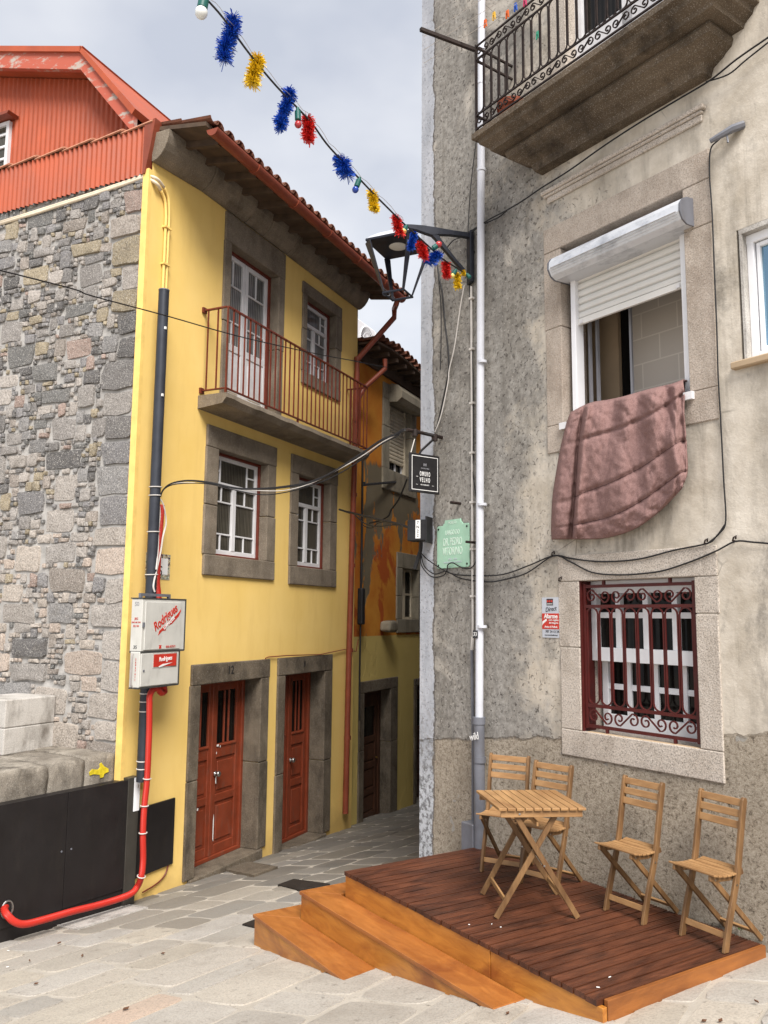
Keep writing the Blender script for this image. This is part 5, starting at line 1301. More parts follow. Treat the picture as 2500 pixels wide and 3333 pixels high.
WC = [YF.px('Q3',128,230,-.14), YF.px('Q3',165,300,-.16), YF.px('Q3',192,470,-.17), YF.px('Q3',160,620,-.19), YF.px('Q3',135,780,-.21), YF.px('Q3',95,960,-.25), YF.px('Q3',62,1120,-.27), YF.px('Q3',75,1190,-.28)]
b0 = WC[-1].copy(); mb = MB(); mb.tube([p-b0 for p in smoothpts(WC)], .010, 6)
mb.tube([p-b0 for p in smoothpts([YF.px('Q3',122,278,-.20), YF.px('Q3',128,400,-.22), YF.px('Q3',113,560,-.24), YF.px('Q3',108,760,-.25), YF.px('Q3',90,960,-.27)])], .009, 6)
tag(mb.build('loose_cables', M['cable_white'], fr=YF.sub(*b0)), 'two loose white cables hanging down the pole to the upper cabinet', 'cable')

# ------------------------------------------------------------------ deck and steps
dk = DF.thing('wooden_deck', 'low dark hardwood terrace deck with orange varnished fascia boards', 'deck')
DW = 1.42; gl = lambda x, y_: gz(*DF.w(x, y_, 0).xy) - DF.P.z - .004
split = DL*.667; mb = MB(); u = .0
for n_, a, b in ((18, .0, split-.004), (10, split+.004, DL)):
    w_ = (b-a)/n_
    for k in range(n_):
        x0, x1 = a+w_*k+.0048, a+w_*(k+1)-.0048; y0 = -.012+random.uniform(-.004, .004); zj = random.uniform(-.0015, .0015); m_ = 5; vs = []; fs = []
        # grooved board: three shallow furrows
        prof = []
        for i in range(13): prof.append((x0+(x1-x0)*i/12, DH+zj-(.0035 if i in (3, 6, 9) else .001 if i in (0, 12) else 0)))
        nn = len(prof)
        for yy in (y0, DW): vs += [(x, yy, z) for x, z in prof]+[(x1, yy, DH-.03), (x0, yy, DH-.03)]
        nn += 2
        mb.add(vs, [tuple(range(nn-1,-1,-1)) [::-1][::-1], tuple(range(nn, 2*nn))[::-1][::-1]]+[(i, nn+i, nn+(i+1) % nn, (i+1) % nn) for i in range(nn)])
mb.build('deck_boards', M['deck'], dk)
def board(mb, x0, x1, y0, y1, zt, n=12):
    """upright board whose foot follows the sloping ground"""
    vs = []; 
    for i in range(n+1):
        x = x0+(x1-x0)*i/n
        for yy in (y0, y1): vs += [(x, yy, min(gl(x, yy), zt-.01)), (x, yy, zt)]
    fs = []
    for i in range(n):
        a = 4*i; fs += [(a, a+4, a+5, a+1), (a+2, a+3, a+7, a+6), (a+1, a+5, a+7, a+3), (a, a+2, a+6, a+4)]
    fs += [(0,1,3,2), (4*n, 4*n+2, 4*n+3, 4*n+1)]
    mb.add(vs, fs); return mb
def boardy(mb, x0, x1, y0, y1, zt):
    vs = [(x, yy, z) for x in (x0, x1) for yy in (y0, y1) for z in (min(gl(x, yy), zt-.01), zt)]
    mb.add(vs, [(0,1,3,2), (4,6,7,5), (0,4,5,1), (2,3,7,6), (1,5,7,3), (0,2,6,4)]); return mb
board(MB(), .004, split-.003, -.004, .03, DH-.032).build('fascia_board', M['fascia'], dk, bevel=.002)
board(MB(), split+.003, DL+.026, -.002, .03, DH-.032).build('fascia_board', M['fascia'], dk, bevel=.002)
boardy(MB(), DL+.002, DL+.030, .034, DW, DH-.001).build('side_board', M['side_board'], dk, bevel=.002)
boardy(MB(), -.026, .002, .034, DW, DH-.03).build('side_board', M['fascia'], dk, bevel=.002)
mb = MB()
for yy in (.25, .75, 1.25): board(mb, .05, DL-.02, yy, yy+.04, DH-.036, 4)
mb.build('joists', M['eave_wood'], dk)
for x_, y_ in ((.012, -.006),(DL+.008,-.006)):
    for k in range(2): pass
def dz_at(c, x, y_, h): p = on_z(c, x, y_, DF.P.z+h); return DF.loc(p)
def step(h, xl, xr, yf, yb, label):
    fr = DF.sub(xl, yf, 0)
    t = fr.thing('wooden_step', label, 'step', 'wooden steps up to the deck')
    lx = lambda v: (v[0]-xl, v[1]-yf)
    tr = MB(); th = .028; o = .012; ret = -xl-(.0)
    wx = .30 if xl > -.4 else .27
    tw = yb-yf
    # mitred tread boards: long front one and the short return at the left
    A_, B_, C_, D_ = (xl-o, yf-o), (xr, yf-o), (xr, yb), (xl+tw, yb)
    tr.slab([lx(p) for p in (A_, B_, C_, D_)], h-th, h)
    tr.build('tread', M['step'], t, bevel=.003)
    tr = MB(); tr.slab([lx(p) for p in ((A_[0]-.001, A_[1]+.004), (D_[0]-.004, D_[1]+.001), (D_[0]-.004, 1.0), (A_[0]-.001, 1.0))], h-th, h-.001)
    tr.build('return_tread', M['step'], t, bevel=.003)
    mb = MB(); board(mb, xl, xr-.01, yf, yf+.025, h-th-.001, 14); mb.v = [(a-xl, b-yf, min(c, h-th-.001)) for a, b, c in mb.v]; mb.build('riser', M['fascia'], t, bevel=.002)
    mb = MB(); boardy(mb, xl, xl+.025, yf+.027, 1.0, h-th-.002); mb.v = [(a-xl, b-yf, c) for a, b, c in mb.v]; mb.build('side_riser', M['fascia'], t)
    return t
H1, H2 = DH-.19, DH-.395
step(H1, -.29, 2.035, -.232, -.006, 'longer upper wooden step, directly below the deck boards')
step(H2, -.565, .95, -.50, -.234, 'shorter lowest wooden step resting on the paving')
# leaf, butts and litter
def litter(name, label, cat, c, x, y_, size, mat, group, onz=None):
    r_ = ray(c, x, y_)
    if onz is None:
        z = -2.0
        for _ in range(10): p = r_*(z/r_.z); z = gz(p.x, p.y)+.018
    else: z = onz+.002
    p = r_*(z/r_.z); fr = Fr(p, random.uniform(0, 3)); mb = MB()
    if mat == 'white_print':
        mb.tube([(-size/2,0,.004),(size/2,0,.004)], .0027, 6)
    else:
        mb.add([(-size/2,0,.0),(-size*.2,size*.25,.008),(size*.3,size*.2,.004),(size/2,0,.010),(size*.2,-size*.22,.003),(-size*.25,-size*.2,.007)], [(0,1,2,3,4,5)]); mb.add([(-size/2,0,-.001),(-size*.2,size*.25,.006),(size*.3,size*.2,.002),(size/2,0,.008),(size*.2,-size*.22,.001),(-size*.25,-size*.2,.005)], [(5,4,3,2,1,0)])
    tag(mb.build(name, M[mat], fr=fr), label, cat, group)
for i, (c, x, y_) in enumerate((('K',122,1045),('K',238,1042),('K',284,1058),('K',845,1315),('K',785,1368))):
    litter('cigarette_butt', 'white cigarette butt dropped on the dark deck boards', 'cigarette butt', c, x, y_, .010 if i < 3 else .018, 'white_print', 'cigarette butts on the deck', DZ)
for i, (c, x, y_) in enumerate((('L',65,738),('L',45,822),('L',40,910))):
    litter('cigarette_butt', 'white cigarette butt on the paving near the charcoal cabinet', 'cigarette butt', c, x, y_, .02, 'white_print', 'cigarette butts on the paving')
for i, (c, x, y_) in enumerate((('L',195,1000),('L',445,848),('L',320,780),('K',320,1500),('K',1600,1440),('K',1330,1540),('K',1415,1538),('L',680,1135),('L',880,836),('L',160,875))):
    litter('fallen_leaf', 'small dry brown leaf lying on the pale paving', 'leaf', c, x, y_, random.uniform(.025, .05), 'dry_leaf', 'dry leaves on the paving')
# weeds at the wall foot by the right chair
p = on_z('K', 1555, 1072, DZ); fr = Fr((p.x, p.y, DZ), 0); mb = MB()
for k in range(60):
    a = random.uniform(0, 6.28); r_ = random.uniform(0, .09); x, y_ = r_*math.cos(a)*1.3, r_*math.sin(a)*.6; h = random.uniform(.02, .07); s_ = random.uniform(.008, .014); b = random.uniform(0, 3)
    mb.quad((x-s_*math.cos(b), y_-s_*math.sin(b), h), (x, y_, h+.012), (x+s_*math.cos(b), y_+s_*math.sin(b), h+.004), (x, y_, h-.014))
tag(mb.build('weed', M['leaf'], fr=fr), 'small green weed at the wall foot behind the right chair', 'weed')

# ------------------------------------------------------------------ folding chairs
def make_chair(label):
    fr = Fr((0, 0, 0), 0); t = fr.thing('folding_chair', label, 'chair', 'folding slatted chairs on the deck')
    W2 = .158
    prof = [(.0,.0),(.048,.166),(.098,.306),(.143,.446),(.170,.575),(.200,.725),(.232,.868)]
    for s in (-1, 1):
        mb = MB(); pts = smoothpts([(s*W2, y_, z) for y_, z in prof], 5); m_ = len(pts); vs = []; fs = []
        for i, p in enumerate(pts):
            t_ = (pts[min(i+1, m_-1)]-pts[max(i-1, 0)]).normalized(); nrm = Vector((0, t_.z, -t_.y)); hw = .022 if i < m_-1 else .014
            if i == 0: nrm = Vector((0, 1, 0))
            for a, b in ((-1,-1),(1,-1),(1,1),(-1,1)): vs.append(p+Vector((a*.0105, 0, 0))+nrm*(b*hw))
        fs = [(4*i+k, 4*i+(k+1) % 4, 4*i+4+(k+1) % 4, 4*i+4+k) for i in range(m_-1) for k in range(4)]+[(3,2,1,0), (4*m_-4, 4*m_-3, 4*m_-2, 4*m_-1)]
        mb.add(vs, fs); mb.build('back_post', M['teak_leg'], t, bevel=.003)
        mb = MB(); mb.beam((s*(W2-.026), -.062, .425), (s*(W2-.026), .375, .004), .034, .019, (0, .7, .7)); mb.build('rear_leg', M['teak_leg'], t, bevel=.003)
        mb = MB(); mb.strip([(s*(W2-.024), y_, z) for y_, z in ((-.085,.428),(.0,.414),(.08,.409),(.16,.418),(.215,.432))], .018, .034, (1,0,0)); mb.build('seat_rail', M['teak_leg'], t, bevel=.002)
        mb = MB()
        for y_, z in ((.062,.20+.0),(-.045,.418)): mb.lathe([(0,0),(.006,0),(.006,.003),(0,.004)], (0,0,0), 8)
        mb.v = []; mb.f = []; mb.c = []
        for y_, z in ((.118,.37),(-.045,.414)):
            vs = [(s*(W2+.0108 if z < .4 else W2-.0145)+s*d, y_+.006*math.cos(k*1.047), z+.006*math.sin(k*1.047)) for d in (0, .003) for k in range(6)]
            mb = MB(); mb.add(vs, [tuple(range(6)), tuple(range(11, 5, -1))]+[(k, 6+k, 6+(k+1) % 6, (k+1) % 6) for k in range(6)]); mb.build('bolt', M['chrome'], t)
    zs_ = lambda y_: .437 + 1.1*(y_-.06)**2*.8
    for k in range(7):
        y0_, y1_ = -.088+.0425*k, -.088+.0425*k+.036; mb = MB(); z0_, z1_ = zs_(y0_), zs_(y1_); hw = W2+.012 if k < 5 else W2-.014
        mb.add([(-hw,y0_,z0_-.012),(hw,y0_,z0_-.012),(hw,y1_,z1_-.012),(-hw,y1_,z1_-.012),(-hw,y0_,z0_),(hw,y0_,z0_),(hw,y1_,z1_),(-hw,y1_,z1_)], [(0,3,2,1),(4,5,6,7),(0,1,5,4),(1,2,6,5),(2,3,7,6),(3,0,4,7)])
        mb.build('seat_slat', M['teak'], t, bevel=.003, seg=2)
    for zc_ in (.835, .770, .705):
        yb_ = .170+(zc_-.575)*.208; mb = MB(); mb.beam((-W2+.009, yb_-.004, zc_), (W2-.009, yb_-.004, zc_), .045, .013, (0, .2, 1)); mb.build('back_slat', M['teak'], t, bevel=.003)
    mb = MB(); mb.beam((-W2+.009, .030, .085), (W2-.009, .030, .085), .036, .014, (0, .25, 1)); mb.build('front_stretcher', M['teak'], t, bevel=.002)
    mb = MB(); mb.beam((-W2+.03, .328, .052), (W2-.03, .328, .052), .032, .014, (0, -.7, .7)); mb.build('rear_stretcher', M['teak'], t, bevel=.002)
    return t
CH = [((2.004-.035, 5.376-.03), -30, 'rightmost folding wooden chair, half cut by the picture edge side of the deck'),
      ((1.617-.0, 5.788), -33.5, 'folding wooden chair second from the right, standing alone below the barred window'),
      ((1.151, 6.363), -45, 'folding wooden chair behind the right side of the slatted table'),
      ((.925, 6.685), -62, 'leftmost folding wooden chair, behind the table next to the grey drainpipe')]
CH[0] = (CH[0][0], CH[0][1], 'rightmost folding wooden chair on the deck, nearest the camera')
ch0 = make_chair(CH[0][2])
for i, ((x, y_), a, lab) in enumerate(CH):
    o = ch0 if i == 0 else dup(ch0)
    o.location = (x, y_, DZ); o.rotation_euler = (0, 0, -R(90+a)); o['label'] = lab
# ------------------------------------------------------------------ slatted table
zt = DZ+.715
T_ = [on_z('S3', 180, 700, zt), on_z('S3', 390, 890, zt), on_z('S3', 1285, 876, zt), on_z('S3', 955, 700, zt)]
ctr = (T_[0]+T_[1]+T_[2]+T_[3])/4; ang = math.atan2(T_[2].y-T_[1].y, T_[2].x-T_[1].x)*.5+math.atan2(T_[3].y-T_[0].y, T_[3].x-T_[0].x)*.5
tf = Fr((ctr.x, ctr.y, DZ), ang); tb = tf.thing('folding_table', 'square slatted folding wooden table with crossed legs on the deck', 'table')
L4 = [tf.loc(p) for p in T_]; hx = (L4[2].x-L4[1].x)/2+.0; hy = (abs(L4[0].y)+abs(L4[1].y))/2
fy0, fy1 = L4[1].y, L4[0].y; sk = lambda y_: (L4[1].x+L4[2].x)/2 + ((L4[0].x+L4[3].x)/2-(L4[1].x+L4[2].x)/2)*(y_-fy0)/(fy1-fy0)
nS = 10; w_ = 2*hx/nS
for k in range(nS):
    a, b = -hx+w_*k+.003, -hx+w_*(k+1)-.003; mb = MB()
    mb.slab([(a+sk(fy0), fy0), (b+sk(fy0), fy0), (b+sk(fy1), fy1), (a+sk(fy1), fy1)], .697, .715+random.uniform(-.0008, .0008)); mb.build('table_slat', M['teak_y'], tb, bevel=.003, seg=2)
for y_ in (fy0+.02, fy1-.035):
    mb = MB(); mb.box(-hx+.02+sk(y_), hx-.02+sk(y_), y_, y_+.018, .652, .696); mb.build('apron', M['teak'], tb, bevel=.002)
def fl(c, x, y_): return tf.loc(on_z(c, x, y_, DZ))
fa, fb, fc, fd_ = fl('S3', 385, 2015), fl('S3', 1235, 2005), fl('S3', 215, 1812), fl('S3', 960, 1782)
xl_, xr_ = (fa.x+fc.x)/2, (fb.x+fd_.x)/2
for (y_, s_) in ((fy0+.055, 0), (fy1-.06, 0)):
    xc = sk(y_)
    mb = MB(); mb.beam((xr_-.0, y_, .004), (xc-hx*.58, y_, .668), .036, .020, (1,0,0)); mb.build('leg', M['teak_leg'], tb, bevel=.003)
    mb = MB(); y2 = y_+.024; mb.beam((xl_+.0, y2, .004), (xc+hx*.40, y2, .668), .036, .020, (1,0,0)); mb.build('leg', M['teak_leg'], tb, bevel=.003)
    for (px_, pz_) in ((xc+.02, .335), (xc-hx*.5, .674)):
        mb = MB(); mb.lathe([(0,0),(.007,0),(.007,.003),(0,.004)], (0,0,0), 8); yy = y_-.0105 if pz_ < .6 else y_-.036; mb.v = [(px_+a, yy-c, pz_+b) for a, b, c in mb.v]; mb.f = [f[::-1] for f in mb.f]; mb.build('bolt', M['chrome'], tb)
k_ = .16
for (x, z) in ((xl_+(sk(0)+hx*.40-xl_)*k_, .004+.664*k_), (xr_+(sk(0)-hx*.58-xr_)*k_, .004+.664*k_)):
    mb = MB(); mb.beam((x, fy0+.07, z), (x, fy1-.055, z), .034, .014, (0,0,1)); mb.build('stretcher', M['teak_y'], tb, bevel=.002)
mb = MB(); mb.beam((sk(0), fy0+.06, .60), (sk(0), fy1-.06, .60), .03, .014, (0,0,1)); mb.build('cross_bar', M['teak_y'], tb, bevel=.002)
# ------------------------------------------------------------------ quilt hanging from the upper window
qo = GF.px('F', 640, 1500, 0); qf = GF.sub(qo.x, 0, qo.z)
Q = lambda x, y_, o=0: qf.px('F', x, y_, o)
rows = [  # left-to-right outlines at successive heights: survey points
 [(352,1432),(420,1396),(480,1374),(560,1362),(640,1345),(720,1322),(800,1300),(870,1284),(920,1272),(975,1250)],
 [(330,1490),(405,1450),(470,1430),(560,1418),(640,1402),(725,1382),(805,1362),(880,1345),(935,1335),(985,1330)],
 [(312,1560),(390,1530),(455,1515),(555,1500),(645,1488),(735,1470),(815,1455),(890,1442),(945,1438),(984,1440)],
 [(292,1650),(375,1640),(440,1630),(550,1620),(650,1608),(745,1592),(825,1575),(900,1562),(955,1560),(993,1580)],
 [(268,1790),(365,1780),(430,1778),(545,1768),(650,1755),(750,1735),(835,1712),(908,1690),(962,1680),(1002,1700)],
 [(252,1900),(358,1900),(425,1902),(540,1895),(648,1880),(750,1855),(838,1825),(910,1795),(962,1775),(1000,1775)],
 [(246,2010),(352,2015),(422,2020),(538,2018),(645,2002),(745,1970),(830,1930),(900,1885),(950,1845),(985,1815)],
 [(244,2085),(350,2090),(420,2098),(535,2095),(640,2075),(735,2038),(815,1990),(880,1935),(930,1890),(970,1845)],
 [(247,2138),(352,2136),(415,2136),(530,2132),(630,2110),(722,2072),(800,2020),(865,1965),(915,1915),(958,1868)]]
def cr(P, t):
    n = len(P)-1; t = min(max(t, 0), .99999)*n; i = int(t); f = t-i
    a, b, c, d = P[max(i-1,0)], P[i], P[i+1], P[min(i+2,n)]
    return tuple(.5*(2*b[k]+(c[k]-a[k])*f+(2*a[k]-5*b[k]+4*c[k]-d[k])*f*f+(3*b[k]-a[k]-3*c[k]+d[k])*f**3) for k in range(len(b)))
NU, NV = 110, 90
def qdepth(s, v, wx, wz):
    """how far the cloth stands off the wall"""
    base = .042+.062*math.sin(math.pi*min(1, v*1.05))**.7 + .05*v
    f = 0
    g_ = (1-v)**.8
    f += .034*math.sin(s*30+v*3.0+2*noise.noise(Vector((s*3, v*2, 5))))*g_*min(1, max(0, s-.16)*6)             # gathers at the sill
    f += .024*math.sin(s*14-v*6.5+1.4*noise.noise(Vector((s*4, v*3, 9))))*(.35+.65*s)                          # long slanting folds
    f += .016*abs(math.sin(s*24-v*11+2.2*noise.noise(Vector((s*5, v*5, 2)))))*(.3+.7*s)
    cs = .123+.015*math.sin(v*4); crease = math.exp(-((s-cs)/.017)**2); f -= .11*crease*(.35+.65*v)              # deep fold at the left
    f += .065*math.exp(-((s-cs-.05)/.032)**2)*(1-v*.35) + .025*math.exp(-((s-.05)/.05)**2)
    for k, (a, b) in enumerate(((.62,.10),(.80,.08),(.34,.05))): # quilting seams sink in
        vv = v-(a-b*s*1.3+.22*(s-.5)**2*(1 if k < 2 else 0)-.16*s*s)
        f -= .026*math.exp(-(vv/.013)**2)*(1 if s > .14 else .4)
    f += .004*noise.noise(Vector((wx*4.5, wz*4.5, 3))) + .007*noise.noise(Vector((wx*13, wz*8, 7)))
    f -= .013*abs(noise.noise(Vector((wx*5.5+wz*2.0, wz*1.3-wx*.6, 1)))) + .014*abs(noise.noise(Vector((wx*13+wz*4, wz*3.5, 4)))) + .011*abs(noise.noise(Vector((wx*16+wz*6, wz*8, 6)))) + .006*abs(noise.noise(Vector((wx*36, wz*30, 4))))
    return base+f
gv = []; gf = []
for j in range(NV+1):
    v = j/NV; prof_ = [cr([r[i] for r in rows], v) for i in range(10)]
    for i in range(NU+1):
        s = i/NU; x, y_ = cr(prof_, s)
        d = qdepth(s, v, x/300, y_/300)
        if v < .05: d = d*(v/.05) + (-.06)*(1-v/.05)*.5 + .03*(1-v/.05)
        d = max(d, .012 if v > .06 else -.05)
        edge = min(s, 1-s, (1-v)*1.2)
        if edge < .035: d *= .45+.55*math.sqrt(max(edge, 0)/.035)
        gv.append(Q(x, y_, -max(d, .018) if v > .05 else -d))
gf = [(j*(NU+1)+i, (j+1)*(NU+1)+i, (j+1)*(NU+1)+i+1, j*(NU+1)+i+1) for j in range(NV) for i in range(NU)]
mb = MB(); mb.add(gv, gf)
# it turns over the sill into the room
k0 = len(gv); back = []
for t_, (dy, dz) in enumerate(((.06, .005), (.16, -.01), (.24, -.12))):
    back += [Vector((gv[i][0], max(gv[i][1], 0)+dy, gv[i][2]+dz-.02*t_)) for i in range(NU+1)]
mb.v += [tuple(b) for b in back]
for t_ in range(3):
    for i in range(NU):
        a = i if t_ == 0 else k0+(t_-1)*(NU+1)+i; b = k0+t_*(NU+1)+i
        mb.f.append((a, a+1, b+1, b)); mb.c.append(None)
qlt = mb.build('quilt', M['quilt'], fr=qf, smooth=True); tag(qlt, 'dusty pink quilt hung out over the sill of the half shuttered window', 'quilt')
so_ = qlt.modifiers.new('thickness', 'SOLIDIFY'); so_.thickness = .012; so_.offset = 1 if 0 else -1
for m_ in ((.62,.10,1),(.80,.08,1)):
    pts = []
    for i in range(16, NU-2):
        s = i/NU; v = m_[0]-m_[1]*s*1.3+.22*(s-.5)**2-.16*s*s; j = v*NV
        if not 0 < j < NV-1: continue
        a = Vector(gv[int(j)*(NU+1)+i]); b = Vector(gv[(int(j)+1)*(NU+1)+i]); pts.append(a.lerp(b, j-int(j))+Vector((0, -.0015, 0)))
    mb = MB(); mb.tube(pts, .0018, 5); mb.build('seam', M['quilt_seam'], qlt)

# ------------------------------------------------------------------ lantern on a wall bracket
lp = GF.px('Q1', 1290, 630, 0); zt_, zb_ = GF.px('Q1', 1285, 352).z, GF.px('Q1', 1285, 915).z
LD = R(90-73.4)                                          # arm direction towards the wall
lf = Fr(GF.w(lp.x, -.0, lp.z), LD)
ln = lf.thing('wall_lantern', 'dark street lantern on a forked bracket at the corner of the grey house', 'street lamp')
zo = lp.z
mb = MB()
hw_ = .05; mb.box(-.045, -.005, -hw_, hw_, zb_-zo, zt_-zo); mb.build('wall_plate', M['lamp_metal'], ln, bevel=.008)
A = lambda x, y_: lf.px('Q1', x, y_, 0)
def plate(pts, th, nm, mat=M['lamp_metal'], par=ln):
    mb = MB(); mb.prism([(p.x, p.z) for p in pts], -th/2, th/2); return mb.build(nm, mat, par, bevel=.003)
up_ = [A(560,275), A(640,278), A(760,288), A(900,310), A(1080,342), A(1290,370), A(1290,425), A(1180,405), A(1040,388), A(915,385), A(870,395), A(840,392), A(780,372), A(720,350), A(660,330), A(600,318), A(556,316)]
plate(up_[::-1], .05, 'upper_arm')
st_ = [A(842,390), A(915,388), A(950,445), A(1020,540), A(1110,655), A(1200,755), A(1210,790), A(1170,770), A(1080,665), A(1000,570), A(930,490), A(880,430)]
plate(st_[::-1], .045, 'strut')
hc = A(485, 510); top_c = Vector((hc.x, 0, A(485,505).z)); bot_c = Vector((A(482,1028).x, 0, A(482,1028).z))
half = .325; hb_ = .145; H_ = top_c.z-bot_c.z
rot0 = R(3)
def corner(c, r_, k): w_ = rot0+math.pi/2*k; return c+Vector((r_*math.cos(w_), r_*math.sin(w_), 0))
mb = MB(); t4 = [corner(top_c, half, k) for k in range(4)]
mb.add([p for p in t4]+[p+Vector((0,0,.025)) for p in t4], [(3,2,1,0),(4,5,6,7)]+[(k, (k+1) % 4, 4+(k+1) % 4, 4+k) for k in range(4)])
hood = mb.build('hood', M['lamp_metal'], ln, bevel=.004)
mb = MB(); n = 20; vs = []
for z_, rr in ((.0255, 1.0), (.06, .86), (.10, .62), (.125, .3), (.13, .02)):
    for k in range(n):
        w_ = rot0+2*math.pi*k/n; q_ = (w_-rot0) % (math.pi/2)-math.pi/4; sq = math.cos(math.pi/4)/math.cos(q_); f_ = sq*(rr)+(1-rr)*.0
        vs.append(top_c+Vector((half*.97*f_*math.cos(w_), half*.97*f_*math.sin(w_), z_)))
mb.add(vs, [(n*i+k, n*i+(k+1) % n, n*i+n+(k+1) % n, n*i+n+k) for i in range(4) for k in range(n)]+[tuple(4*n+k for k in range(n))])
mb.build('pale_cover', M['pipe_white'], hood, smooth=True)
mb = MB(); mb.lathe([(.0,-.012),(.07,-.010),(.085,-.002),(.085,.0),(0,.0)], tuple(top_c+Vector((0,0,-.0005))), 20); mb.build('light_bowl', M['cabinet'], hood, smooth=True)
for k in range(4):
    a, b = corner(top_c, half-.025, k), corner(bot_c, hb_-.008, k); w_ = rot0+math.pi/2*k; tg = Vector((-math.sin(w_), math.cos(w_), 0)); mb = MB()
    ra = Vector((math.cos(w_), math.sin(w_), 0))
    vs = []
    for p, ww in ((a, .115 if k % 2 == 0 else .06), (b, .022)):
        vs += [p-tg*ww/1.0*.5-ra*.006, p+tg*ww*.5-ra*.006, p+tg*ww*.5+ra*.006, p-tg*ww*.5+ra*.006]
    mb.add(vs, [(3,2,1,0),(4,5,6,7)]+[(i, (i+1) % 4, 4+(i+1) % 4, 4+i) for i in range(4)])
    mb.build('corner_strut', M['lamp_metal'], ln)
mb = MB(); b4 = [corner(bot_c, hb_, k) for k in range(4)]; mb.tube(b4, .012, 6, True)
mb.build('bottom_ring', M['lamp_metal'], ln)
mb = MB(); mb.tube([b4[2]+Vector((.03, -.0, -.012))+Vector((.035*math.cos(k*.628), .0, .018*math.sin(k*.628))) for k in range(10)], .006, 5, True); mb.build('latch_ring', M['lamp_metal'], ln)

# ------------------------------------------------------------------ festoon cable with tinsel tufts and bulbs
far = GF.w(*GF.px('Q1', 1215, 800, -.28))
DW0, DW1 = far.y, 5.2
s0, s1 = Vector((650, -14)), Vector((1150+1215*.3014, 650+800*.3014))
def fest(px_, py_):
    """point on the festoon nearest the survey pixel, depth growing along the cable"""
    p = Vector((px_, py_)); t_ = (p-s0).dot(s1-s0)/(s1-s0).length_squared
    d = 1/((1/DW1)*(1-t_)+(1/DW0)*t_); return at_d('O', px_, py_, d)
ch_ = lambda c, x, y_: (CROP[c][0]+x*CROP[c][2], CROP[c][1]+y_*CROP[c][2])
FP = [('O',560,-160),('B',100,-60),('B',160,5),('B',265,125),('B',445,370),('B',620,580),('B',780,745),('B',860,830),('B',960,970),('B',1065,1085),('B',1180,1205),('B',1280,1310),('B',1420,1450),('Q1',520,235),('Q1',640,345),('Q1',800,490),('Q1',960,635),('Q1',1090,720),('Q1',1215,800)]
fpts = [fest(*ch_(*f)) for f in FP]; fo = fpts[-1]
mb = MB(); mb.tube([p-fo for p in smoothpts(fpts, 4)], .0075, 6)
tag(mb.build('festoon_cable', M['cable'], fr=Fr(fo, 0)), 'black festoon light cable strung diagonally across the sky to the lantern bracket', 'cable')
mb = MB(); mb.tube([p-fo+Vector((.02, 0, .022*(1 if i % 3 else .2))) for i, p in enumerate(smoothpts(fpts[:14], 3))], .0025, 4)
tag(mb.build('support_wire', M['cable_grey'], fr=Fr(fo, 0)), 'hair thin grey support wire running along the festoon cable', 'wire')
def tuft(color, c, x, y_, wpx, hpx, lean, label):
    """tinsel garland end: blades standing out from a short drooping core"""
    X, Y_ = ch_(c, x, y_); p = fest(X, Y_); sc_ = CROP[c][2]*p.length/F*1.02; rad = wpx/2*sc_*1.06; L_ = hpx*sc_*.80
    fr = Fr(p, 0); mb = MB(); n = int(900+L_*2600)
    for k in range(n):
        t_ = random.random()-.5; ax = Vector((lean*L_*t_*-1+.25*rad*math.sin(t_*5), 0, L_*t_*.92))
        th = random.uniform(0, 6.283); dr = Vector((math.cos(th), math.sin(th), random.uniform(-.7, .6))).normalized()
        ln_ = rad*random.uniform(.55, 1.15)*(1-.35*abs(math.sin(t_*9+x))); e = ax+dr*ln_+Vector((0,0,-ln_*.15))
        sd = dr.cross(Vector((random.random()-.5, random.random()-.5, random.random()-.5))).normalized()*random.uniform(.0018, .0045)
        mb.add([ax-sd, ax+sd, e+sd*.9, e-sd*.9], [(0,1,2,3)])
    tag(mb.build('tinsel_tuft', M['tinsel_'+color], fr=fr), label, 'tinsel tuft', 'tinsel tufts along the festoon cable')
tuft('blue','B',300,255,125,360,-.05,'large dark blue tinsel tuft nearest the top of the festoon cable')
tuft('yellow','B',478,470,110,240,.02,'large yellow tinsel tuft high on the festoon cable, after the topmost blue one')
tuft('blue','B',678,735,105,340,-.1,'long blue tinsel tuft hanging beside the red bulb')
tuft('red','B',838,872,95,200,.25,'red tinsel tuft just below the red bulb, against the sky')
tuft('blue','B',1072,1120,120,150,.7,'blue tinsel tuft in mid sky above the blue bulb')
tuft('yellow','B',1275,1355,80,165,.35,'yellow tinsel tuft between the blue bulb and the lantern')
tuft('red','B',1440,1515,75,150,.45,'red tinsel tuft just above the lantern hood')
tuft('blue','Q1',638,440,95,240,-.05,'blue tinsel tuft hanging in front of the lantern hood')
tuft('red','Q1',750,550,120,210,.5,'red tinsel tuft at the right corner of the lantern hood')
tuft('blue','Q1',865,620,150,120,-.5,'blue tinsel tuft under the pinkish red bulb by the bracket')
tuft('red','Q1',1005,755,110,200,.3,'red tinsel tuft low on the bracket strut')
tuft('yellow','Q1',1125,870,90,210,.25,'yellow tinsel tuft lowest on the cable, at the foot of the bracket')
tuft('yellow','Q1',1190,790,50,60,.5,'small yellow tinsel tuft tied to the bracket foot')
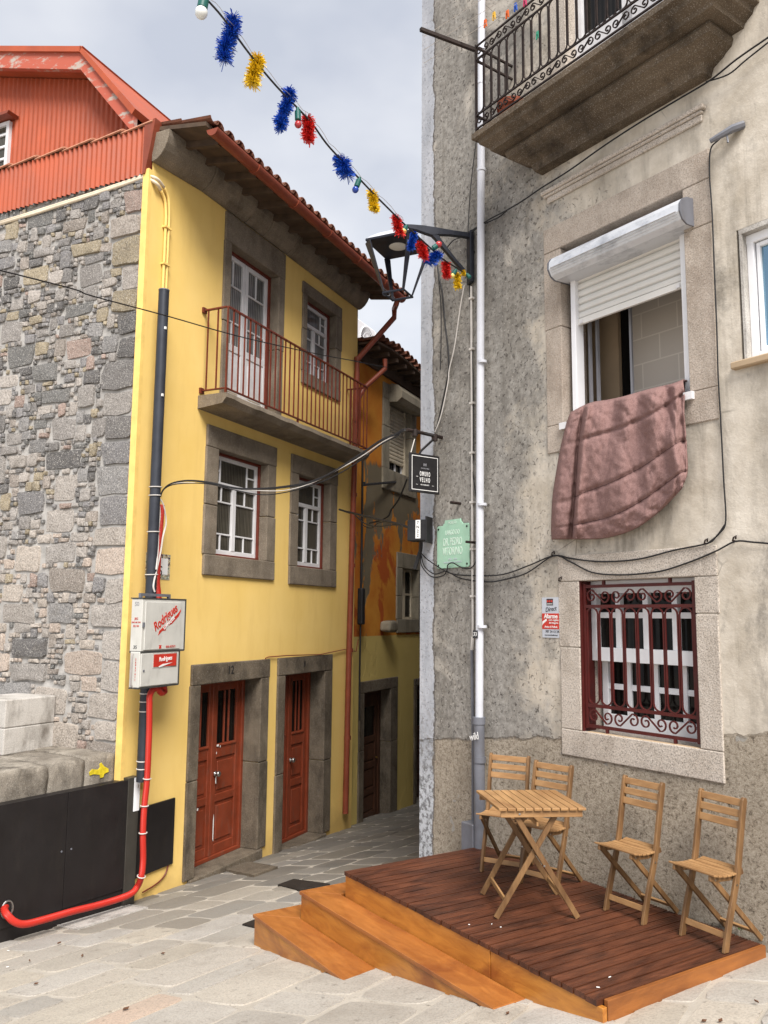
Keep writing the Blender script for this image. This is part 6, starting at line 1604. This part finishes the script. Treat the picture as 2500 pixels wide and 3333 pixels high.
def bulb(mat, c, x, y_, x2, y2, rpx, label):
    """lamp with green socket from cable point (x,y) to bulb centre (x2,y2)"""
    p = fest(*ch_(c, x, y_)); q_ = fest(*ch_(c, x2, y2)); q_ = ray(c, x2, y2)*(p.y/ray(c, x2, y2).y); r_ = rpx*CROP[c][2]*p.length/F
    fr = Fr(p, 0); t = fr.thing('festoon_bulb', label, 'bulb', 'coloured bulbs along the festoon cable')
    v_ = q_-p; L_ = v_.length; d_ = v_.normalized(); mb = MB()
    mb.tube([Vector((0,0,.004)), d_*(L_*.15), d_*(L_*.2), d_*(L_*.72), d_*(L_*.75)], [r_*.45, r_*.5, r_*.85, r_*.85, r_*.6], 10); mb.build('socket', M['bulb_green'], t, smooth='auto')
    mb = MB(); pts = []; rs = []
    for k in range(9): a = -math.pi/2+math.pi*k/8; pts.append(v_+d_*(r_*1.05*math.sin(a))); rs.append(max(r_*math.cos(a), .001))
    mb.tube(pts, rs, 12); mb.build('glass', mat, t, smooth=True)
bulb(M['bulb_white'],'B',135,-20,115,85,36,'clear white bulb at the top end of the festoon cable')
bulb(M['bulb_red'],'B',765,730,768,840,22,'dark red bulb hanging against the sky beside the long blue tuft')
bulb(M['bulb_blue'],'B',1185,1200,1155,1280,21,'blue bulb hanging alone in mid sky')
bulb(M['bulb_yellow'],'Q1',575,280,540,342,34,'pale yellow bulb resting on the lantern hood')
bulb(M['bulb_red'],'Q1',850,535,922,483,34,'pinkish red bulb turned up in front of the bracket fork')
bulb(M['bulb_yellow'],'Q1',1110,755,1068,822,28,'yellow bulb beside the foot of the bracket')
bulb(M['bulb_green'],'Q1',1220,800,1250,832,24,'green socket without colour at the very end of the festoon cable')

# ------------------------------------------------------------------ hanging restaurant sign on its bar
wb = GF.px('E', 625, 967, 0); SF = Fr(GF.w(wb.x, 0, wb.z), GF.a+math.pi/2)          # x runs into the wall, out is negative
br = Fr(SF.P, SF.a).thing('sign_bar', 'black iron bar projecting from the grey corner, carrying the black sign', 'bracket')
a = SF.px('E', 415, 918); mb = MB(); mb.tube([(a.x, 0, a.z), (.03, 0, .0)], .018, 8); mb.build('bar', M['iron'], br)
for x, y_ in ((460,930),(580,960)):
    p = SF.px('E', x, y_); mb = MB(); mb.tube([(p.x, 0, p.z+.02), (p.x, 0, p.z-.045)], .03, 8); mb.build('clamp', M['iron'], br)
c00, c11 = SF.px('E', 428, 1052), SF.px('E', 605, 1308); zA = (SF.px('E',428,1055).z+SF.px('E',605,1080).z)/2; zB_ = (SF.px('E',425,1290).z+SF.px('E',603,1308).z)/2
SG = SF.sub(c00.x, 0, zB_); sg = SG.thing('hanging_sign', 'square black restaurant sign with white letters, hanging from the bar at the grey corner', 'sign')
w_, h_ = c11.x-c00.x, zA-zB_
mb = MB(); mb.box(0, w_, -.012, .012, 0, h_); mb.build('board', M['black'], sg, bevel=.003)
mb = MB(); b_ = .022; t_ = .006
mb.box(b_, w_-b_, -.0135, -.0122, b_, b_+t_); mb.box(b_, w_-b_, -.0135, -.0122, h_-b_-t_, h_-b_); mb.box(b_, b_+t_, -.0135, -.0122, b_+t_, h_-b_-t_); mb.box(w_-b_-t_, w_-b_, -.0135, -.0122, b_+t_, h_-b_-t_); mb.build('border_line', M['white_print'], sg)
cx = w_*.5
text('O M U R O', h_*.165, cx, -.0125, h_*.48, M['white_print'], sg, sx=.42, bold=.001); text('V E L H O', h_*.165, cx, -.0125, h_*.325, M['white_print'], sg, sx=.47, bold=.001)
MB().box(cx-w_*.29, cx-w_*.23, -.0135, -.0122, h_*.40, h_*.41).build('letter_bar', M['white_print'], sg)
text('RESTAURANT', h_*.045, cx, -.0125, h_*.20, M['white_print'], sg); text('CASTRO BEU', h_*.045, cx, -.0125, h_*.625, M['grey_print'], sg)
for x in (-.3, .24): MB().box(cx+w_*x, cx+w_*(x+.06), -.0135, -.0122, h_*.197, h_*.204).build('letter_rule', M['white_print'], sg)
mb = MB(); mb.box(cx-.016, cx-.008, -.0135, -.0122, h_*.69, h_*.76); mb.box(cx+.008, cx+.016, -.0135, -.0122, h_*.69, h_*.76); mb.box(cx-.008, cx+.008, -.0135, -.0122, h_*.72, h_*.73); mb.build('emblem', M['grey_print'], sg)
mb = MB(); p = SF.px('E', 460, 975); mb.tube([(p.x-c00.x, 0, p.z-zB_), (.02, 0, h_)], .005, 5); mb.build('cord', M['cable_white'], sg)
mb = MB(); p = SF.px('E', 575, 975); q_ = SF.px('E', 500, 1045); mb.tube([(p.x-c00.x, 0, p.z-zB_), (q_.x-c00.x, 0, q_.z-zB_+.0), (q_.x-c00.x-.02, 0, h_)], .012, 6); mb.build('strap', M['cable'], sg)

# junction box on the corner
a, b = GF.px('E', 455, 1465, -.16), GF.px('E', 535, 1580, -.16)
jf = GF.sub(GF.px('E', 510, 1580, -.1).x, -.10, b.z, 0); jf = Fr(jf.P, GF.a+R(30))
jb = jf.thing('junction_box', 'small black cable junction box with white code label on the grey corner', 'junction box')
hh = a.z-b.z
mb = MB(); mb.box(-.13, .06, -.09, .07, 0, hh); mb.build('casing', M['black'], jb, bevel=.006)
mb = MB(); mb.box(-.04, .01, -.094, -.0905, hh*.1, hh*.98); lb = mb.build('code_label', M['white_print'], jb)
text('7\nN\n2\n2', hh*.20, -.015, -.0955, hh*.54, M['dark_print'], lb, sx=1.0)
mb = MB(); mb.box(.06, .075, -.09, .07, -.02, hh+.03); mb.build('back_plate', M['black'], jb)

# street name sign
a, b = GF.px('E', 603, 1502), GF.px('E', 795, 1742); nf = GF.sub((a.x+b.x)/2, 0, b.z)
ns = nf.thing('street_name_sign', 'pale green enamel street name sign with white letters on the grey wall', 'sign'); w_ = (b.x-a.x)/2; h_ = a.z-b.z
mb = MB(); mb.prism([(-w_,.012),(-w_+.012,0),(w_-.012,0),(w_,.012),(w_,h_-.012),(w_-.012,h_),(.145,h_),(.14,h_+.015),(.12,h_+.022),(.115,h_+.05),(-.115,h_+.05),(-.12,h_+.022),(-.14,h_+.015),(-.145,h_),(-w_+.012,h_),(-w_,h_-.012)], -.018, -.003); mb.build('plate', M['green_sign'], ns, bevel=.003)
for t_, s_, z_, sx in (('PORTO', .035, h_+.02, 1), ('LARGO DO', .066, h_*.82, .60), ('DR. PEDRO', .105, h_*.60, .52), ('VITORINO', .105, h_*.38, .58)):
    text(t_, s_, 0, -.0185, z_, M['sign_letter'], ns, sx=sx, bold=.0005)
text('1882 - 1944', .026, 0, -.0185, h_*.20, M['sign_silver'], ns); text('ARQUEÓLOGO E MÉDICO', .022, 0, -.0185, h_*.13, M['sign_silver'], ns)
for x in (-w_+.025, w_-.025):
    for z_ in (.03, h_-.03):
        mb = MB(); mb.lathe([(0,0),(.010,0),(.010,.005),(0,.006)], (0,0,0), 8); mb.v = [(x+a_, -.018-c_, z_+b_) for a_, b_, c_ in mb.v]; mb.f = [f[::-1] for f in mb.f]; mb.build('screw', M['black'], ns)
# alarm sign
a, b = GF.px('G', 225, 478), GF.px('G', 343, 735); af_ = GF.sub((a.x+b.x)/2, 0, b.z)
al = af_.thing('alarm_sign', 'silver and red alarm notice beside the barred window', 'sign'); w_ = (b.x-a.x)/2; h_ = a.z-b.z
mb = MB(); mb.box(-w_, w_, -.006, .001, 0, h_); mb.build('plate', M['sign_silver'], al)
mb = MB(); mb.box(-w_+.001, w_-.001, -.0075, -.0062, h_*.21, h_*.60); mb.build('red_panel', M['red_print'], al)
mb = MB(); mb.box(-.045, .025, -.0075, -.0062, h_*.80, h_*.965); lg = mb.build('emblem', M['dark_print'], al)
for k in range(3):
    mb = MB(); c_ = (-.033+.023*k, h_*.905); mb.add([(c_[0]+.010*math.cos(i*.5236), -.0085, c_[1]+.010*math.sin(i*.5236)) for i in range(12)], [tuple(range(12))]); mb.build('dot', M['red_print'], lg)
text('SECURITAS', .012, -.010, -.0085, h_*.835, M['white_print'], lg)
text('Direct', .052, .0, -.0068, h_*.705, M['dark_print'], al, shear=.25, rot=.12, sx=.9)
text('Alarme', .050, .0, -.0085, h_*.525, M['white_print'], al, bold=.001); text('com registo', .022, .03, -.0085, h_*.435, M['white_print'], al); text('de imagens', .022, .03, -.0085, h_*.365, M['white_print'], al); text('Aviso à Polícia', .024, .0, -.0085, h_*.265, M['white_print'], al)
text('707 24 12 24', .028, .012, -.0068, h_*.15, M['dark_print'], al); text('www.securitasdirect.pt', .015, .0, -.0068, h_*.065, M['dark_print'], al)
mb = MB(); mb.prism([(-w_+.006,h_*.40),(-w_+.05,h_*.47),(-w_+.055,h_*.42),(-w_+.035,h_*.385),(-w_+.01,h_*.33),(-w_+.004,h_*.30)][::-1], -.009, -.0078); mb.build('camera_mark', M['white_print'], al)

# ------------------------------------------------------------------ wires on the grey wall
def wall_wire(name, label, pts, r_, mat, off=-.022, fr=GF, sm=5, group=None):
    P3 = [fr.px(c, x, y_, off) for c, x, y_ in pts]; o_ = P3[0].copy(); f_ = fr.sub(*o_)
    mb = MB(); mb.tube([p-o_ for p in smoothpts(P3, sm)], r_, 6)
    o = mb.build(name, mat, fr=f_); tag(o, label, 'cable', group); return o
wall_wire('wall_cable', 'upper of two black cables swagging across the stone lintel of the barred window', [('E',500,1660),('E',540,1700),('E',640,1765),('E',720,1790),('E',900,1795),('G',0,325),('G',150,270),('G',300,212),('G',420,232),('G',600,250),('G',830,235),('G',1060,178),('G',1270,135),('G',1330,90),('G',1388,10)], .006, M['cable'])
wall_wire('wall_cable', 'lower of two black cables swagging across the stone lintel of the barred window', [('E',500,1672),('E',520,1740),('E',580,1785),('E',650,1770),('E',740,1812),('E',900,1832),('G',0,360),('G',130,320),('G',295,214),('G',400,250),('G',540,318),('G',700,334),('G',860,326),('G',1000,305),('G',1180,245),('G',1330,182),('G',1450,122),('G',1560,126),('G',1700,138)], .006, M['cable'])
wall_wire('wall_cable', 'black cable looping over the foot of the green street name sign', [('E',498,1665),('E',500,1730),('E',560,1800),('E',630,1795),('E',655,1760),('E',660,1730),('E',690,1718),('E',740,1745),('E',800,1748),('E',842,1685)], .006, M['cable'], -.035)
wall_wire('wall_cable', 'black cable dropping down the grey wall to the right of the shuttered window', [('Q4',140,205),('Q4',80,255),('Q4',30,320),('Q4',22,500),('Q4',42,800),('Q4',60,1250),('Q4',78,1700),('F',1170,1240),('F',1185,1500),('F',1200,1800),('F',1212,2030),('F',1180,2100),('F',1110,2160)], .006, M['cable'])
wall_wire('wall_cable', 'black cable running along the underside of the iron balcony', [('C',325,1045),('C',400,990),('C',480,948),('C',560,900),('C',640,845),('C',760,770),('C',930,650),('C',1100,540),('C',1250,450),('C',1400,360),('C',1520,265),('C',1680,155)], .007, M['cable'], -.06)
wall_wire('wall_cable', 'second black cable forking off below the right end of the balcony', [('C',1380,368),('C',1480,335),('C',1560,270),('C',1680,175)], .006, M['cable'], -.05)
wall_wire('wall_cable', 'twisted black cables hanging from the lantern down the whitewashed corner', [('Q1',905,690),('Q1',930,850),('Q1',960,1000),('E',640,260),('E',660,430),('E',664,560),('E',640,700),('E',600,880),('E',580,940)], .009, M['cable'], -.03)
wall_wire('wall_cable', 'thin black cable against the ragged limewash edge of the corner', [('Q1',915,700),('Q1',925,900),('S1',1260,400),('S1',1265,900),('S1',1252,1340)], .005, M['cable'], -.02)
wall_wire('wall_cable', 'thin white cable slanting from the bracket foot down to the sign bar', [('Q1',1200,920),('E',735,180),('E',700,420),('E',668,560),('E',660,640),('E',620,830),('E',582,935)], .006, M['cable_white'], -.035)
wall_wire('wall_cable', 'thin black cable beside the pale drainpipe above the lantern', [('C',378,395),('C',345,640),('C',320,850),('C',308,1060)], .004, M['cable'], -.02)
wall_wire('wall_cable', 'thin black cable behind the white conduit, bending to the drainpipe', [('Q1',1255,920),('E',808,500),('E',812,1000),('Q5',880,850),('Q5',905,1050),('Q5',945,1310)], .005, M['cable'], -.018)
wall_wire('wall_cable', 'two black wires from the lantern fork up behind the drainpipe', [('Q1',950,610),('Q1',1010,520),('Q1',1080,440),('Q1',1150,410),('Q1',1250,355),('Q1',1330,300),('Q1',1450,245),('Q1',1560,195),('Q1',1659,120)], .006, M['cable'], -.03)
# small fixings
def stub(name, label, c, x, y_, out, r_, mat, cat):
    p = GF.px(c, x, y_); f_ = GF.sub(*p); mb = MB(); mb.tube([(0, .01, 0), (0, -out, 0)], r_, 8); tag(mb.build(name, mat, fr=f_), label, cat)
stub('iron_stub', 'short black iron stub sticking out above the green street name sign', 'E', 735, 1362, .12, .014, M['iron'], 'iron stub')
stub('iron_stub', 'black iron stub between the white conduit and the drainpipe', 'Q5', 940, 1720, .14, .012, M['iron'], 'iron stub')
for c, x, y_, lab in (('G',300,210,'rusty cable hook at the left corner of the stone lintel'), ('G',1270,135,'cable hook on the top right corner of the stone lintel'), ('G',1450,118,'cable hook to the right of the stone lintel'), ('G',345,372,'bent iron hook at the lower left of the lintel')):
    p = GF.px(c, x, y_); f_ = GF.sub(*p); mb = MB(); mb.tube([(0,.01,0),(0,-.03,0),(.012,-.035,.02),(.02,-.02,.03),(.01,-.01,.012)], .006, 6); tag(mb.build('cable_hook', M['iron'], fr=f_), lab, 'hook', 'cable hooks around the barred window')
p = GF.px('Q4', 150, 195, -.05); f_ = GF.sub(p.x, 0, p.z); mb = MB()
mb.tube([(.10, .0, .03), (.05, -.05, .01), (-.10, -.09, -.025)], [.03, .03, .018], 8); mb.tube([(.02,-.06,.01),(.03,-.06,-.02),(.01,-.06,-.02),(.015,-.06,-.08)], .007, 5)
tag(mb.build('cable_clamp', M['pipe_dark'], fr=f_, smooth='auto'), 'grey metal cable clamp on the wall above the edge window', 'cable clamp')

# ------------------------------------------------------------------ cables across the lane
poleP = YF.w(*YF.px('D', 370, 1185, -.26)); barP = SF.w(*SF.px('E', 470, 930))
def span(name, label, pts, r_, mat, d0, d1):
    n = len(pts)-1; W_ = []
    xs = [ch_(*p)[0] for p in pts]
    for p, x in zip(pts, xs): t_ = (x-xs[0])/(xs[-1]-xs[0]); W_.append(at_d(*p, 1/((1-t_)/d0+t_/d1)))
    o_ = W_[0].copy(); mb = MB(); mb.tube([p-o_ for p in smoothpts(W_, 5)], r_, 6); tag(mb.build(name, mat, fr=Fr(o_, 0)), label, 'cable', 'cables strung across the lane')
base = [('D',368,1190),('D',385,1150),('D',430,1118),('D',520,1106),('D',640,1114),('D',780,1142),('D',920,1150),('D',1050,1140),('D',1180,1108),('D',1300,1055),('D',1450,965),('D',1560,888),('D',1640,850),('E',380,925),('E',415,918),('E',470,928),('E',580,955)]
for k, (dy, m_, r_, lab) in enumerate(((0,'cable',.009,'thick black cable in the bundle from the pole to the sign bar'),(9,'cable_white',.0045,'white cable in the bundle from the pole to the sign bar'),(16,'cable',.006,'lower sagging black cable in the bundle from the pole to the sign bar'),(-5,'cable',.007,'topmost black cable in the bundle from the pole to the sign bar'))):
    pts = []
    for i, (c, x, y_) in enumerate(base):
        f_ = math.sin(math.pi*i/(len(base)-1))
        wob = dy*f_*(1.6 if k == 2 and 5 < i < 13 else 1) + 5*f_*math.sin(i*1.7+k*2)
        pts.append((c, x, y_+wob*(1 if c == 'D' else .8)))
    span('strung_cable', lab, pts, r_, M[m_], poleP.y, barP.y)
span('strung_cable', 'thin black wire slanting over the rubble wall and the yellow facade', [('O',-60,866),('O',0,880),('O',240,941),('D',0,105),('D',400,212),('D',800,325),('D',1200,415),('D',1450,462),('S1',0,1215),('S1',250,1265),('S1',490,1308)], .007, M['cable'], 6.6, 14.2)
of1 = OF.w(*OF.px('E', 80, 1412, -.3)).y; jbY = jf.P.y
for k, (lab, pts, r_) in enumerate((('black cable bundle end fixed to the yellow corner above the lane', [('D',1335,1258),('D',1390,1275),('E',60,1412),('E',130,1430),('E',230,1455),('E',340,1480),('E',455,1515)], .014),
      ('sagging black cable from the yellow corner to the junction box', [('D',1400,1275),('E',100,1430),('E',160,1480),('E',230,1500),('E',330,1490),('E',400,1497),('E',455,1525)], .008),
      ('black cable curling up from the junction box run to the shutter window', [('E',190,1480),('E',250,1465),('E',300,1440),('E',320,1400),('E',360,1345),('E',390,1280),('E',415,1215)], .012),
      ('lowest drooping black cable near the orange house corner', [('E',130,1440),('E',150,1490),('E',200,1510),('E',240,1480),('E',300,1470)], .006))):
    span('strung_cable', lab, pts, r_, M['cable'], 12.2, jbY if k < 2 else 11.2)
JC = [GF.px('E', 498, 1585, -.1), GF.px('E', 495, 1640, -.07), GF.px('E', 480, 1690, -.08), GF.px('E', 460, 1755, -.1)]
f_ = GF.sub(*JC[0]); mb = MB(); mb.tube([p-JC[0] for p in smoothpts(JC)], .02, 7); tag(mb.build('cable_tail', M['cable'], fr=f_), 'thick black cable tail hanging under the junction box', 'cable')
# black terminal box and cable on the yellow corner by the downpipe
p = YF.px('E', 140, 2000, -.05); f_ = YF.sub(p.x, 0, p.z-.25); tb_ = f_.thing('terminal_box', 'narrow black cable terminal box on the yellow corner beside the red downpipe', 'cable box')
mb = MB(); mb.box(-.06, .06, -.1, .0, .0, .62); mb.build('casing', M['black'], tb_, bevel=.02, seg=2)
mb = MB(); mb.tube([(0,-.04,.62),(.01,-.04,1.6),(-.0,-.04,2.9)], .02, 6); mb.build('feed_cable', M['cable'], tb_)
mb = MB(); mb.tube([(0,-.04,0),(-.01,-.04,-.8),(.0,-.04,-1.6)], .015, 6); mb.build('tail_cable', M['cable'], tb_)

# ------------------------------------------------------------------ on the iron balcony
p = GF.px('C', 505, 480, -.22); pf_ = GF.sub(p.x, -.22, slz); pt_ = pf_.thing('flowerpot', 'terracotta flowerpot standing behind the railing of the iron balcony', 'flowerpot')
mb = MB(); mb.lathe([(.0,.0),(.085,.0),(.115,.20),(.13,.20),(.132,.25),(.115,.25),(.10,.22),(.0,.22)], (0,0,0), 18); mb.build('pot', M['clay_pot'], pt_, smooth='auto')
LNS = []
for k in range(3): pass
for k, (x, y_, x2, y2, lab) in enumerate((('C',(375,100),('C',620,-60),'lower'),) if 0 else ()): pass
l0, l1 = GF.px('C', 90, 270, -.55), GF.px('C', 700, -90, -.30)
def cline(k): 
    a = GF.px('C', 100, 205-55*k, -.62+.1*k); b = GF.px('C', 720, -150-40*k, -.52+.1*k); return a, b
for k, lab in enumerate(('lowest thin clothesline above the iron balcony', 'middle thin clothesline above the iron balcony', 'highest thin clothesline above the iron balcony')):
    a = GF.px('C', 110, 285-60*k, -.62); b = GF.px('C', 700, -95-60*k, -.62); f_ = GF.sub(*b); mb = MB(); mb.tube([a-b, Vector((0,0,0))], .003, 4)
    tag(mb.build('clothesline', M['cable_white'], fr=f_), lab, 'clothesline', 'clotheslines above the iron balcony')
pegm = {c: plain(c+'_peg_plastic', v, .4) for c, v in dict(orange=(.72,.14,.03), yellow=(.78,.46,.05), blue=(.03,.10,.45), pink=(.55,.06,.15), green=(.05,.35,.22)).items()}
for c, x, y_, lab in (('orange',387,105,'orange clothes peg lowest on the line at the balcony'), ('yellow',426,72,'yellow clothes peg second on the line at the balcony'), ('orange',486,63,'reddish orange clothes peg higher on the clothesline'), ('blue',523,32,'blue clothes peg on the clothesline above the balcony rail'), ('pink',565,8,'pink clothes peg near the top edge of the picture'), ('green',622,158,'green peg clipped low behind the balcony bars')):
    p = GF.px('C', x, y_, -.60 if c != 'green' else -.2); f_ = GF.sub(*p); mb = MB()
    s_ = 1.0; mb.beam((-.007,0,.035), (-.013,0,-.035), .014, .008, (0,1,0)); mb.beam((.007,0,.035), (.013,0,-.035), .014, .008, (0,1,0)); mb.box(-.010,.010,-.008,.008,.004,.014)
    tag(mb.build('clothes_peg', pegm[c], fr=f_), lab, 'clothes peg', 'clothes pegs on the balcony line')
# ------------------------------------------------------------------ daylight: pale overcast sky, soft sun from behind the camera
SUN_EL, SUN_AZ = R(48), R(166)                      # azimuth clockwise from +Y: behind and a little left
wd = bpy.data.worlds.new('World'); sc.world = wd; wd.use_nodes = True
nt = wd.node_tree; bg = nt.nodes['Background']
sky = nt.nodes.new('ShaderNodeTexSky'); sky.sky_type = 'NISHITA'; sky.sun_disc = False
sky.sun_elevation = SUN_EL; sky.sun_rotation = SUN_AZ
tc = nt.nodes.new('ShaderNodeTexCoord'); mp = nt.nodes.new('ShaderNodeMapping'); mp.inputs['Scale'].default_value = (1, 1, 1.7)
nz = nt.nodes.new('ShaderNodeTexNoise'); nz.inputs['Scale'].default_value = 2.1; nz.inputs['Detail'].default_value = 5; nz.inputs['Roughness'].default_value = .5
nt.links.new(tc.outputs['Generated'], mp.inputs[0]); nt.links.new(mp.outputs[0], nz.inputs['Vector'])
rp = nt.nodes.new('ShaderNodeValToRGB'); nt.links.new(nz.outputs['Fac'], rp.inputs[0])
rp.color_ramp.elements[0].position = .39; rp.color_ramp.elements[0].color = (1.58,1.66,1.86,1)
rp.color_ramp.elements[1].position = .61; rp.color_ramp.elements[1].color = (2.42,2.43,2.48,1)
mx = nt.nodes.new('ShaderNodeMix'); mx.data_type = 'RGBA'; mx.inputs[0].default_value = .93
nt.links.new(sky.outputs[0], mx.inputs[6]); nt.links.new(rp.outputs[0], mx.inputs[7])
nt.links.new(mx.outputs[2], bg.inputs['Color']); bg.inputs['Strength'].default_value = .1
sl_ = bpy.data.lights.new('sun', 'SUN'); sl_.energy = 1.5; sl_.angle = R(30); sl_.color = (1, .96, .91)
so = bpy.data.objects.new('sun', sl_); COL.objects.link(so)
dv = Vector((math.sin(SUN_AZ)*math.cos(SUN_EL), math.cos(SUN_AZ)*math.cos(SUN_EL), math.sin(SUN_EL)))
so.rotation_euler = dv.to_track_quat('Z', 'Y').to_euler()
vs_ = sc.view_settings; vs_.view_transform = 'Standard'; vs_.look = 'None'; vs_.gamma = 1; vs_.use_curve_mapping = False
vs_.exposure = 1.95
sc.cycles.max_bounces = 6; sc.cycles.diffuse_bounces = 2; sc.cycles.use_denoising = True
